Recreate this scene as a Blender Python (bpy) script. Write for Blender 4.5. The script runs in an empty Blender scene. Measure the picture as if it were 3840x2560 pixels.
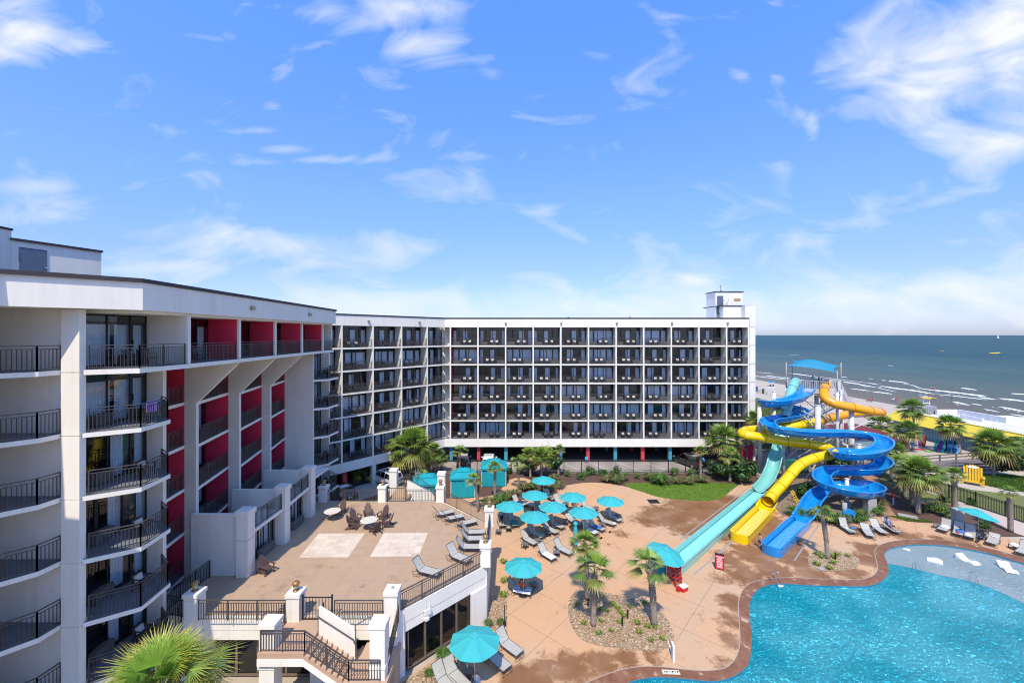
import bpy, math, random
from mathutils import Vector, Matrix, noise
from mathutils.geometry import delaunay_2d_cdt, tessellate_polygon
R=math.radians; V=Vector; PI=math.pi
random.seed(7)
SC=bpy.context.scene; COL=SC.collection
F,CX,HY,CZ=1540.0,1920.0,1256.0,18.8
def G(px,py,z=0.0):
    Y=F*(CZ-z)/(py-HY); return V(((px-CX)*Y/F,Y,z))
def D(px,py,Y): return V(((px-CX)*Y/F,Y,CZ-(py-HY)*Y/F))
def XY(px,Y): return (px-CX)*Y/F
# ---------------------------------------------------------------- materials
MATS={}
def nodes(name):
    m=bpy.data.materials.new(name); m.use_nodes=True; nt=m.node_tree; nt.nodes.clear()
    o=nt.nodes.new('ShaderNodeOutputMaterial'); b=nt.nodes.new('ShaderNodeBsdfPrincipled')
    nt.links.new(b.outputs[0],o.inputs[0]); MATS[name]=m
    return m,nt,b,o
def N(nt,t,**k):
    n=nt.nodes.new('ShaderNode'+t)
    for a,v in k.items():
        if a.startswith('i_'):
            key=a[2:]; key=int(key) if key.isdigit() else key.replace('_',' ')
            n.inputs[key].default_value=v
        else: setattr(n,a,v)
    return n
def L(nt,a,b): nt.links.new(a,b)
def ramp(nt,fac,stops,interp='LINEAR'):
    r=N(nt,'ValToRGB'); r.color_ramp.interpolation=interp
    e=r.color_ramp.elements
    while len(e)<len(stops): e.new(0.5)
    for q,(p,c) in zip(e,stops):
        q.position=p; q.color=(*c,1) if len(c)==3 else c
    L(nt,fac,r.inputs[0]); return r.outputs[0]
def math_(nt,op,a,b=None,c=None,clamp=False):
    n=N(nt,'Math',operation=op); n.use_clamp=clamp
    for i,x in enumerate((a,b,c)):
        if x is None: continue
        if isinstance(x,(int,float)): n.inputs[i].default_value=x
        else: L(nt,x,n.inputs[i])
    return n.outputs[0]
def mixc(nt,f,a,b,blend='MIX'):
    n=N(nt,'Mix',data_type='RGBA',blend_type=blend)
    for i,x in ((0,f),(6,a),(7,b)):
        if isinstance(x,(int,float)): n.inputs[i].default_value=x
        elif isinstance(x,tuple): n.inputs[i].default_value=(*x,1)
        else: L(nt,x,n.inputs[i])
    return n.outputs[2]
def coords(nt,space='Object'):
    if space=='World': return N(nt,'NewGeometry').outputs['Position']
    return N(nt,'TexCoord').outputs[space]
def mat(name,c1,c2=None,scale=1.0,rough=.7,bump=0,bscale=None,metal=0,spec=.5,space='World',detail=5,coat=0):
    m,nt,b,o=nodes(name)
    b.inputs['Roughness'].default_value=rough; b.inputs['Metallic'].default_value=metal
    b.inputs['Specular IOR Level'].default_value=spec; b.inputs['Coat Weight'].default_value=coat
    co=coords(nt,space)
    if c2 is None: c2=tuple(x*.86 for x in c1)
    n=N(nt,'TexNoise',i_Scale=scale,i_Detail=detail,i_Roughness=.62); L(nt,co,n.inputs['Vector'])
    L(nt,ramp(nt,n.outputs[0],[(.3,c1),(.7,c2)]),b.inputs['Base Color'])
    if bump:
        n2=N(nt,'TexNoise',i_Scale=bscale or scale*6,i_Detail=3.0); L(nt,co,n2.inputs['Vector'])
        bp=N(nt,'Bump',i_Strength=bump,i_Distance=.02); L(nt,n2.outputs[0],bp.inputs['Height']); L(nt,bp.outputs[0],b.inputs['Normal'])
    return m
# ---------------------------------------------------------------- mesh builder
TM={}
class MB:
    def __init__(s): s.v=[];s.f=[];s.m=[];s.col=[]
    def face(s,pts,mi=0):
        i=len(s.v); s.v+= [tuple(p) for p in pts]; s.f.append(tuple(range(i,i+len(pts)))); s.m.append(mi)
    def _add(s,vs,fs,mi=0):
        i=len(s.v); s.v+=[tuple(p) for p in vs]; s.f+=[tuple(i+k for k in f) for f in fs]; s.m+=[mi]*len(fs)
    def box(s,x0,y0,z0,x1,y1,z1,mi=0):
        vs=[(x,y,z) for z in (z0,z1) for x,y in ((x0,y0),(x1,y0),(x1,y1),(x0,y1))]
        s._add(vs,[(3,2,1,0),(4,5,6,7),(0,1,5,4),(1,2,6,5),(2,3,7,6),(3,0,4,7)],mi)
        return s
    def obox(s,c,size,rot=None,mi=0,rz=0):
        M=rot if rot else Matrix.Rotation(rz,3,'Z')
        a,b,d=size[0]/2,size[1]/2,size[2]/2
        vs=[V(c)+M@V((x,y,z)) for z in (-d,d) for x,y in ((-a,-b),(a,-b),(a,b),(-a,b))]
        s._add(vs,[(3,2,1,0),(4,5,6,7),(0,1,5,4),(1,2,6,5),(2,3,7,6),(3,0,4,7)],mi); return s
    def bar(s,p,q,w,h=None,mi=0):
        p,q=V(p),V(q); d=q-p; l=d.length
        if l<1e-5: return s
        d/=l; up=V((0,0,1)) if abs(d.z)<.95 else V((0,1,0))
        a=d.cross(up).normalized(); b=a.cross(d); h=h or w
        vs=[r+a*x*w/2+b*y*h/2 for r in (p,q) for x,y in ((-1,-1),(1,-1),(1,1),(-1,1))]
        s._add(vs,[(0,1,2,3),(7,6,5,4),(4,5,1,0),(5,6,2,1),(6,7,3,2),(7,4,0,3)],mi); return s
    def prism(s,poly,z0,z1,mi=0,top=None):
        n=len(poly)
        area=sum(poly[i][0]*poly[(i+1)%n][1]-poly[(i+1)%n][0]*poly[i][1] for i in range(n))
        if area<0: poly=poly[::-1]
        i=len(s.v); s.v+=[(p[0],p[1],z0) for p in poly]+[(p[0],p[1],z1) for p in poly]
        for k in range(n):
            k2=(k+1)%n; s.f.append((i+k,i+k2,i+n+k2,i+n+k)); s.m.append(mi)
        tri=tessellate_polygon([[V((p[0],p[1],0)) for p in poly]])
        for t in tri:
            a,b,c=[V((poly[j][0],poly[j][1],0)) for j in t]
            if (b-a).cross(c-a).z<0: t=(t[0],t[2],t[1])
            s.f.append(tuple(i+n+j for j in t)); s.m.append(mi if top is None else top)
            s.f.append(tuple(i+j for j in t[::-1])); s.m.append(mi)
        return s
    def tube(s,pts,r,n=8,mi=0,cap=True,closed=False):
        pts=[V(p) for p in pts]; m=len(pts); rr=r if isinstance(r,(list,tuple)) else [r]*m
        prev=None; base=len(s.v)
        for i,p in enumerate(pts):
            t=(pts[min(i+1,m-1)]-pts[max(i-1,0)]).normalized()
            if prev is None:
                up=V((0,0,1)) if abs(t.z)<.9 else V((1,0,0)); a=t.cross(up).normalized()
            else: a=(prev-t*prev.dot(t)).normalized()
            prev=a; b=t.cross(a)
            for k in range(n):
                th=2*PI*k/n; s.v.append(tuple(p+(a*math.cos(th)+b*math.sin(th))*rr[i]))
        for i in range(m-1):
            for k in range(n):
                k2=(k+1)%n; q=base+i*n
                s.f.append((q+k2,q+k,q+n+k,q+n+k2)); s.m.append(mi)
        if cap:
            s.f.append(tuple(base+k for k in range(n))); s.m.append(mi)
            s.f.append(tuple(base+(m-1)*n+k for k in range(n))[::-1]); s.m.append(mi)
        return s
    def sweep(s,prof,path,mi=0,closed_prof=True,cap=True,scales=None):
        path=[V(p) for p in path]; m=len(path); n=len(prof); base=len(s.v)
        for i,p in enumerate(path):
            t=(path[min(i+1,m-1)]-path[max(i-1,0)]).normalized()
            a=t.cross(V((0,0,1))).normalized(); b=a.cross(t)
            k=scales[i] if scales else 1
            for (x,z) in prof: s.v.append(tuple(p+a*x*k+b*z*k))
        for i in range(m-1):
            for k in range(n if closed_prof else n-1):
                k2=(k+1)%n; q=base+i*n
                s.f.append((q+k,q+k2,q+n+k2,q+n+k)); s.m.append(mi)
        if cap and closed_prof:
            s.f.append(tuple(base+k for k in range(n))[::-1]); s.m.append(mi)
            s.f.append(tuple(base+(m-1)*n+k for k in range(n))); s.m.append(mi)
        return s
    def lathe(s,prof,n=16,c=(0,0,0),mi=0):
        base=len(s.v); m=len(prof)
        for (r,z) in prof:
            for k in range(n):
                th=2*PI*k/n; s.v.append((c[0]+r*math.cos(th),c[1]+r*math.sin(th),c[2]+z))
        for i in range(m-1):
            for k in range(n):
                k2=(k+1)%n; q=base+i*n; s.f.append((q+k,q+k2,q+n+k2,q+n+k)); s.m.append(mi)
        s.f.append(tuple(base+k for k in range(n))[::-1]); s.m.append(mi)
        s.f.append(tuple(base+(m-1)*n+k for k in range(n))); s.m.append(mi)
        return s
    def mesh(s,name,mats,smooth=False,M=None):
        me=bpy.data.meshes.new(name)
        vs=s.v if M is None else [tuple(M@V(p)) for p in s.v]
        me.from_pydata(vs,[],s.f)
        if not isinstance(mats,(list,tuple)): mats=[mats]
        for m in mats: me.materials.append(m)
        if len(mats)>1: me.polygons.foreach_set('material_index',s.m)
        if smooth: me.polygons.foreach_set('use_smooth',[True]*len(s.f))
        if s.col:
            at=me.color_attributes.new('tone','FLOAT_COLOR','POINT')
            at.data.foreach_set('color',[x for c in s.col for x in (c[0],c[1],c[2],1.0)])
        me.update(); return me
    def build(s,name,mats,parent=None,smooth=False,w=False,loc=None,rz=None):
        M=None
        if w and parent is not None:
            p=parent
            while p.name not in TM: p=p.parent
            M=TM[p.name].inverted()
        return inst(s.mesh(name,mats,smooth,M),name,parent,loc,rz)
def inst(me,name,parent=None,loc=None,rz=None):
    o=bpy.data.objects.new(name,me); COL.objects.link(o)
    if parent is not None: o.parent=parent
    if loc is not None: o.location=loc
    if rz is not None: o.rotation_euler=(0,0,rz)
    return o
def tag(o,label,cat,group=None):
    o['label']=label; o['category']=cat
    if group: o['group']=group
    return o
def thing(name,label,cat,loc=(0,0,0),rz=0,group=None):
    o=bpy.data.objects.new(name,None); COL.objects.link(o); o.empty_display_size=.2
    o.location=loc; o.rotation_euler=(0,0,rz); TM[o.name]=Matrix.Translation(loc)@Matrix.Rotation(rz,4,'Z')
    return tag(o,label,cat,group)
def copy_thing(src,loc,rz=0,label=None,group=None,scale=None):
    r=src.copy(); COL.objects.link(r); r.location=loc; r.rotation_euler=(0,0,rz)
    if scale: r.scale=scale
    if label: r['label']=label
    if group: r['group']=group
    for ch in src.children:
        c=ch.copy(); COL.objects.link(c); c.parent=r
        for g in ch.children:
            d=g.copy(); COL.objects.link(d); d.parent=c
    TM[r.name]=Matrix.Translation(loc)@Matrix.Rotation(rz,4,'Z')
    return r
def struct(o): o['kind']='structure'; return o
def stuff(o): o['kind']='stuff'; return o
ORD=['first','second','third','fourth','fifth','sixth','seventh','eighth','ninth','tenth','eleventh','twelfth','thirteenth']
def catmull(P,n=8,closed=False):
    P=[V(p) for p in P]; out=[]
    m=len(P); rng=range(m if closed else m-1)
    for i in rng:
        if closed: a,b,c,d=P[(i-1)%m],P[i],P[(i+1)%m],P[(i+2)%m]
        else: a,b,c,d=P[max(i-1,0)],P[i],P[i+1],P[min(i+2,m-1)]
        for k in range(n):
            t=k/n; out.append(.5*((2*b)+(c-a)*t+(2*a-5*b+4*c-d)*t*t+(3*b-a-3*c+d)*t**3))
    if not closed: out.append(P[-1])
    return out
def inside(p,poly):
    x,y=p[0],p[1]; r=False; n=len(poly); j=n-1
    for i in range(n):
        xi,yi=poly[i][0],poly[i][1]; xj,yj=poly[j][0],poly[j][1]
        if (yi>y)!=(yj>y) and x<(xj-xi)*(y-yi)/(yj-yi)+xi: r=not r
        j=i
    return r
def polydist(p,poly):
    best=1e9; n=len(poly); px,py=p[0],p[1]
    for i in range(n):
        ax,ay=poly[i][0],poly[i][1]; bx,by=poly[(i+1)%n][0],poly[(i+1)%n][1]
        dx,dy=bx-ax,by-ay; t=max(0,min(1,((px-ax)*dx+(py-ay)*dy)/(dx*dx+dy*dy+1e-12)))
        best=min(best,(px-ax-t*dx)**2+(py-ay-t*dy)**2)
    return math.sqrt(best)
def sheet(name,outer,z,m,holes=(),grid=None,attr=None):
    """flat ground sheet with holes; optional inner grid of points carrying an attribute"""
    vs=[];ed=[]
    for lp in [outer]+list(holes):
        b=len(vs); vs+=[V((p[0],p[1])) for p in lp]; ed+=[(b+i,b+(i+1)%len(lp)) for i in range(len(lp))]
    if grid:
        xs=[p[0] for p in outer]; ys=[p[1] for p in outer]; y=min(ys)+grid/2
        while y<max(ys):
            x=min(xs)+grid/2
            while x<max(xs):
                if inside((x,y),outer) and not any(inside((x,y),h) for h in holes): vs.append(V((x,y)))
                x+=grid
            y+=grid
    rv,re,rf,*_=delaunay_2d_cdt(vs,ed,[],0,1e-5)
    fs=[]
    for f in rf:
        c=sum((rv[i] for i in f),V((0,0)))/len(f)
        if inside(c,outer) and not any(inside(c,h) for h in holes):
            a=rv[f[1]]-rv[f[0]]; bb=rv[f[2]]-rv[f[0]]
            fs.append(tuple(f) if a.cross(bb)>0 else tuple(f[::-1]))
    b=MB(); zf=z if callable(z) else (lambda x,y:z)
    b.v=[(p.x,p.y,zf(p.x,p.y)) for p in rv]; b.f=fs; b.m=[0]*len(fs)
    if attr: b.col=[attr(p.x,p.y) for p in rv]
    return struct(b.build(name,m))
# ---------------------------------------------------------------- materials
cream=mat('cream_stucco',(.77,.725,.63),(.71,.665,.57),.35,.85,.35,30,spec=.25)
cream2=mat('grey_stucco',(.73,.68,.59),(.67,.62,.53),.4,.85,.5,24,spec=.25)
def streaks(m,amt=.22):
    nt=m.node_tree; b=[n for n in nt.nodes if n.type=='BSDF_PRINCIPLED'][0]; src=b.inputs['Base Color'].links[0].from_socket
    mp=N(nt,'Mapping'); mp.inputs['Scale'].default_value=(2.2,2.2,.16); L(nt,coords(nt,'World'),mp.inputs[0])
    n=N(nt,'TexNoise',i_Scale=1.0,i_Detail=6.0,i_Roughness=.7); L(nt,mp.outputs[0],n.inputs['Vector'])
    k=1-amt; L(nt,mixc(nt,1.0,src,ramp(nt,n.outputs[0],[(.35,(1.04,1.04,1.04)),(.62,(.97,.965,.95)),(.78,(k,k*.98,k*.94))]),'MULTIPLY'),b.inputs['Base Color'])
streaks(cream); streaks(cream2,.16)
white=mat('white_paint',(.72,.70,.65),(.65,.63,.58),.8,.6,spec=.35)
roofw=mat('white_roof',(.72,.72,.70),(.36,.35,.33),.25,.8,.4,8)
red=mat('red_paint',(.74,.042,.095),(.66,.034,.08),.6,.8,.4,26,spec=.25)
coral=mat('coral_paint',(.5,.05,.06),(.42,.04,.05),.6,.6)
tealp=mat('teal_paint',(.05,.27,.34),(.04,.22,.28),.6,.6)
bluep=mat('blue_paint',(.03,.30,.50),(.03,.25,.42),.6,.6)
dark=mat('dark_bronze',(.018,.016,.015),(.012,.011,.010),2,.45)
rail_m=mat('rail_grey',(.075,.065,.058),(.055,.048,.043),2,.45)
rail_b=mat('rail_black',(.014,.014,.015),(.01,.01,.01),2,.4)
roofedge=mat('roof_edge',(.035,.028,.026),(.025,.02,.02),2,.6)
concrete=mat('grey_concrete',(.36,.34,.31),(.28,.265,.245),.7,.85,.4,12)
asphalt=mat('asphalt',(.05,.05,.052),(.035,.035,.037),.8,.85,.3,30)
apron=mat('apron_concrete',(.42,.36,.30),(.33,.285,.24),.5,.85,.3,20)
curtain=mat('curtain',(.93,.95,.97),(.84,.87,.90),1.5,.9)
bronze=mat('bronze_frame',(.17,.125,.09),(.13,.10,.075),2,.4)
steel=mat('steel',(.62,.63,.64),(.5,.5,.52),3,.22,metal=1)
sling=mat('grey_sling',(.40,.38,.32),(.35,.335,.285),6,.8,.2,60)
chairfr=mat('lounger_frame',(.07,.065,.06),(.05,.045,.045),3,.4)
towelw=mat('white_towel',(.82,.82,.82),(.72,.72,.73),6,.95,.5,40)
towelb=mat('blue_towel',(.06,.16,.4),(.04,.1,.3),9,.95,.5,40)
turq=mat('umbrella_fabric',(.045,.36,.355),(.04,.33,.325),.7,.8,.15,30,spec=.2,space='Object')
tealc=mat('cabana_fabric',(.015,.30,.34),(.012,.25,.285),.8,.85,.3,8,spec=.2)
polew=mat('pole_cream',(.62,.56,.45),(.55,.5,.4),3,.4)
adir=mat('adirondack_brown',(.10,.055,.045),(.07,.04,.033),4,.6,.2,30)
tabletop=mat('table_top',(.66,.61,.50),(.5,.46,.38),3,.5)
redp=mat('red_plastic',(.55,.015,.015),(.45,.012,.012),3,.35)
yelp=mat('yellow_wood',(.72,.42,.01),(.62,.36,.01),3,.5)
brass=mat('lantern_brass',(.36,.19,.06),(.22,.12,.05),9,.45,metal=.3)
amber=mat('lantern_glass',(.45,.34,.16),(.35,.26,.12),9,.2)
steelw=mat('white_steel',(.58,.57,.54),(.5,.49,.47),1.2,.35)
slide_b=mat('slide_blue',(.006,.235,.55),(.006,.21,.50),.6,.16,coat=.5)
slide_bi=mat('slide_blue_inside',(.010,.26,.70),(.012,.23,.64),.6,.2,coat=.4)
slide_y=mat('slide_yellow',(.80,.52,.0),(.72,.46,.0),.6,.2,coat=.4)
slide_o=mat('slide_orange',(.82,.33,.0),(.76,.30,.0),.6,.2,coat=.4)
slide_t=mat('slide_aqua',(.19,.48,.42),(.17,.44,.38),.6,.2,coat=.4)
splash=mat('slide_water',(.16,.55,.58),(.5,.75,.75),7,.1,.9,12,space='World')
yroof=mat('yellow_metal_roof',(.74,.58,.06),(.68,.52,.05),.8,.45)
shop=mat('blue_grey_siding',(.17,.27,.33),(.14,.23,.29),.8,.75)
wood=mat('weathered_wood',(.20,.17,.145),(.12,.10,.09),2.2,.85,.5,14)
ply=mat('black_plastic',(.012,.012,.012),(.01,.01,.01),4,.4)
skin=mat('skin',(.42,.23,.15),(.38,.20,.13),8,.55); skin2=mat('dark_skin',(.16,.08,.05),(.13,.065,.04),8,.55)
hairm=mat('hair_dark',(.02,.014,.01),(.015,.01,.008),20,.6)
def flat(name,c,r=.7): return mat(name,c,tuple(x*.82 for x in c),3,r)
c_navy=flat('cloth_navy',(.015,.03,.10)); c_aqua=flat('cloth_aqua',(.15,.55,.47)); c_maroon=flat('cloth_maroon',(.22,.01,.02))
c_black=flat('cloth_black',(.012,.012,.014)); c_redo=flat('cloth_orange_red',(.5,.06,.02)); c_blue=flat('cloth_blue',(.03,.10,.28))
c_red=flat('cloth_red',(.5,.012,.015)); c_teal=flat('cloth_teal',(.02,.25,.27)); c_white=flat('cloth_white',(.7,.7,.7)); c_green=flat('cloth_green',(.1,.45,.1))
# glass: reflective, see-through
def glass(name,tint,rough=.03,trans=.55):
    m,nt,b,o=nodes(name); nt.nodes.remove(b)
    g=N(nt,'BsdfGlossy',i_Roughness=rough,i_Color=(.9,.95,1,1)); t=N(nt,'BsdfTransparent',i_Color=(*tint,1))
    fr=N(nt,'Fresnel',i_IOR=1.5); n=N(nt,'TexNoise',i_Scale=.5); bp=N(nt,'Bump',i_Strength=.06,i_Distance=.05)
    L(nt,coords(nt,'World'),n.inputs['Vector']); L(nt,n.outputs[0],bp.inputs['Height']); L(nt,bp.outputs[0],g.inputs['Normal'])
    mx=N(nt,'MixShader'); L(nt,math_(nt,'ADD',fr.outputs[0],.02,clamp=True),mx.inputs[0]); L(nt,t.outputs[0],mx.inputs[1]); L(nt,g.outputs[0],mx.inputs[2]); L(nt,mx.outputs[0],o.inputs[0]); return m
pane_m=glass('window_glass',(.84,.90,.94)); carglass=glass('car_glass',(.10,.11,.12))
room_m=mat('unlit_room_black',(.014,.014,.015),(.010,.010,.011),.6,.9)  # near-black backing: darkness of unlit rooms and garage is put into the colour
# leaf materials use the per-leaf tone attribute
def leafmat(name,rough=.5,gain=1.0,trans=.25):
    m,nt,b,o=nodes(name); a=N(nt,'Attribute',attribute_name='tone')
    n=N(nt,'TexNoise',i_Scale=2.0); L(nt,coords(nt,'World'),n.inputs['Vector'])
    c=mixc(nt,1.0,a.outputs['Color'],ramp(nt,n.outputs[0],[(.25,(.75*gain,.75*gain,.75*gain)),(.75,(1.25*gain,1.2*gain,1.1*gain))]),'MULTIPLY')
    L(nt,c,b.inputs['Base Color']); b.inputs['Roughness'].default_value=rough; b.inputs['Specular IOR Level'].default_value=.4
    t=N(nt,'BsdfTranslucent'); L(nt,c,t.inputs[0]); mx=N(nt,'MixShader',i_0=trans); L(nt,b.outputs[0],mx.inputs[1]); L(nt,t.outputs[0],mx.inputs[2]); L(nt,mx.outputs[0],o.inputs[0])
    return m
leaf=leafmat('palm_leaf',.42); bushm=leafmat('bush_leaf',.5); grassm=leafmat('grass_blade',.6)
bark=mat('palm_bark',(.33,.27,.20),(.18,.14,.105),5,.9,.9,18)
boot=mat('palm_boots',(.46,.39,.30),(.26,.21,.155),6,.9,.5,18)
# deck with damp areas driven by the per-vertex 'tone' attribute (r=wet)
def deckmat():
    m,nt,b,o=nodes('pool_deck_concrete'); co=coords(nt,'World')
    a=N(nt,'Attribute',attribute_name='tone'); sp=N(nt,'SeparateColor'); L(nt,a.outputs['Color'],sp.inputs[0])
    n=N(nt,'TexNoise',i_Scale=.16,i_Detail=6.0); L(nt,co,n.inputs['Vector'])
    n2=N(nt,'TexNoise',i_Scale=1.3,i_Detail=7.0,i_Roughness=.65,i_Distortion=.6); L(nt,co,n2.inputs['Vector'])
    n3=N(nt,'TexNoise',i_Scale=14.0,i_Detail=4.0); L(nt,co,n3.inputs['Vector'])
    base=ramp(nt,n.outputs[0],[(.32,(.54,.305,.152)),(.5,(.51,.31,.17)),(.68,(.46,.32,.20))])
    base=mixc(nt,.35,base,ramp(nt,n3.outputs[0],[(.3,(.75,.75,.75)),(.7,(1.15,1.15,1.15))]),'MULTIPLY')
    # expansion joints on a turned grid
    mp=N(nt,'Mapping'); mp.inputs['Rotation'].default_value=(0,0,R(-49)); mp.inputs['Location'].default_value=(.9,.35,0); L(nt,co,mp.inputs[0])
    s=N(nt,'SeparateXYZ'); L(nt,mp.outputs[0],s.inputs[0]); ln=[]
    for q in (0,1):
        w=math_(nt,'PINGPONG',s.outputs[q],1.55); ln.append(math_(nt,'LESS_THAN',w,.016))
    j=math_(nt,'MAXIMUM',*ln); base=mixc(nt,math_(nt,'MULTIPLY',j,.75),base,(.20,.11,.07))
    dirt=math_(nt,'MULTIPLY',math_(nt,'SUBTRACT',n2.outputs[0],.56,clamp=True),3.0,clamp=True)
    base=mixc(nt,math_(nt,'MULTIPLY',dirt,sp.outputs[1],clamp=True),base,(.30,.17,.11))
    w=math_(nt,'ADD',sp.outputs[0],math_(nt,'MULTIPLY',math_(nt,'SUBTRACT',n2.outputs[0],.5),1.15))
    wet=ramp(nt,w,[(.40,(0,0,0)),(.66,(1,1,1))])
    n4=N(nt,'TexNoise',i_Scale=.5,i_Detail=5.0); L(nt,co,n4.inputs['Vector'])
    wc=ramp(nt,n4.outputs[0],[(.3,(.185,.078,.027)),(.55,(.235,.118,.052)),(.75,(.31,.185,.105))])
    L(nt,mixc(nt,wet,base,wc),b.inputs['Base Color'])
    L(nt,ramp(nt,wet,[(0,(.8,.8,.8)),(1,(.5,.5,.5))]),b.inputs['Roughness']); b.inputs['Specular IOR Level'].default_value=.25
    bp=N(nt,'Bump',i_Strength=.15,i_Distance=.01); L(nt,n3.outputs[0],bp.inputs['Height']); L(nt,bp.outputs[0],b.inputs['Normal'])
    return m
deck_m=deckmat()
def copingmat():
    m,nt,b,o=nodes('pool_coping'); co=coords(nt,'World')
    n=N(nt,'TexNoise',i_Scale=1.6,i_Detail=6.0); L(nt,co,n.inputs['Vector']); n2=N(nt,'TexNoise',i_Scale=.5,i_Detail=5.0); L(nt,co,n2.inputs['Vector'])
    c=ramp(nt,n.outputs[0],[(.35,(.185,.080,.040)),(.62,(.24,.12,.065)),(.70,(.46,.32,.22))])
    L(nt,mixc(nt,.5,c,ramp(nt,n2.outputs[0],[(.3,(.7,.55,.45)),(.7,(1.2,1.2,1.2))]),'MULTIPLY'),b.inputs['Base Color']); b.inputs['Roughness'].default_value=.5; b.inputs['Specular IOR Level'].default_value=.3; return m
coping_m=copingmat()
def tilemat(name,cell,c1,c2,line,rot=0,off=(0,0,0),lw=.03,amt=.6):
    m,nt,b,o=nodes(name); co=coords(nt,'World')
    mp=N(nt,'Mapping'); mp.inputs['Rotation'].default_value=(0,0,R(rot)); mp.inputs['Location'].default_value=off; L(nt,co,mp.inputs[0])
    s=N(nt,'SeparateXYZ'); L(nt,mp.outputs[0],s.inputs[0]); ln=[];ids=[]
    for q in (0,1):
        ln.append(math_(nt,'LESS_THAN',math_(nt,'PINGPONG',s.outputs[q],cell/2),lw/2)); ids.append(math_(nt,'ROUND',math_(nt,'DIVIDE',math_(nt,'SUBTRACT',s.outputs[q],cell/2),cell)))
    cb=N(nt,'CombineXYZ'); L(nt,ids[0],cb.inputs[0]); L(nt,ids[1],cb.inputs[1]); wn=N(nt,'TexWhiteNoise'); L(nt,cb.outputs[0],wn.inputs[0])
    n=N(nt,'TexNoise',i_Scale=.7,i_Detail=7.0,i_Roughness=.7); L(nt,co,n.inputs['Vector'])
    f=math_(nt,'ADD',math_(nt,'MULTIPLY',wn.outputs[0],.45),math_(nt,'MULTIPLY',n.outputs[0],.7))
    c=ramp(nt,f,[(.25,c1),(.85,c2)])
    n2=N(nt,'TexNoise',i_Scale=.35,i_Detail=8.0,i_Roughness=.75); L(nt,co,n2.inputs['Vector'])
    c=mixc(nt,1,c,ramp(nt,n2.outputs[0],[(.30,(.62,.6,.58)),(.42,(1,1,1)),(.7,(1.04,1.04,1.04))]),'MULTIPLY')
    c=mixc(nt,math_(nt,'MULTIPLY',math_(nt,'MAXIMUM',*ln),amt),c,line)
    L(nt,c,b.inputs['Base Color']); b.inputs['Roughness'].default_value=.75; return m
terr_m=tilemat('terrace_tile',.49,(.40,.27,.165),(.355,.245,.155),(.45,.32,.21),lw=.025,amt=.5)
inlay_m=tilemat('pale_tile',.49,(.50,.40,.295),(.62,.52,.40),(.38,.29,.20),lw=.02,amt=.6)
def gravelmat(name,cols,sc):
    m,nt,b,o=nodes(name); co=coords(nt,'World')
    v=N(nt,'TexVoronoi',i_Scale=sc); L(nt,co,v.inputs['Vector']); s=N(nt,'SeparateColor'); L(nt,v.outputs['Color'],s.inputs[0])
    c=ramp(nt,s.outputs[0],[(i/(len(cols)-1),q) for i,q in enumerate(cols)])
    v2=N(nt,'TexVoronoi',i_Scale=sc,feature='DISTANCE_TO_EDGE'); L(nt,co,v2.inputs['Vector'])
    L(nt,mixc(nt,ramp(nt,v2.outputs[0],[(.0,(1,1,1)),(.10,(0,0,0))]),c,(.10,.065,.04)),b.inputs['Base Color'])
    bp=N(nt,'Bump',i_Strength=.9,i_Distance=.05); L(nt,v2.outputs[0],bp.inputs['Height']); L(nt,bp.outputs[0],b.inputs['Normal']); b.inputs['Roughness'].default_value=.75
    return m
gravel_m=gravelmat('river_pebbles',[(.20,.11,.05),(.42,.28,.14),(.30,.17,.08),(.55,.45,.30),(.38,.22,.10),(.46,.33,.19)],9.0)
gravel2_m=gravelmat('slide_gravel',[(.16,.10,.06),(.30,.20,.12),(.22,.14,.08),(.38,.28,.19)],7.0)
mulch_m=mat('mulch',(.12,.060,.038),(.065,.034,.022),3.5,.95,1.0,16)
sand_m=mat('sand',(.43,.37,.28),(.37,.31,.235),.35,.95,.5,5)
lawn_m=mat('lawn_grass',(.14,.23,.025),(.09,.16,.018),.9,.85,1.0,40)
lawn2_m=mat('dry_lawn',(.10,.14,.022),(.16,.15,.045),1.2,.9,1.0,40)
dune_m=mat('dune_ground',(.12,.16,.04),(.30,.27,.17),.5,.95,1.0,6)
brickp=mat('brick_path',(.38,.19,.11),(.28,.14,.085),2.0,.8,.5,20)
walk_m=mat('pale_walk',(.50,.40,.33),(.44,.35,.29),.7,.85,.2,20)
def watermat(name,c1,c2,sc,bump,wsc=None,stretch=(1,1,1),rough=.06,foam=False):
    m,nt,b,o=nodes(name); co=coords(nt,'World')
    mp=N(nt,'Mapping'); mp.inputs['Scale'].default_value=stretch; mp.inputs['Rotation'].default_value=(0,0,R(-25)); L(nt,co,mp.inputs[0])
    a=N(nt,'TexNoise',i_Scale=sc,i_Detail=4.0,i_Distortion=1.4,i_Roughness=.6); L(nt,mp.outputs[0],a.inputs['Vector'])
    r=math_(nt,'SUBTRACT',1.0,math_(nt,'MULTIPLY',math_(nt,'ABSOLUTE',math_(nt,'SUBTRACT',a.outputs[0],.5)),6.0),clamp=True)
    a2=N(nt,'TexNoise',i_Scale=.22,i_Detail=4.0); L(nt,co,a2.inputs['Vector'])
    L(nt,ramp(nt,a2.outputs[0],[(.38,c1),(.62,c2)]),b.inputs['Base Color']); b.inputs['Specular IOR Level'].default_value=.28
    bp=N(nt,'Bump',i_Strength=bump,i_Distance=.12); L(nt,math_(nt,'POWER',r,2.0),bp.inputs['Height']); L(nt,bp.outputs[0],b.inputs['Normal'])
    b.inputs['Roughness'].default_value=rough; b.inputs['IOR'].default_value=1.33
    return m
pool_m=watermat('pool_water',(.02,.47,.54),(.12,.66,.71),3.0,1.1,stretch=(1,1.7,1))
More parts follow.
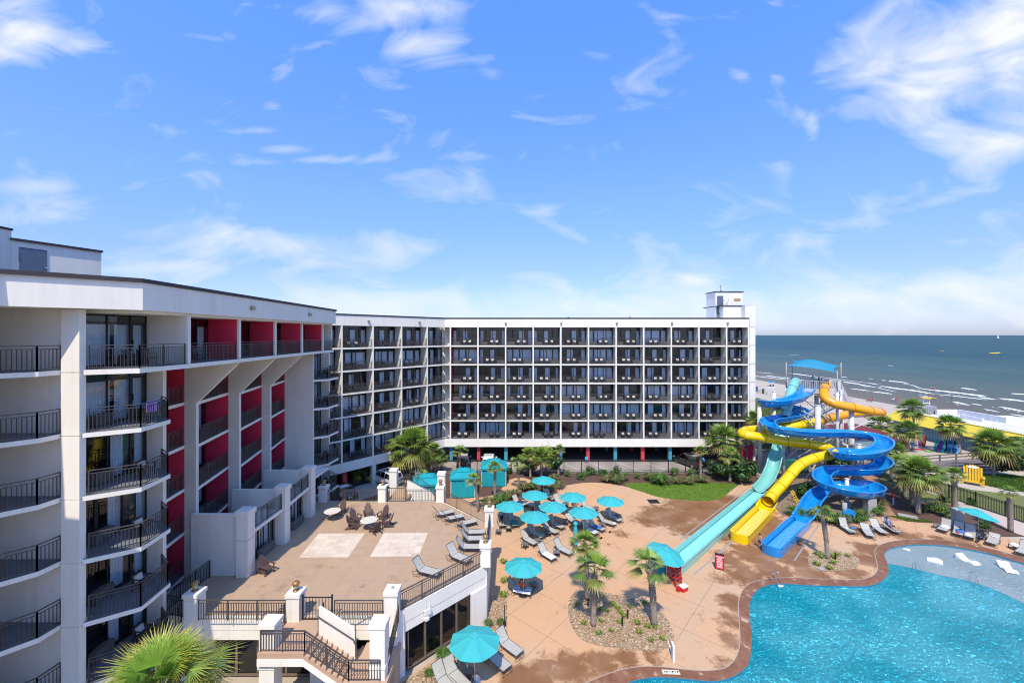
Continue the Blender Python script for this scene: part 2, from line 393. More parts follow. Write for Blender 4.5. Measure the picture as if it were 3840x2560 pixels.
shelf_m=watermat('shelf_water',(.25,.315,.30),(.30,.355,.34),2.2,.6,stretch=(1,1.8,1))
def seamat():
    m,nt,b,o=nodes('sea_water'); co=coords(nt,'World'); s=N(nt,'SeparateXYZ'); L(nt,co,s.inputs[0])
    mp=N(nt,'Mapping'); mp.inputs['Scale'].default_value=(1,.35,1); L(nt,co,mp.inputs[0])
    n=N(nt,'TexNoise',i_Scale=.16,i_Detail=9.0,i_Roughness=.72); L(nt,mp.outputs[0],n.inputs['Vector'])
    n2=N(nt,'TexNoise',i_Scale=.02,i_Detail=5.0); L(nt,mp.outputs[0],n2.inputs['Vector'])
    f=N(nt,'MapRange'); f.inputs[1].default_value=100; f.inputs[2].default_value=420; L(nt,s.outputs[0],f.inputs[0])
    c=ramp(nt,f.outputs[0],[(0,(.15,.125,.09)),(.10,(.09,.10,.08)),(.35,(.045,.09,.08)),(1,(.010,.055,.060))])
    c=mixc(nt,.8,c,ramp(nt,n2.outputs[0],[(.3,(.8,.8,.85)),(.7,(1.2,1.15,1.1))]),'MULTIPLY')
    L(nt,c,b.inputs['Base Color']); bp=N(nt,'Bump',i_Strength=.8,i_Distance=.8); L(nt,n.outputs[0],bp.inputs['Height']); L(nt,bp.outputs[0],b.inputs['Normal'])
    b.inputs['Roughness'].default_value=.35; b.inputs['IOR'].default_value=1.12; b.inputs['Specular IOR Level'].default_value=.13
    return m
sea_m=seamat()
foam_m=mat('surf_foam',(.80,.81,.80),(.62,.64,.64),2.5,.9,.8,6)
beltm={}
# ---------------------------------------------------------------- world, sun, camera
SUNV=V((-.095,-.655,1)).normalized()
wd=bpy.data.worlds.new('World'); SC.world=wd; wd.use_nodes=True; nt=wd.node_tree; nt.nodes.clear()
out=nt.nodes.new('ShaderNodeOutputWorld'); bg=N(nt,'Background',i_Strength=.12)
sky=N(nt,'TexSky'); sky.sky_type='NISHITA'; sky.sun_disc=False
sky.sun_elevation=math.asin(SUNV.z); sky.sun_rotation=math.atan2(SUNV.x,SUNV.y); sky.altitude=0; sky.air_density=1.0; sky.dust_density=.6; sky.ozone_density=2.5
g=N(nt,'TexCoord').outputs['Generated']; s=N(nt,'SeparateXYZ'); L(nt,g,s.inputs[0])
yy=math_(nt,'MAXIMUM',s.outputs[1],.03); U=math_(nt,'DIVIDE',s.outputs[0],yy); W=math_(nt,'DIVIDE',s.outputs[2],yy)
cb=N(nt,'CombineXYZ'); L(nt,U,cb.inputs[0]); L(nt,W,cb.inputs[1])
mp=N(nt,'Mapping'); mp.inputs['Rotation'].default_value=(0,0,R(-14)); mp.inputs['Scale'].default_value=(2.6,5.6,1); mp.inputs['Location'].default_value=(3.1,7.7,0); L(nt,cb.outputs[0],mp.inputs[0])
n1=N(nt,'TexNoise',i_Scale=1.5,i_Detail=9.0,i_Roughness=.55,i_Distortion=.7); L(nt,mp.outputs[0],n1.inputs['Vector'])
tot=None
BL=[(3500,260,330,190,.50),(3800,150,200,260,.55),(3780,520,300,110,.50),(3250,400,190,80,.35),(1500,60,180,60,.42),(1580,170,150,70,.50),(1200,30,130,50,.30),(60,130,170,110,.62),(230,180,110,40,.35),(300,790,200,60,.42),(480,700,100,30,.25),(180,700,160,30,.3),(1150,940,380,80,.42),(1600,920,90,40,.34),(950,490,100,18,.32),(1020,395,40,20,.32),(1060,560,100,18,.34),(1230,600,130,18,.34),(960,610,120,16,.2),(1240,590,500,20,.12),(2600,1060,70,30,.42),(2500,1150,500,50,.40),(3100,1120,700,60,.46),(3700,1120,500,110,.34),(3700,1010,300,30,.2),(2780,285,50,22,.30),(2920,290,60,24,.28),(3050,480,30,60,.30),(2950,640,60,110,.20),(3180,840,130,22,.28),(3560,905,130,22,.26),(2700,890,90,30,.14),(600,1010,330,40,.40),(1650,1150,700,70,.30),(2330,790,900,14,.04),(470,990,90,20,.26),(3000,1175,1100,45,.30),(2300,1200,800,40,.22)]
for (px,py,sx,sy,wt) in BL:
    a=math_(nt,'DIVIDE',math_(nt,'SUBTRACT',U,(px-CX)/F),sx/F); b_=math_(nt,'DIVIDE',math_(nt,'SUBTRACT',W,(HY-py)/F),sy/F)
    e=math_(nt,'MULTIPLY',math_(nt,'EXPONENT',math_(nt,'MULTIPLY',math_(nt,'ADD',math_(nt,'MULTIPLY',a,a),math_(nt,'MULTIPLY',b_,b_)),-.7)),wt)
    tot=e if tot is None else math_(nt,'MAXIMUM',tot,e)
dens=math_(nt,'ADD',math_(nt,'MULTIPLY',math_(nt,'SUBTRACT',n1.outputs[0],.5),1.5),tot)
cl=ramp(nt,dens,[(.10,(0,0,0)),(.36,(.40,.40,.40)),(.72,(1,1,1))])
# tint: clear blue overhead, pale lavender at the horizon
hz=ramp(nt,s.outputs[2],[(.0,(.97,1.07,1.62)),(.05,(.98,1.02,1.6)),(.14,(1.02,1.10,1.62)),(.3,(1.2,1.48,2.3)),(.62,(1.25,1.95,3.0)),(.9,(1.15,1.85,2.9))])
skyc=mixc(nt,1.0,sky.outputs[0],hz,'MULTIPLY')
cloudc=N(nt,'RGB'); cloudc.outputs[0].default_value=(7.4,7.6,8.0,1)
allc=mixc(nt,cl,skyc,cloudc.outputs[0])
L(nt,allc,bg.inputs[0]); L(nt,bg.outputs[0],out.inputs[0])
sun=bpy.data.lights.new('sun','SUN'); sun.energy=5.0; sun.angle=R(.53); sun.color=(1,.905,.76)
so=bpy.data.objects.new('sun',sun); COL.objects.link(so); so.rotation_euler=SUNV.to_track_quat('Z','Y').to_euler(); so.location=(0,0,60)
cam=bpy.data.cameras.new('camera'); co_=bpy.data.objects.new('camera',cam); COL.objects.link(co_); SC.camera=co_
co_.location=(0,0,CZ); co_.rotation_euler=(R(90),0,0); cam.sensor_width=36; cam.lens=36*F/3840; cam.shift_y=-24/3840; cam.clip_end=60000; cam.clip_start=.5
SC.view_settings.view_transform='Standard'; SC.view_settings.look='None'; SC.view_settings.exposure=0.12; SC.view_settings.gamma=1
SC.cycles.filter_width=1.1; SC.cycles.max_bounces=8; SC.cycles.transparent_max_bounces=12; SC.cycles.glossy_bounces=3
SC.cycles.caustics_reflective=False; SC.cycles.caustics_refractive=False
# ---------------------------------------------------------------- ground, pool, sea
def P2(lst,z=0): return [tuple(G(x,y,z)[:2]) for x,y in lst]
def smooth(lst,n=5): return [(p.x,p.y) for p in catmull([V((a,b,0)) for a,b in lst],n)]
edge_px=[(2343,2562),(2393,2546),(2464,2537),(2571,2543),(2661,2552),(2714,2546),(2750,2534),(2790,2508),(2809,2480),(2816,2440),(2818,2390),(2814,2340),(2809,2290),(2811,2262),(2822,2232),(2845,2207),(2875,2194),(2915,2188),(2960,2188),(3040,2193),(3124,2195),(3208,2197),(3259,2194),(3292,2186),(3313,2171),(3330,2152),(3332,2127),(3326,2106),(3318,2089),(3316,2077),(3326,2062),(3351,2051),(3398,2043),(3461,2040),(3545,2045),(3629,2058),(3713,2075),(3798,2100),(3840,2112),(3900,2132)]
pe=smooth(P2(edge_px),4)
pool=pe+[(40,26.0),(44,18.0),(30,12),(3,17.5),(4.5,21.2)]
cop_px=[(2192,2562),(2260,2533),(2330,2510),(2400,2499),(2476,2499),(2560,2508),(2640,2514),(2700,2508),(2735,2494),(2759,2465),(2772,2427),(2775,2385),(2772,2330),(2769,2275),(2772,2245),(2783,2215),(2800,2195),(2825,2181),(2870,2171),(2920,2166),(2980,2166),(3060,2169),(3130,2171),(3200,2173),(3250,2167),(3277,2155),(3288,2140),(3291,2122),(3286,2100),(3281,2078),(3283,2058),(3300,2043),(3335,2031),(3385,2024),(3450,2021),(3545,2026),(3640,2040),(3730,2060),(3800,2080),(3900,2110)]
ce=smooth(P2(cop_px),4)
cop_out=ce+[(41.5,27.5),(47,17),(30,10),(0,17),(0.5,21.5)]
GX0,GX1=-400,102
big=[(-3000,-60),(70,-60),(100,40),(103,100),(103,400),(103,3000),(-3000,3000)]
struct(sheet('ground',big,0,sand_m,holes=[pool]))
beach=[(70,-60),(260,-60),(260,3000),(103,3000),(103,400),(103,100),(100,40)]
b=MB()
for (xa,za),(xb,zb) in (((92,0.004),(101,-.25)),((101,-.25),(112,-1.0)),((112,-1.0),(300,-6))):
    b.face([(xa,-60,za),(xb,-60,zb),(xb,3000,zb),(xa,3000,za)])
wetsand=mat('wet_sand',(.26,.225,.185),(.30,.255,.205),.3,.5,.2,4)
struct(b.build('beach_shore',wetsand))
b=MB(); b.face([(99.5,-200,-.28),(40000,-200,-.28),(40000,45000,-.28),(99.5,45000,-.28)])
struct(b.build('sea',sea_m))
# surf: irregular strips of foam rolling in, along the shore
SF=[((2865,1407),(2960,1420),.9),((2935,1414),(3010,1425),1.1),((2835,1395),(2905,1400),.4),((2960,1399),(3060,1412),1.0),((2740,1400),(2965,1425),.6),((3150,1413),(3180,1415),.6),
((3160,1430),(3290,1452),1.5),((3255,1436),(3290,1441),.7),((3258,1419),(3275,1420),.5),((3300,1424),(3320,1427),.5),((3338,1427),(3400,1436),1.3),((3297,1446),(3510,1477),1.9),
((3455,1457),(3700,1484),2.2),((3605,1454),(3660,1462),1.3),((3670,1489),(3725,1498),1.2),((3740,1493),(3850,1505),1.7),((3575,1505),(3645,1520),1.1),((3640,1513),(3680,1520),.7),((3745,1525),(3850,1545),1.4),((3680,1533),(3745,1545),.6),
((3190,1456),(3265,1466),.7),((3265,1467),(3350,1477),.8),((3620,1478),(3700,1488),.8),((3790,1552),(3850,1560),.5),((2960,1330),(3000,1332),.4),((3000,1404),(3300,1441),.45),((3510,1477),(3705,1499),.6),((3395,1436),(3460,1457),.6),((3040,1416),(3160,1430),.8),((3290,1452),(3360,1470),.5),((3440,1480),(3500,1490),.4),((3330,1370),(3350,1371),.6),((3790,1475),(3850,1480),1.0)]
b=MB()
for i,(p,q,wd_) in enumerate(SF):
    P,Q=G(*p,-.2),G(*q,-.2); n=max(12,int((Q-P).length/.5)); 
    row=[]
    for k in range(n+1):
        t=k/n; c=P.lerp(Q,t); env=math.sin(PI*t)**.5 if 0<t<1 else .05
        w_=wd_*env*(.75+.7*noise.noise(V((c.y*.22,i*3.1,0)))+.2*random.random()); w_=max(.12,w_)
        off=1.2*noise.noise(V((c.y*.12,i*7.7,2)))
        row.append(((c.x+off-w_*.6,c.y,-.22),(c.x+off,c.y,-.22+.22*env*min(1,wd_)),(c.x+off+w_*.7,c.y,-.24)))
    for k in range(n):
        for u in (0,1): b.face([row[k][u],row[k][u+1],row[k+1][u+1],row[k+1][u]])
    for k in range(int((Q-P).length*wd_*1.6)):
        t=random.random(); c=P.lerp(Q,t); off=1.2*noise.noise(V((c.y*.12,i*7.7,2)))-random.random()**1.5*wd_*2.6; r_=.05+.16*random.random()
        b.face([(c.x+off-r_,c.y-r_*2,-.262),(c.x+off+r_,c.y-r_,-.262),(c.x+off+r_,c.y+r_*2,-.262),(c.x+off-r_,c.y+r_,-.262)])
stuff(b.build('sea_foam',foam_m))
# pool shell and water
b=MB()
m_=len(pool)
for k in range(m_):
    a,c=pool[k],pool[(k+1)%m_]
    b.face([(a[0],a[1],0.0),(c[0],c[1],0.0),(c[0],c[1],-1.3),(a[0],a[1],-1.3)])
poolwall=mat('pool_wall_tile',(.03,.22,.33),(.02,.16,.26),6,.3)
struct(b.build('pool_wall',poolwall))
shelf_px=[(3331,2112),(3410,2127),(3530,2156),(3650,2182),(3755,2220),(3840,2262),(3900,2295)]
sh=smooth(P2(shelf_px,-.12),4)
i0=min(range(len(pe)),key=lambda k:(V(pe[k])-V(sh[0])).length)
shelf=[pe[i0]]+sh[1:]+[(40,26.0)]+pe[:i0:-1]
deep=pe[:i0+1]+sh[1:]+[(44,18.0),(30,12),(3,17.5),(4.5,21.2)]
struct(sheet('pool_water',deep,-.12,pool_m))
struct(sheet('pool_shelf_water',shelf,-.12,shelf_m))
st=[(p[0]-.0,p[1]) for p in sh]; b=MB()
for dz,off,w_ in ((-.112,0,.05),(-.114,-.55,.045),):
    for k in range(len(sh)-1):
        a,c=V(sh[k]),V(sh[k+1]); d=(c-a).normalized(); nn=V((d.y,-d.x))*1
        a2,c2=a+nn*-off,c+nn*-off
        if off: a2,c2=a+nn*.55,c+nn*.55
        b.face([(a2.x,a2.y,dz),(c2.x,c2.y,dz),(c2.x+nn.x*w_,c2.y+nn.y*w_,dz),(a2.x+nn.x*w_,a2.y+nn.y*w_,dz)])
struct(b.build('pool_step_edge',poolwall))
struct(sheet('pool_coping',cop_out,.016,coping_m,holes=[pool]))
b=MB() # thin light joint line round the coping
for k in range(len(ce)-1):
    a,c=V(ce[k]),V(ce[k+1]); d=(c-a).normalized(); nn=V((-d.y,d.x))*.025
    b.face([(a.x-nn.x,a.y-nn.y,.02),(c.x-nn.x,c.y-nn.y,.02),(c.x+nn.x,c.y+nn.y,.02),(a.x+nn.x,a.y+nn.y,.02)])
struct(b.build('coping_joint',flat('joint_sealant',(.36,.3,.25))))
# mulch bed behind the deck, then deck, lawn and the rest, 4 mm apart
mulch=[(-19,37.6),(-6.4,37.6),(-1.6,32.8),(2,38.3),(48,38.3),(51,58),(49,66),(36,66),(28.6,56.05),(-9.5,56.05),(-14,50.6),(-21,43)]
struct(sheet('mulch_bed',mulch,.004,mulch_m,holes=[]))
far=P2([(1500,1905),(1560,1880),(1650,1868),(1742,1868),(1840,1858),(1882,1830),(1898,1805),(1930,1792),(1965,1791),(1992,1800)])
isl=P2([(1985,1812),(1975,1830),(1930,1850),(1880,1870),(1840,1895),(1852,1906),(1930,1880),(1985,1868),(2030,1860),(2068,1838)])
arc=P2([(2125,1819),(2183,1810),(2240,1809),(2297,1815),(2355,1826),(2412,1845),(2470,1863),(2550,1873),(2622,1877),(2675,1875),(2711,1862),(2750,1833),(2782,1812),(2826,1815),(2880,1835),(2884,1826)])
# right side: round the slide gravel, brick path, lawn edge
right=P2([(2935,1935),(2975,1935),(3035,1953),(3130,1975),(3230,1958),(3290,1930),(3285,1900),(3262,1860),(3242,1800),(3236,1768)])
right2=P2([(3280,1768),(3297,1800),(3318,1850),(3328,1885),(3345,1915),(3365,1937),(3398,1954),(3436,1958),(3495,1961),(3600,1978),(3705,2001),(3752,2010),(3840,2033),(3920,2055)])
bottom=[(47,22),(47,14),(-1.5,14),(-4.2,18),(-6.5,21.8),(-1.7,26.8),(-1.65,32.7),(-6.6,37.5),(-9.5,37.5)]
deck=smooth(far,3)+isl+smooth(arc,4)+right+right2+bottom
W1=[(G(x,y),r,w_) for x,y,r,w_ in [(2640,1905,4.5,1.0),(2500,1935,3.2,.95),(2420,1950,2.0,.75),(2700,1980,3.2,1.0),(2580,1985,2.4,.75),(2330,2000,1.6,.62),(2240,2010,1.2,.5),(2760,1900,4,1.0),(2800,1990,2.6,.95),(2880,1960,2.5,1.0),(2900,2020,3,.9),(2830,2080,2.2,.95),(2950,2060,2.2,.9),(2720,2090,1.5,.8),(3000,2110,2,.8),
 (2770,2130,1.4,.8),(2700,2170,1.2,.7),(2800,2160,1.8,.85),(2900,2140,1.8,.9),(3040,2150,1.6,.9),(3180,2140,1.8,.85),(3270,2060,1.6,.95),(3220,1990,1.4,.8),(3330,1990,2.2,.75),(3400,2010,1.6,.8),(3520,2020,1.6,.7),(3620,2035,1.6,.75),(3250,2100,1.4,.9),
 (2750,2260,1.3,.85),(2755,2330,1.2,.8),(2740,2400,1.1,.8),(2700,2480,.9,.7),(2060,2520,1.6,.75),(2150,2500,1.5,.85),(2250,2490,1.2,.85),(2350,2470,1.1,.8),(2440,2460,.9,.75),(1980,2560,1.8,.9),(2120,2270,.5,.55),(2100,2300,.4,.55),(2620,2310,1,.5),(2350,2060,1.0,.5),(2280,2040,.9,.5),(3100,2050,1.3,.55),(3310,1890,2,.75),(3290,1850,1.5,.8)]]
cpoly=ce
def dattr(x,y):
    w_=0
    for c,r,k in W1:
        d2=((x-c.x)**2+(y-c.y)**2)/(r*r)
        if d2<5: w_=max(w_,k*math.exp(-d2*.75))
    return (w_*1.12-.08,.9 if y<40 and x>2 else .45,0)
sheet('pool_deck',deck,.008,deck_m,holes=[pool],grid=.5,attr=dattr)
lawn=smooth(P2([(2345,1812),(2400,1809),(2480,1812),(2550,1812),(2603,1811),(2657,1807),(2711,1811),(2768,1816),(2750,1832),(2711,1862),(2675,1875),(2622,1877),(2550,1873),(2470,1863),(2412,1845),(2355,1826),(2345,1812)]),4)
struct(sheet('lawn',lawn,.012,lawn_m))
def grassblades(poly,n,h,tones,name,z=.012,w_=.02):
    b=MB(); xs=[p[0] for p in poly]; ys=[p[1] for p in poly]; k=0
    while k<n:
        x=random.uniform(min(xs),max(xs)); y=random.uniform(min(ys),max(ys))
        if not inside((x,y),poly): continue
        k+=1; a=random.random()*6.3; hh=h*random.uniform(.6,1.3); l=random.uniform(-.6,.6)*hh; t=random.choice(tones); f=random.uniform(.8,1.2); i=len(b.v)
        b.v+=[(x-math.cos(a)*w_,y-math.sin(a)*w_,z),(x+math.cos(a)*w_,y+math.sin(a)*w_,z),(x+l*math.sin(a),y+l*math.cos(a),z+hh)]
        b.col+=[tuple(q*f for q in t)]*3; b.f.append((i,i+1,i+2)); b.m.append(0)
    return stuff(b.build(name,grassm))
grassblades(lawn,26000,.05,[(.15,.26,.02),(.18,.29,.03),(.11,.20,.018)],'lawn_grass',w_=.03)
ggr=P2([(2826,1815),(2870,1812),(2900,1790),(2840,1760),(2840,1700),(3100,1680),(3215,1700),(3236,1768),(3242,1800),(3262,1860),(3285,1900),(3290,1930),(3230,1958),(3130,1975),(3035,1953),(2975,1935),(2935,1935)])
struct(sheet('slide_gravel_bed',ggr,.012,gravel2_m))
g1=smooth(P2([(2130,2300),(2131,2265),(2145,2230),(2170,2213),(2240,2216),(2330,2233),(2420,2255),(2475,2290),(2505,2325),(2525,2370),(2528,2400),(2510,2425),(2470,2437),(2400,2438),(2330,2432),(2240,2418),(2180,2395),(2145,2350),(2130,2300)]),5)
struct(sheet('pebble_bed',g1,.02,gravel_m))
g2=smooth(P2([(3028,2085),(3060,2066),(3110,2062),(3170,2070),(3215,2090),(3224,2110),(3205,2130),(3150,2140),(3090,2142),(3040,2130),(3028,2085)]),5)
struct(sheet('pebble_bed',g2,.02,gravel_m))
struct(sheet('pebble_bed',[(-5.9,20.5),(-4.6,19.0),(-3.6,20.0),(-2.9,22.2),(-1.9,25.2),(-.3,25.2),(-.35,29.6),(-1.55,29.6),(-1.6,26.5),(-6.3,21.9)],.02,gravel_m))
struct(sheet('lawn',P2([(3450,1838),(3320,1768),(3297,1800),(3340,1830),(3420,1868),(3480,1885),(3560,1893),(3600,1893),(3566,1868)]),.008,lawn2_m))
brick=P2([(3236,1768),(3242,1800),(3262,1860),(3285,1900),(3290,1925),(3330,1950),(3398,1953),(3365,1937),(3345,1915),(3328,1885),(3318,1850),(3297,1800),(3280,1768),(3262,1735),(3225,1735)])
struct(sheet('brick_path',brick,.014,brickp))
wk=smooth(P2([(3602,1899),(3660,1904),(3720,1917),(3776,1935),(3840,1965),(3920,2000),(3920,2030),(3840,2008),(3801,1995),(3757,1970),(3710,1948),(3650,1925),(3602,1899)]),3)
struct(sheet('concrete_walk',wk,.012,walk_m))
# east of the fence: lawn strip, sand and dunes
eastlawn=[(50.0,54),(51.6,40),(52,24),(70,24),(66,40),(60,48),(56,50),(54,54)]
struct(sheet('lawn',eastlawn,.008,lawn2_m))
dune=[(38,66.2),(57,66.5),(61,78),(66,90),(72,104),(74,180),(38,180)]
struct(sheet('dune_ground',dune,.006,dune_m))
grassblades([(40,68),(56,68),(60,78),(65,90),(71,106),(71,150),(44,150)],60000,.8,[(.10,.17,.03),(.16,.22,.05),(.08,.13,.025),(.24,.24,.09)],'dune_grass',.0,.09)
grassblades(smooth([(58.5,53.3),(62,55.3),(67,54.8),(69.5,51.5),(66,48.5),(60.5,49.5),(58.5,53.3)],3),9000,.30,[(.08,.17,.02),(.12,.22,.03),(.06,.12,.015)],'dune_grass',.0,.05)
grassblades([(60,44),(68,44),(69,49),(63,48.8),(60,47)],7000,.22,[(.08,.17,.02),(.12,.20,.03)],'dune_grass',.0,.05)
grassblades(P2([(3325,1935),(3380,1935),(3480,1950),(3500,1958),(3400,1954),(3350,1940)]),2500,.10,[(.10,.19,.02),(.14,.2,.03)],'lawn_grass',.01,.03)
# parking: lower asphalt and apron
PK=MB(); PK.face([(-60,56.2,.0065),(60,56.2,.0065),(60,80,.0065),(-60,80,.0065)])
apr=[(-9.6,56.1),(28.6,56.1),(36,66),(36,60.8),(-9.6,60.8),(-22,49),(-20,45.5)]
struct(sheet('parking_apron',[(-9.6,56.1),(28.6,56.1),(33,60.9),(-9.4,60.9),(-22,48.5),(-19.5,44)],.012,apron))
struct(sheet('parking_floor',[(-9.4,60.9),(34.5,60.9),(34.5,82),(-30,82),(-48,60),(-22,48.5)],.012,asphalt))
b=MB()
for x in (-9.0,-4.95,-.9,3.1,7.2,11.3,15.4,19.4,23.5): b.face([(x,60.8,.017),(x+.14,60.8,.017),(x+2.6,56.6,.017),(x+2.45,56.6,.017)])
struct(b.build('parking_lines',white))
b=MB(); b.box(-9.6,55.98,0,28.6,56.14,.16); b.bar((-9.6,56.05,.08),(-14,50.6,.08),.16,.16); struct(b.build('kerb',concrete))
for x,y in ((1990+400,1868),): pass
b=MB(); b.face([tuple(G(px,py,.021)) for px,py in ((2424,1871),(2463,1871),(2477,1886),(2437,1886))][::-1]); tag(b.build('drain_cover',dark),'dark rectangular drain cover in the dry peach deck near the lawn','drain cover')
b=MB(); b.face([tuple(G(px,py,.021)) for px,py in ((2913,1967),(2925,1977),(2908,1976),(2905,1969))][::-1])
b=MB(); b.obox(tuple(G(3404,1935,.05)),(1.5,.9,.09),rz=R(-35)); tag(b.build('slab_cover',concrete),'pale flat concrete utility cover lying in the mulch beside the brick path','utility cover')
# slot drains between the slide lanes
b=MB()
drm=flat('drain_metal',(.3,.28,.26))
for (p,q),dl in zip((((2550,2022),(2800,1833)),((2602,2153),(2760,2018)),((2850,2045),(2950,1940)),((2978,2102),(3072,1965)),((2040,2040),(2140,1984))),('thin grey slot drain left of the aqua lane','thin slot drain between aqua lane and yellow lane end','thin slot drain between the yellow and blue lanes','thin slot drain right of the blue lane','grey slot drain between the two front cluster loungers')):
    A,B=G(*p),G(*q); d=(B-A).normalized(); n_=V((-d.y,d.x,0))*.06; b=MB()
    b.face([tuple(A-n_)[:2]+(.0145,),tuple(B-n_)[:2]+(.0145,),tuple(B+n_)[:2]+(.0145,),tuple(A+n_)[:2]+(.0145,)])
    tag(b.build('slot_drain',drm),dl,'drain','slot drains across the slide deck')
b=MB(); b.obox(tuple(G(2516,2518,.026)),(.95,.30,.012),rz=R(-3)); mk=b.build('depth_marker',flat('marker_tile',(.62,.58,.42)))
tag(mk,'cream depth marker tile with dark characters on the brown coping','marker')
b=MB(); c=G(2516,2518,.034); x=-.36
for wq in (.05,.10,.03,.03,.11,.06,.11):
    b.box(c.x+x,c.y-.08,.033,c.x+x+wq*.35,c.y+.07,.036); b.box(c.x+x,c.y+.03,.033,c.x+x+wq,c.y+.07,.036); x+=wq+.055
o=b.build('characters',ply,mk)
# ---------------------------------------------------------------- hotel
SL=[17.28,14.53,11.78,9.03,6.28,3.53]; ZT=19.94
def railing_mb(pts,z,h=1.07,pitch=.125,post=1.35,pw=.018,tw=.05,b=None,endpost=True,sub=.13):
    b=b or MB()
    for (p,q) in zip(pts[:-1],pts[1:]):
        p=V((p[0],p[1],z if len(p)<3 else p[2])); q=V((q[0],q[1],z if len(q)<3 else q[2])); d=q-p; l=d.length
        up=V((0,0,h)); b.bar(p+up,q+up,tw,.035); b.bar(p+up*(1-sub),q+up*(1-sub),.03,.03); b.bar(p+V((0,0,.09)),q+V((0,0,.09)),.03,.03)
        n=max(1,round(l/post))
        for i in range(n+1):
            c=p+d*(i/n); b.bar(c,c+up,.045,.045)
        m=max(1,int(l/pitch))
        for i in range(1,m):
            c=p+d*(i/m); b.bar(c+V((0,0,.09)),c+up*(1-sub),pw,pw)
    return b
def win_meshes(Wd,H,cols,door=None,trans=.42,name='window'):
    """frame, pane, curtain meshes; origin lower left, facade along x, depth +y"""
    fr=MB(); t=.07
    xs=[0]+cols+[Wd]
    for x in xs: fr.box(max(0,x-t/2),0,0,min(Wd,x+t/2),.08,H)
    for z in (0,H-trans,H-.05): fr.box(t/2,.006,z,Wd-t/2,.07,z+(.09 if z==0 else .06))
    if door is not None:
        x0,x1=xs[door],xs[door+1]; fr.box(x0+.03,.004,.09,x0+.14,.075,H-trans); fr.box(x1-.14,.004,.09,x1-.03,.075,H-trans); fr.box(x0+.14,.004,.09,x1-.14,.075,.28); fr.box(x0+.1,-.05,.95,x0+.13,-.01,1.3)
    pn=MB(); pn.face([(t/2,.05,.05),(Wd-t/2,.05,.05),(Wd-t/2,.05,H-trans),(t/2,.05,H-trans)]); pn.face([(t/2,.05,H-trans+.06),(Wd-t/2,.05,H-trans+.06),(Wd-t/2,.05,H-.05),(t/2,.05,H-.05)])
    return fr.mesh(name,dark),pn.mesh('pane',pane_m)
def curtain_mesh(spans,H):
    b=MB()
    for a,c in spans:
        n=max(2,int((c-a)/.07)); pr=None
        for i in range(n+1):
            x=a+(c-a)*i/n; y=.22+.035*(i%2); cur=((x,y,.06),(x,y,H-.48))
            if pr: b.face([pr[0],cur[0],cur[1],pr[1]])
            pr=cur
    return b.mesh('curtain',curtain)
floorg=mat('balcony_floor',(.17,.18,.19),(.13,.14,.15),1.2,.8)
CW=3.85
WINS=[win_meshes(CW,2.55,[1.0,1.95,2.95],0),win_meshes(CW,2.55,[1.55,2.85],2),win_meshes(CW,2.55,[1.0,2.4],0)]
CUR=[curtain_mesh(s,2.55) for s in ([(1.75,2.4),(3.25,3.8)],[(.08,.55),(1.75,2.45),(3.4,3.8)],[(.1,1.5),(1.6,2.8),(2.95,3.75)],[(1.9,2.6),(3.3,3.8)],[(.08,.5),(1.6,2.2)],[(.1,1.85),(2.1,3.75)],[(1.0,1.9),(3.2,3.75)])]
ac=MB(); ac.box(0,0,.02,1.05,.34,.50)
for i in range(9): ac.box(.05,-.012,.07+i*.045,1.0,-.001,.09+i*.045)
AC=ac.mesh('air_conditioner',mat('air_conditioner_grey',(.15,.14,.12),(.12,.11,.095),3,.6))
def bay_window(parent,x,y,z,rng,rz=None,variant=None):
    k=rng.randrange(3) if variant is None else variant
    fr,pn=WINS[k]; w=inst(fr,'window',parent,(x,y,z)); inst(pn,'pane',w); inst(rng.choice(CUR),'curtain',w)
    return w
RAIL4=railing_mb([(0,0),(3.83,0)],0,post=1.9,pw=.024,tw=.07).mesh('balcony_railing',rail_m)
# balcony armchair (dark frame, cream cushion)
def chair_parts(fc,cc,parent):
    b=MB()
    for x in (-.27,.27):
        for y in (-.25,.25): b.box(x-.02,y-.02,0,x+.02,y+.02,.58 if y<0 else .8)
        b.box(x-.025,-.27,.56,x+.025,.27,.6)
    b.box(-.25,-.25,.32,.25,.25,.40); b.obox((0,.27,.56),(.5,.03,.44),rot=Matrix.Rotation(R(-10),3,'X')); b.build('frame',fc,parent)
    c=MB(); c.obox((0,.15,.58),(.38,.12,.30),rot=Matrix.Rotation(R(-14),3,'X'))
    c.build('cushion',cc,parent)
bfr=mat('balcony_wicker',(.05,.045,.04),(.035,.03,.028),6,.7); cush=mat('cream_cushion',(.62,.58,.50),(.54,.5,.43),5,.9)
greyc=mat('grey_cushion',(.09,.085,.08),(.07,.066,.062),5,.9)
BC=thing('balcony_chair','x','chair'); chair_parts(bfr,cush,BC)
BD=thing('balcony_chair','x','chair'); chair_parts(bfr,greyc,BD)
BT=thing('balcony_table','x','table'); b=MB(); b.lathe([(.3,.55),(.3,.58)],14); b.lathe([(.02,.02),(.02,.55)],6); b.lathe([(.18,0),(.18,.02)],10); b.build('table_top',bfr,BT)
used={}
def put(src,loc,rz,label,group,**k):
    if src.name not in used:
        used[src.name]=1; src.location=loc; src.rotation_euler=(0,0,rz); src['label']=label; src['group']=group
        TM[src.name]=Matrix.Translation(loc)@Matrix.Rotation(rz,4,'Z')
        if 'scale' in k and k['scale']: src.scale=k['scale']
        return src
    return copy_thing(src,loc,rz,label,group,**k)
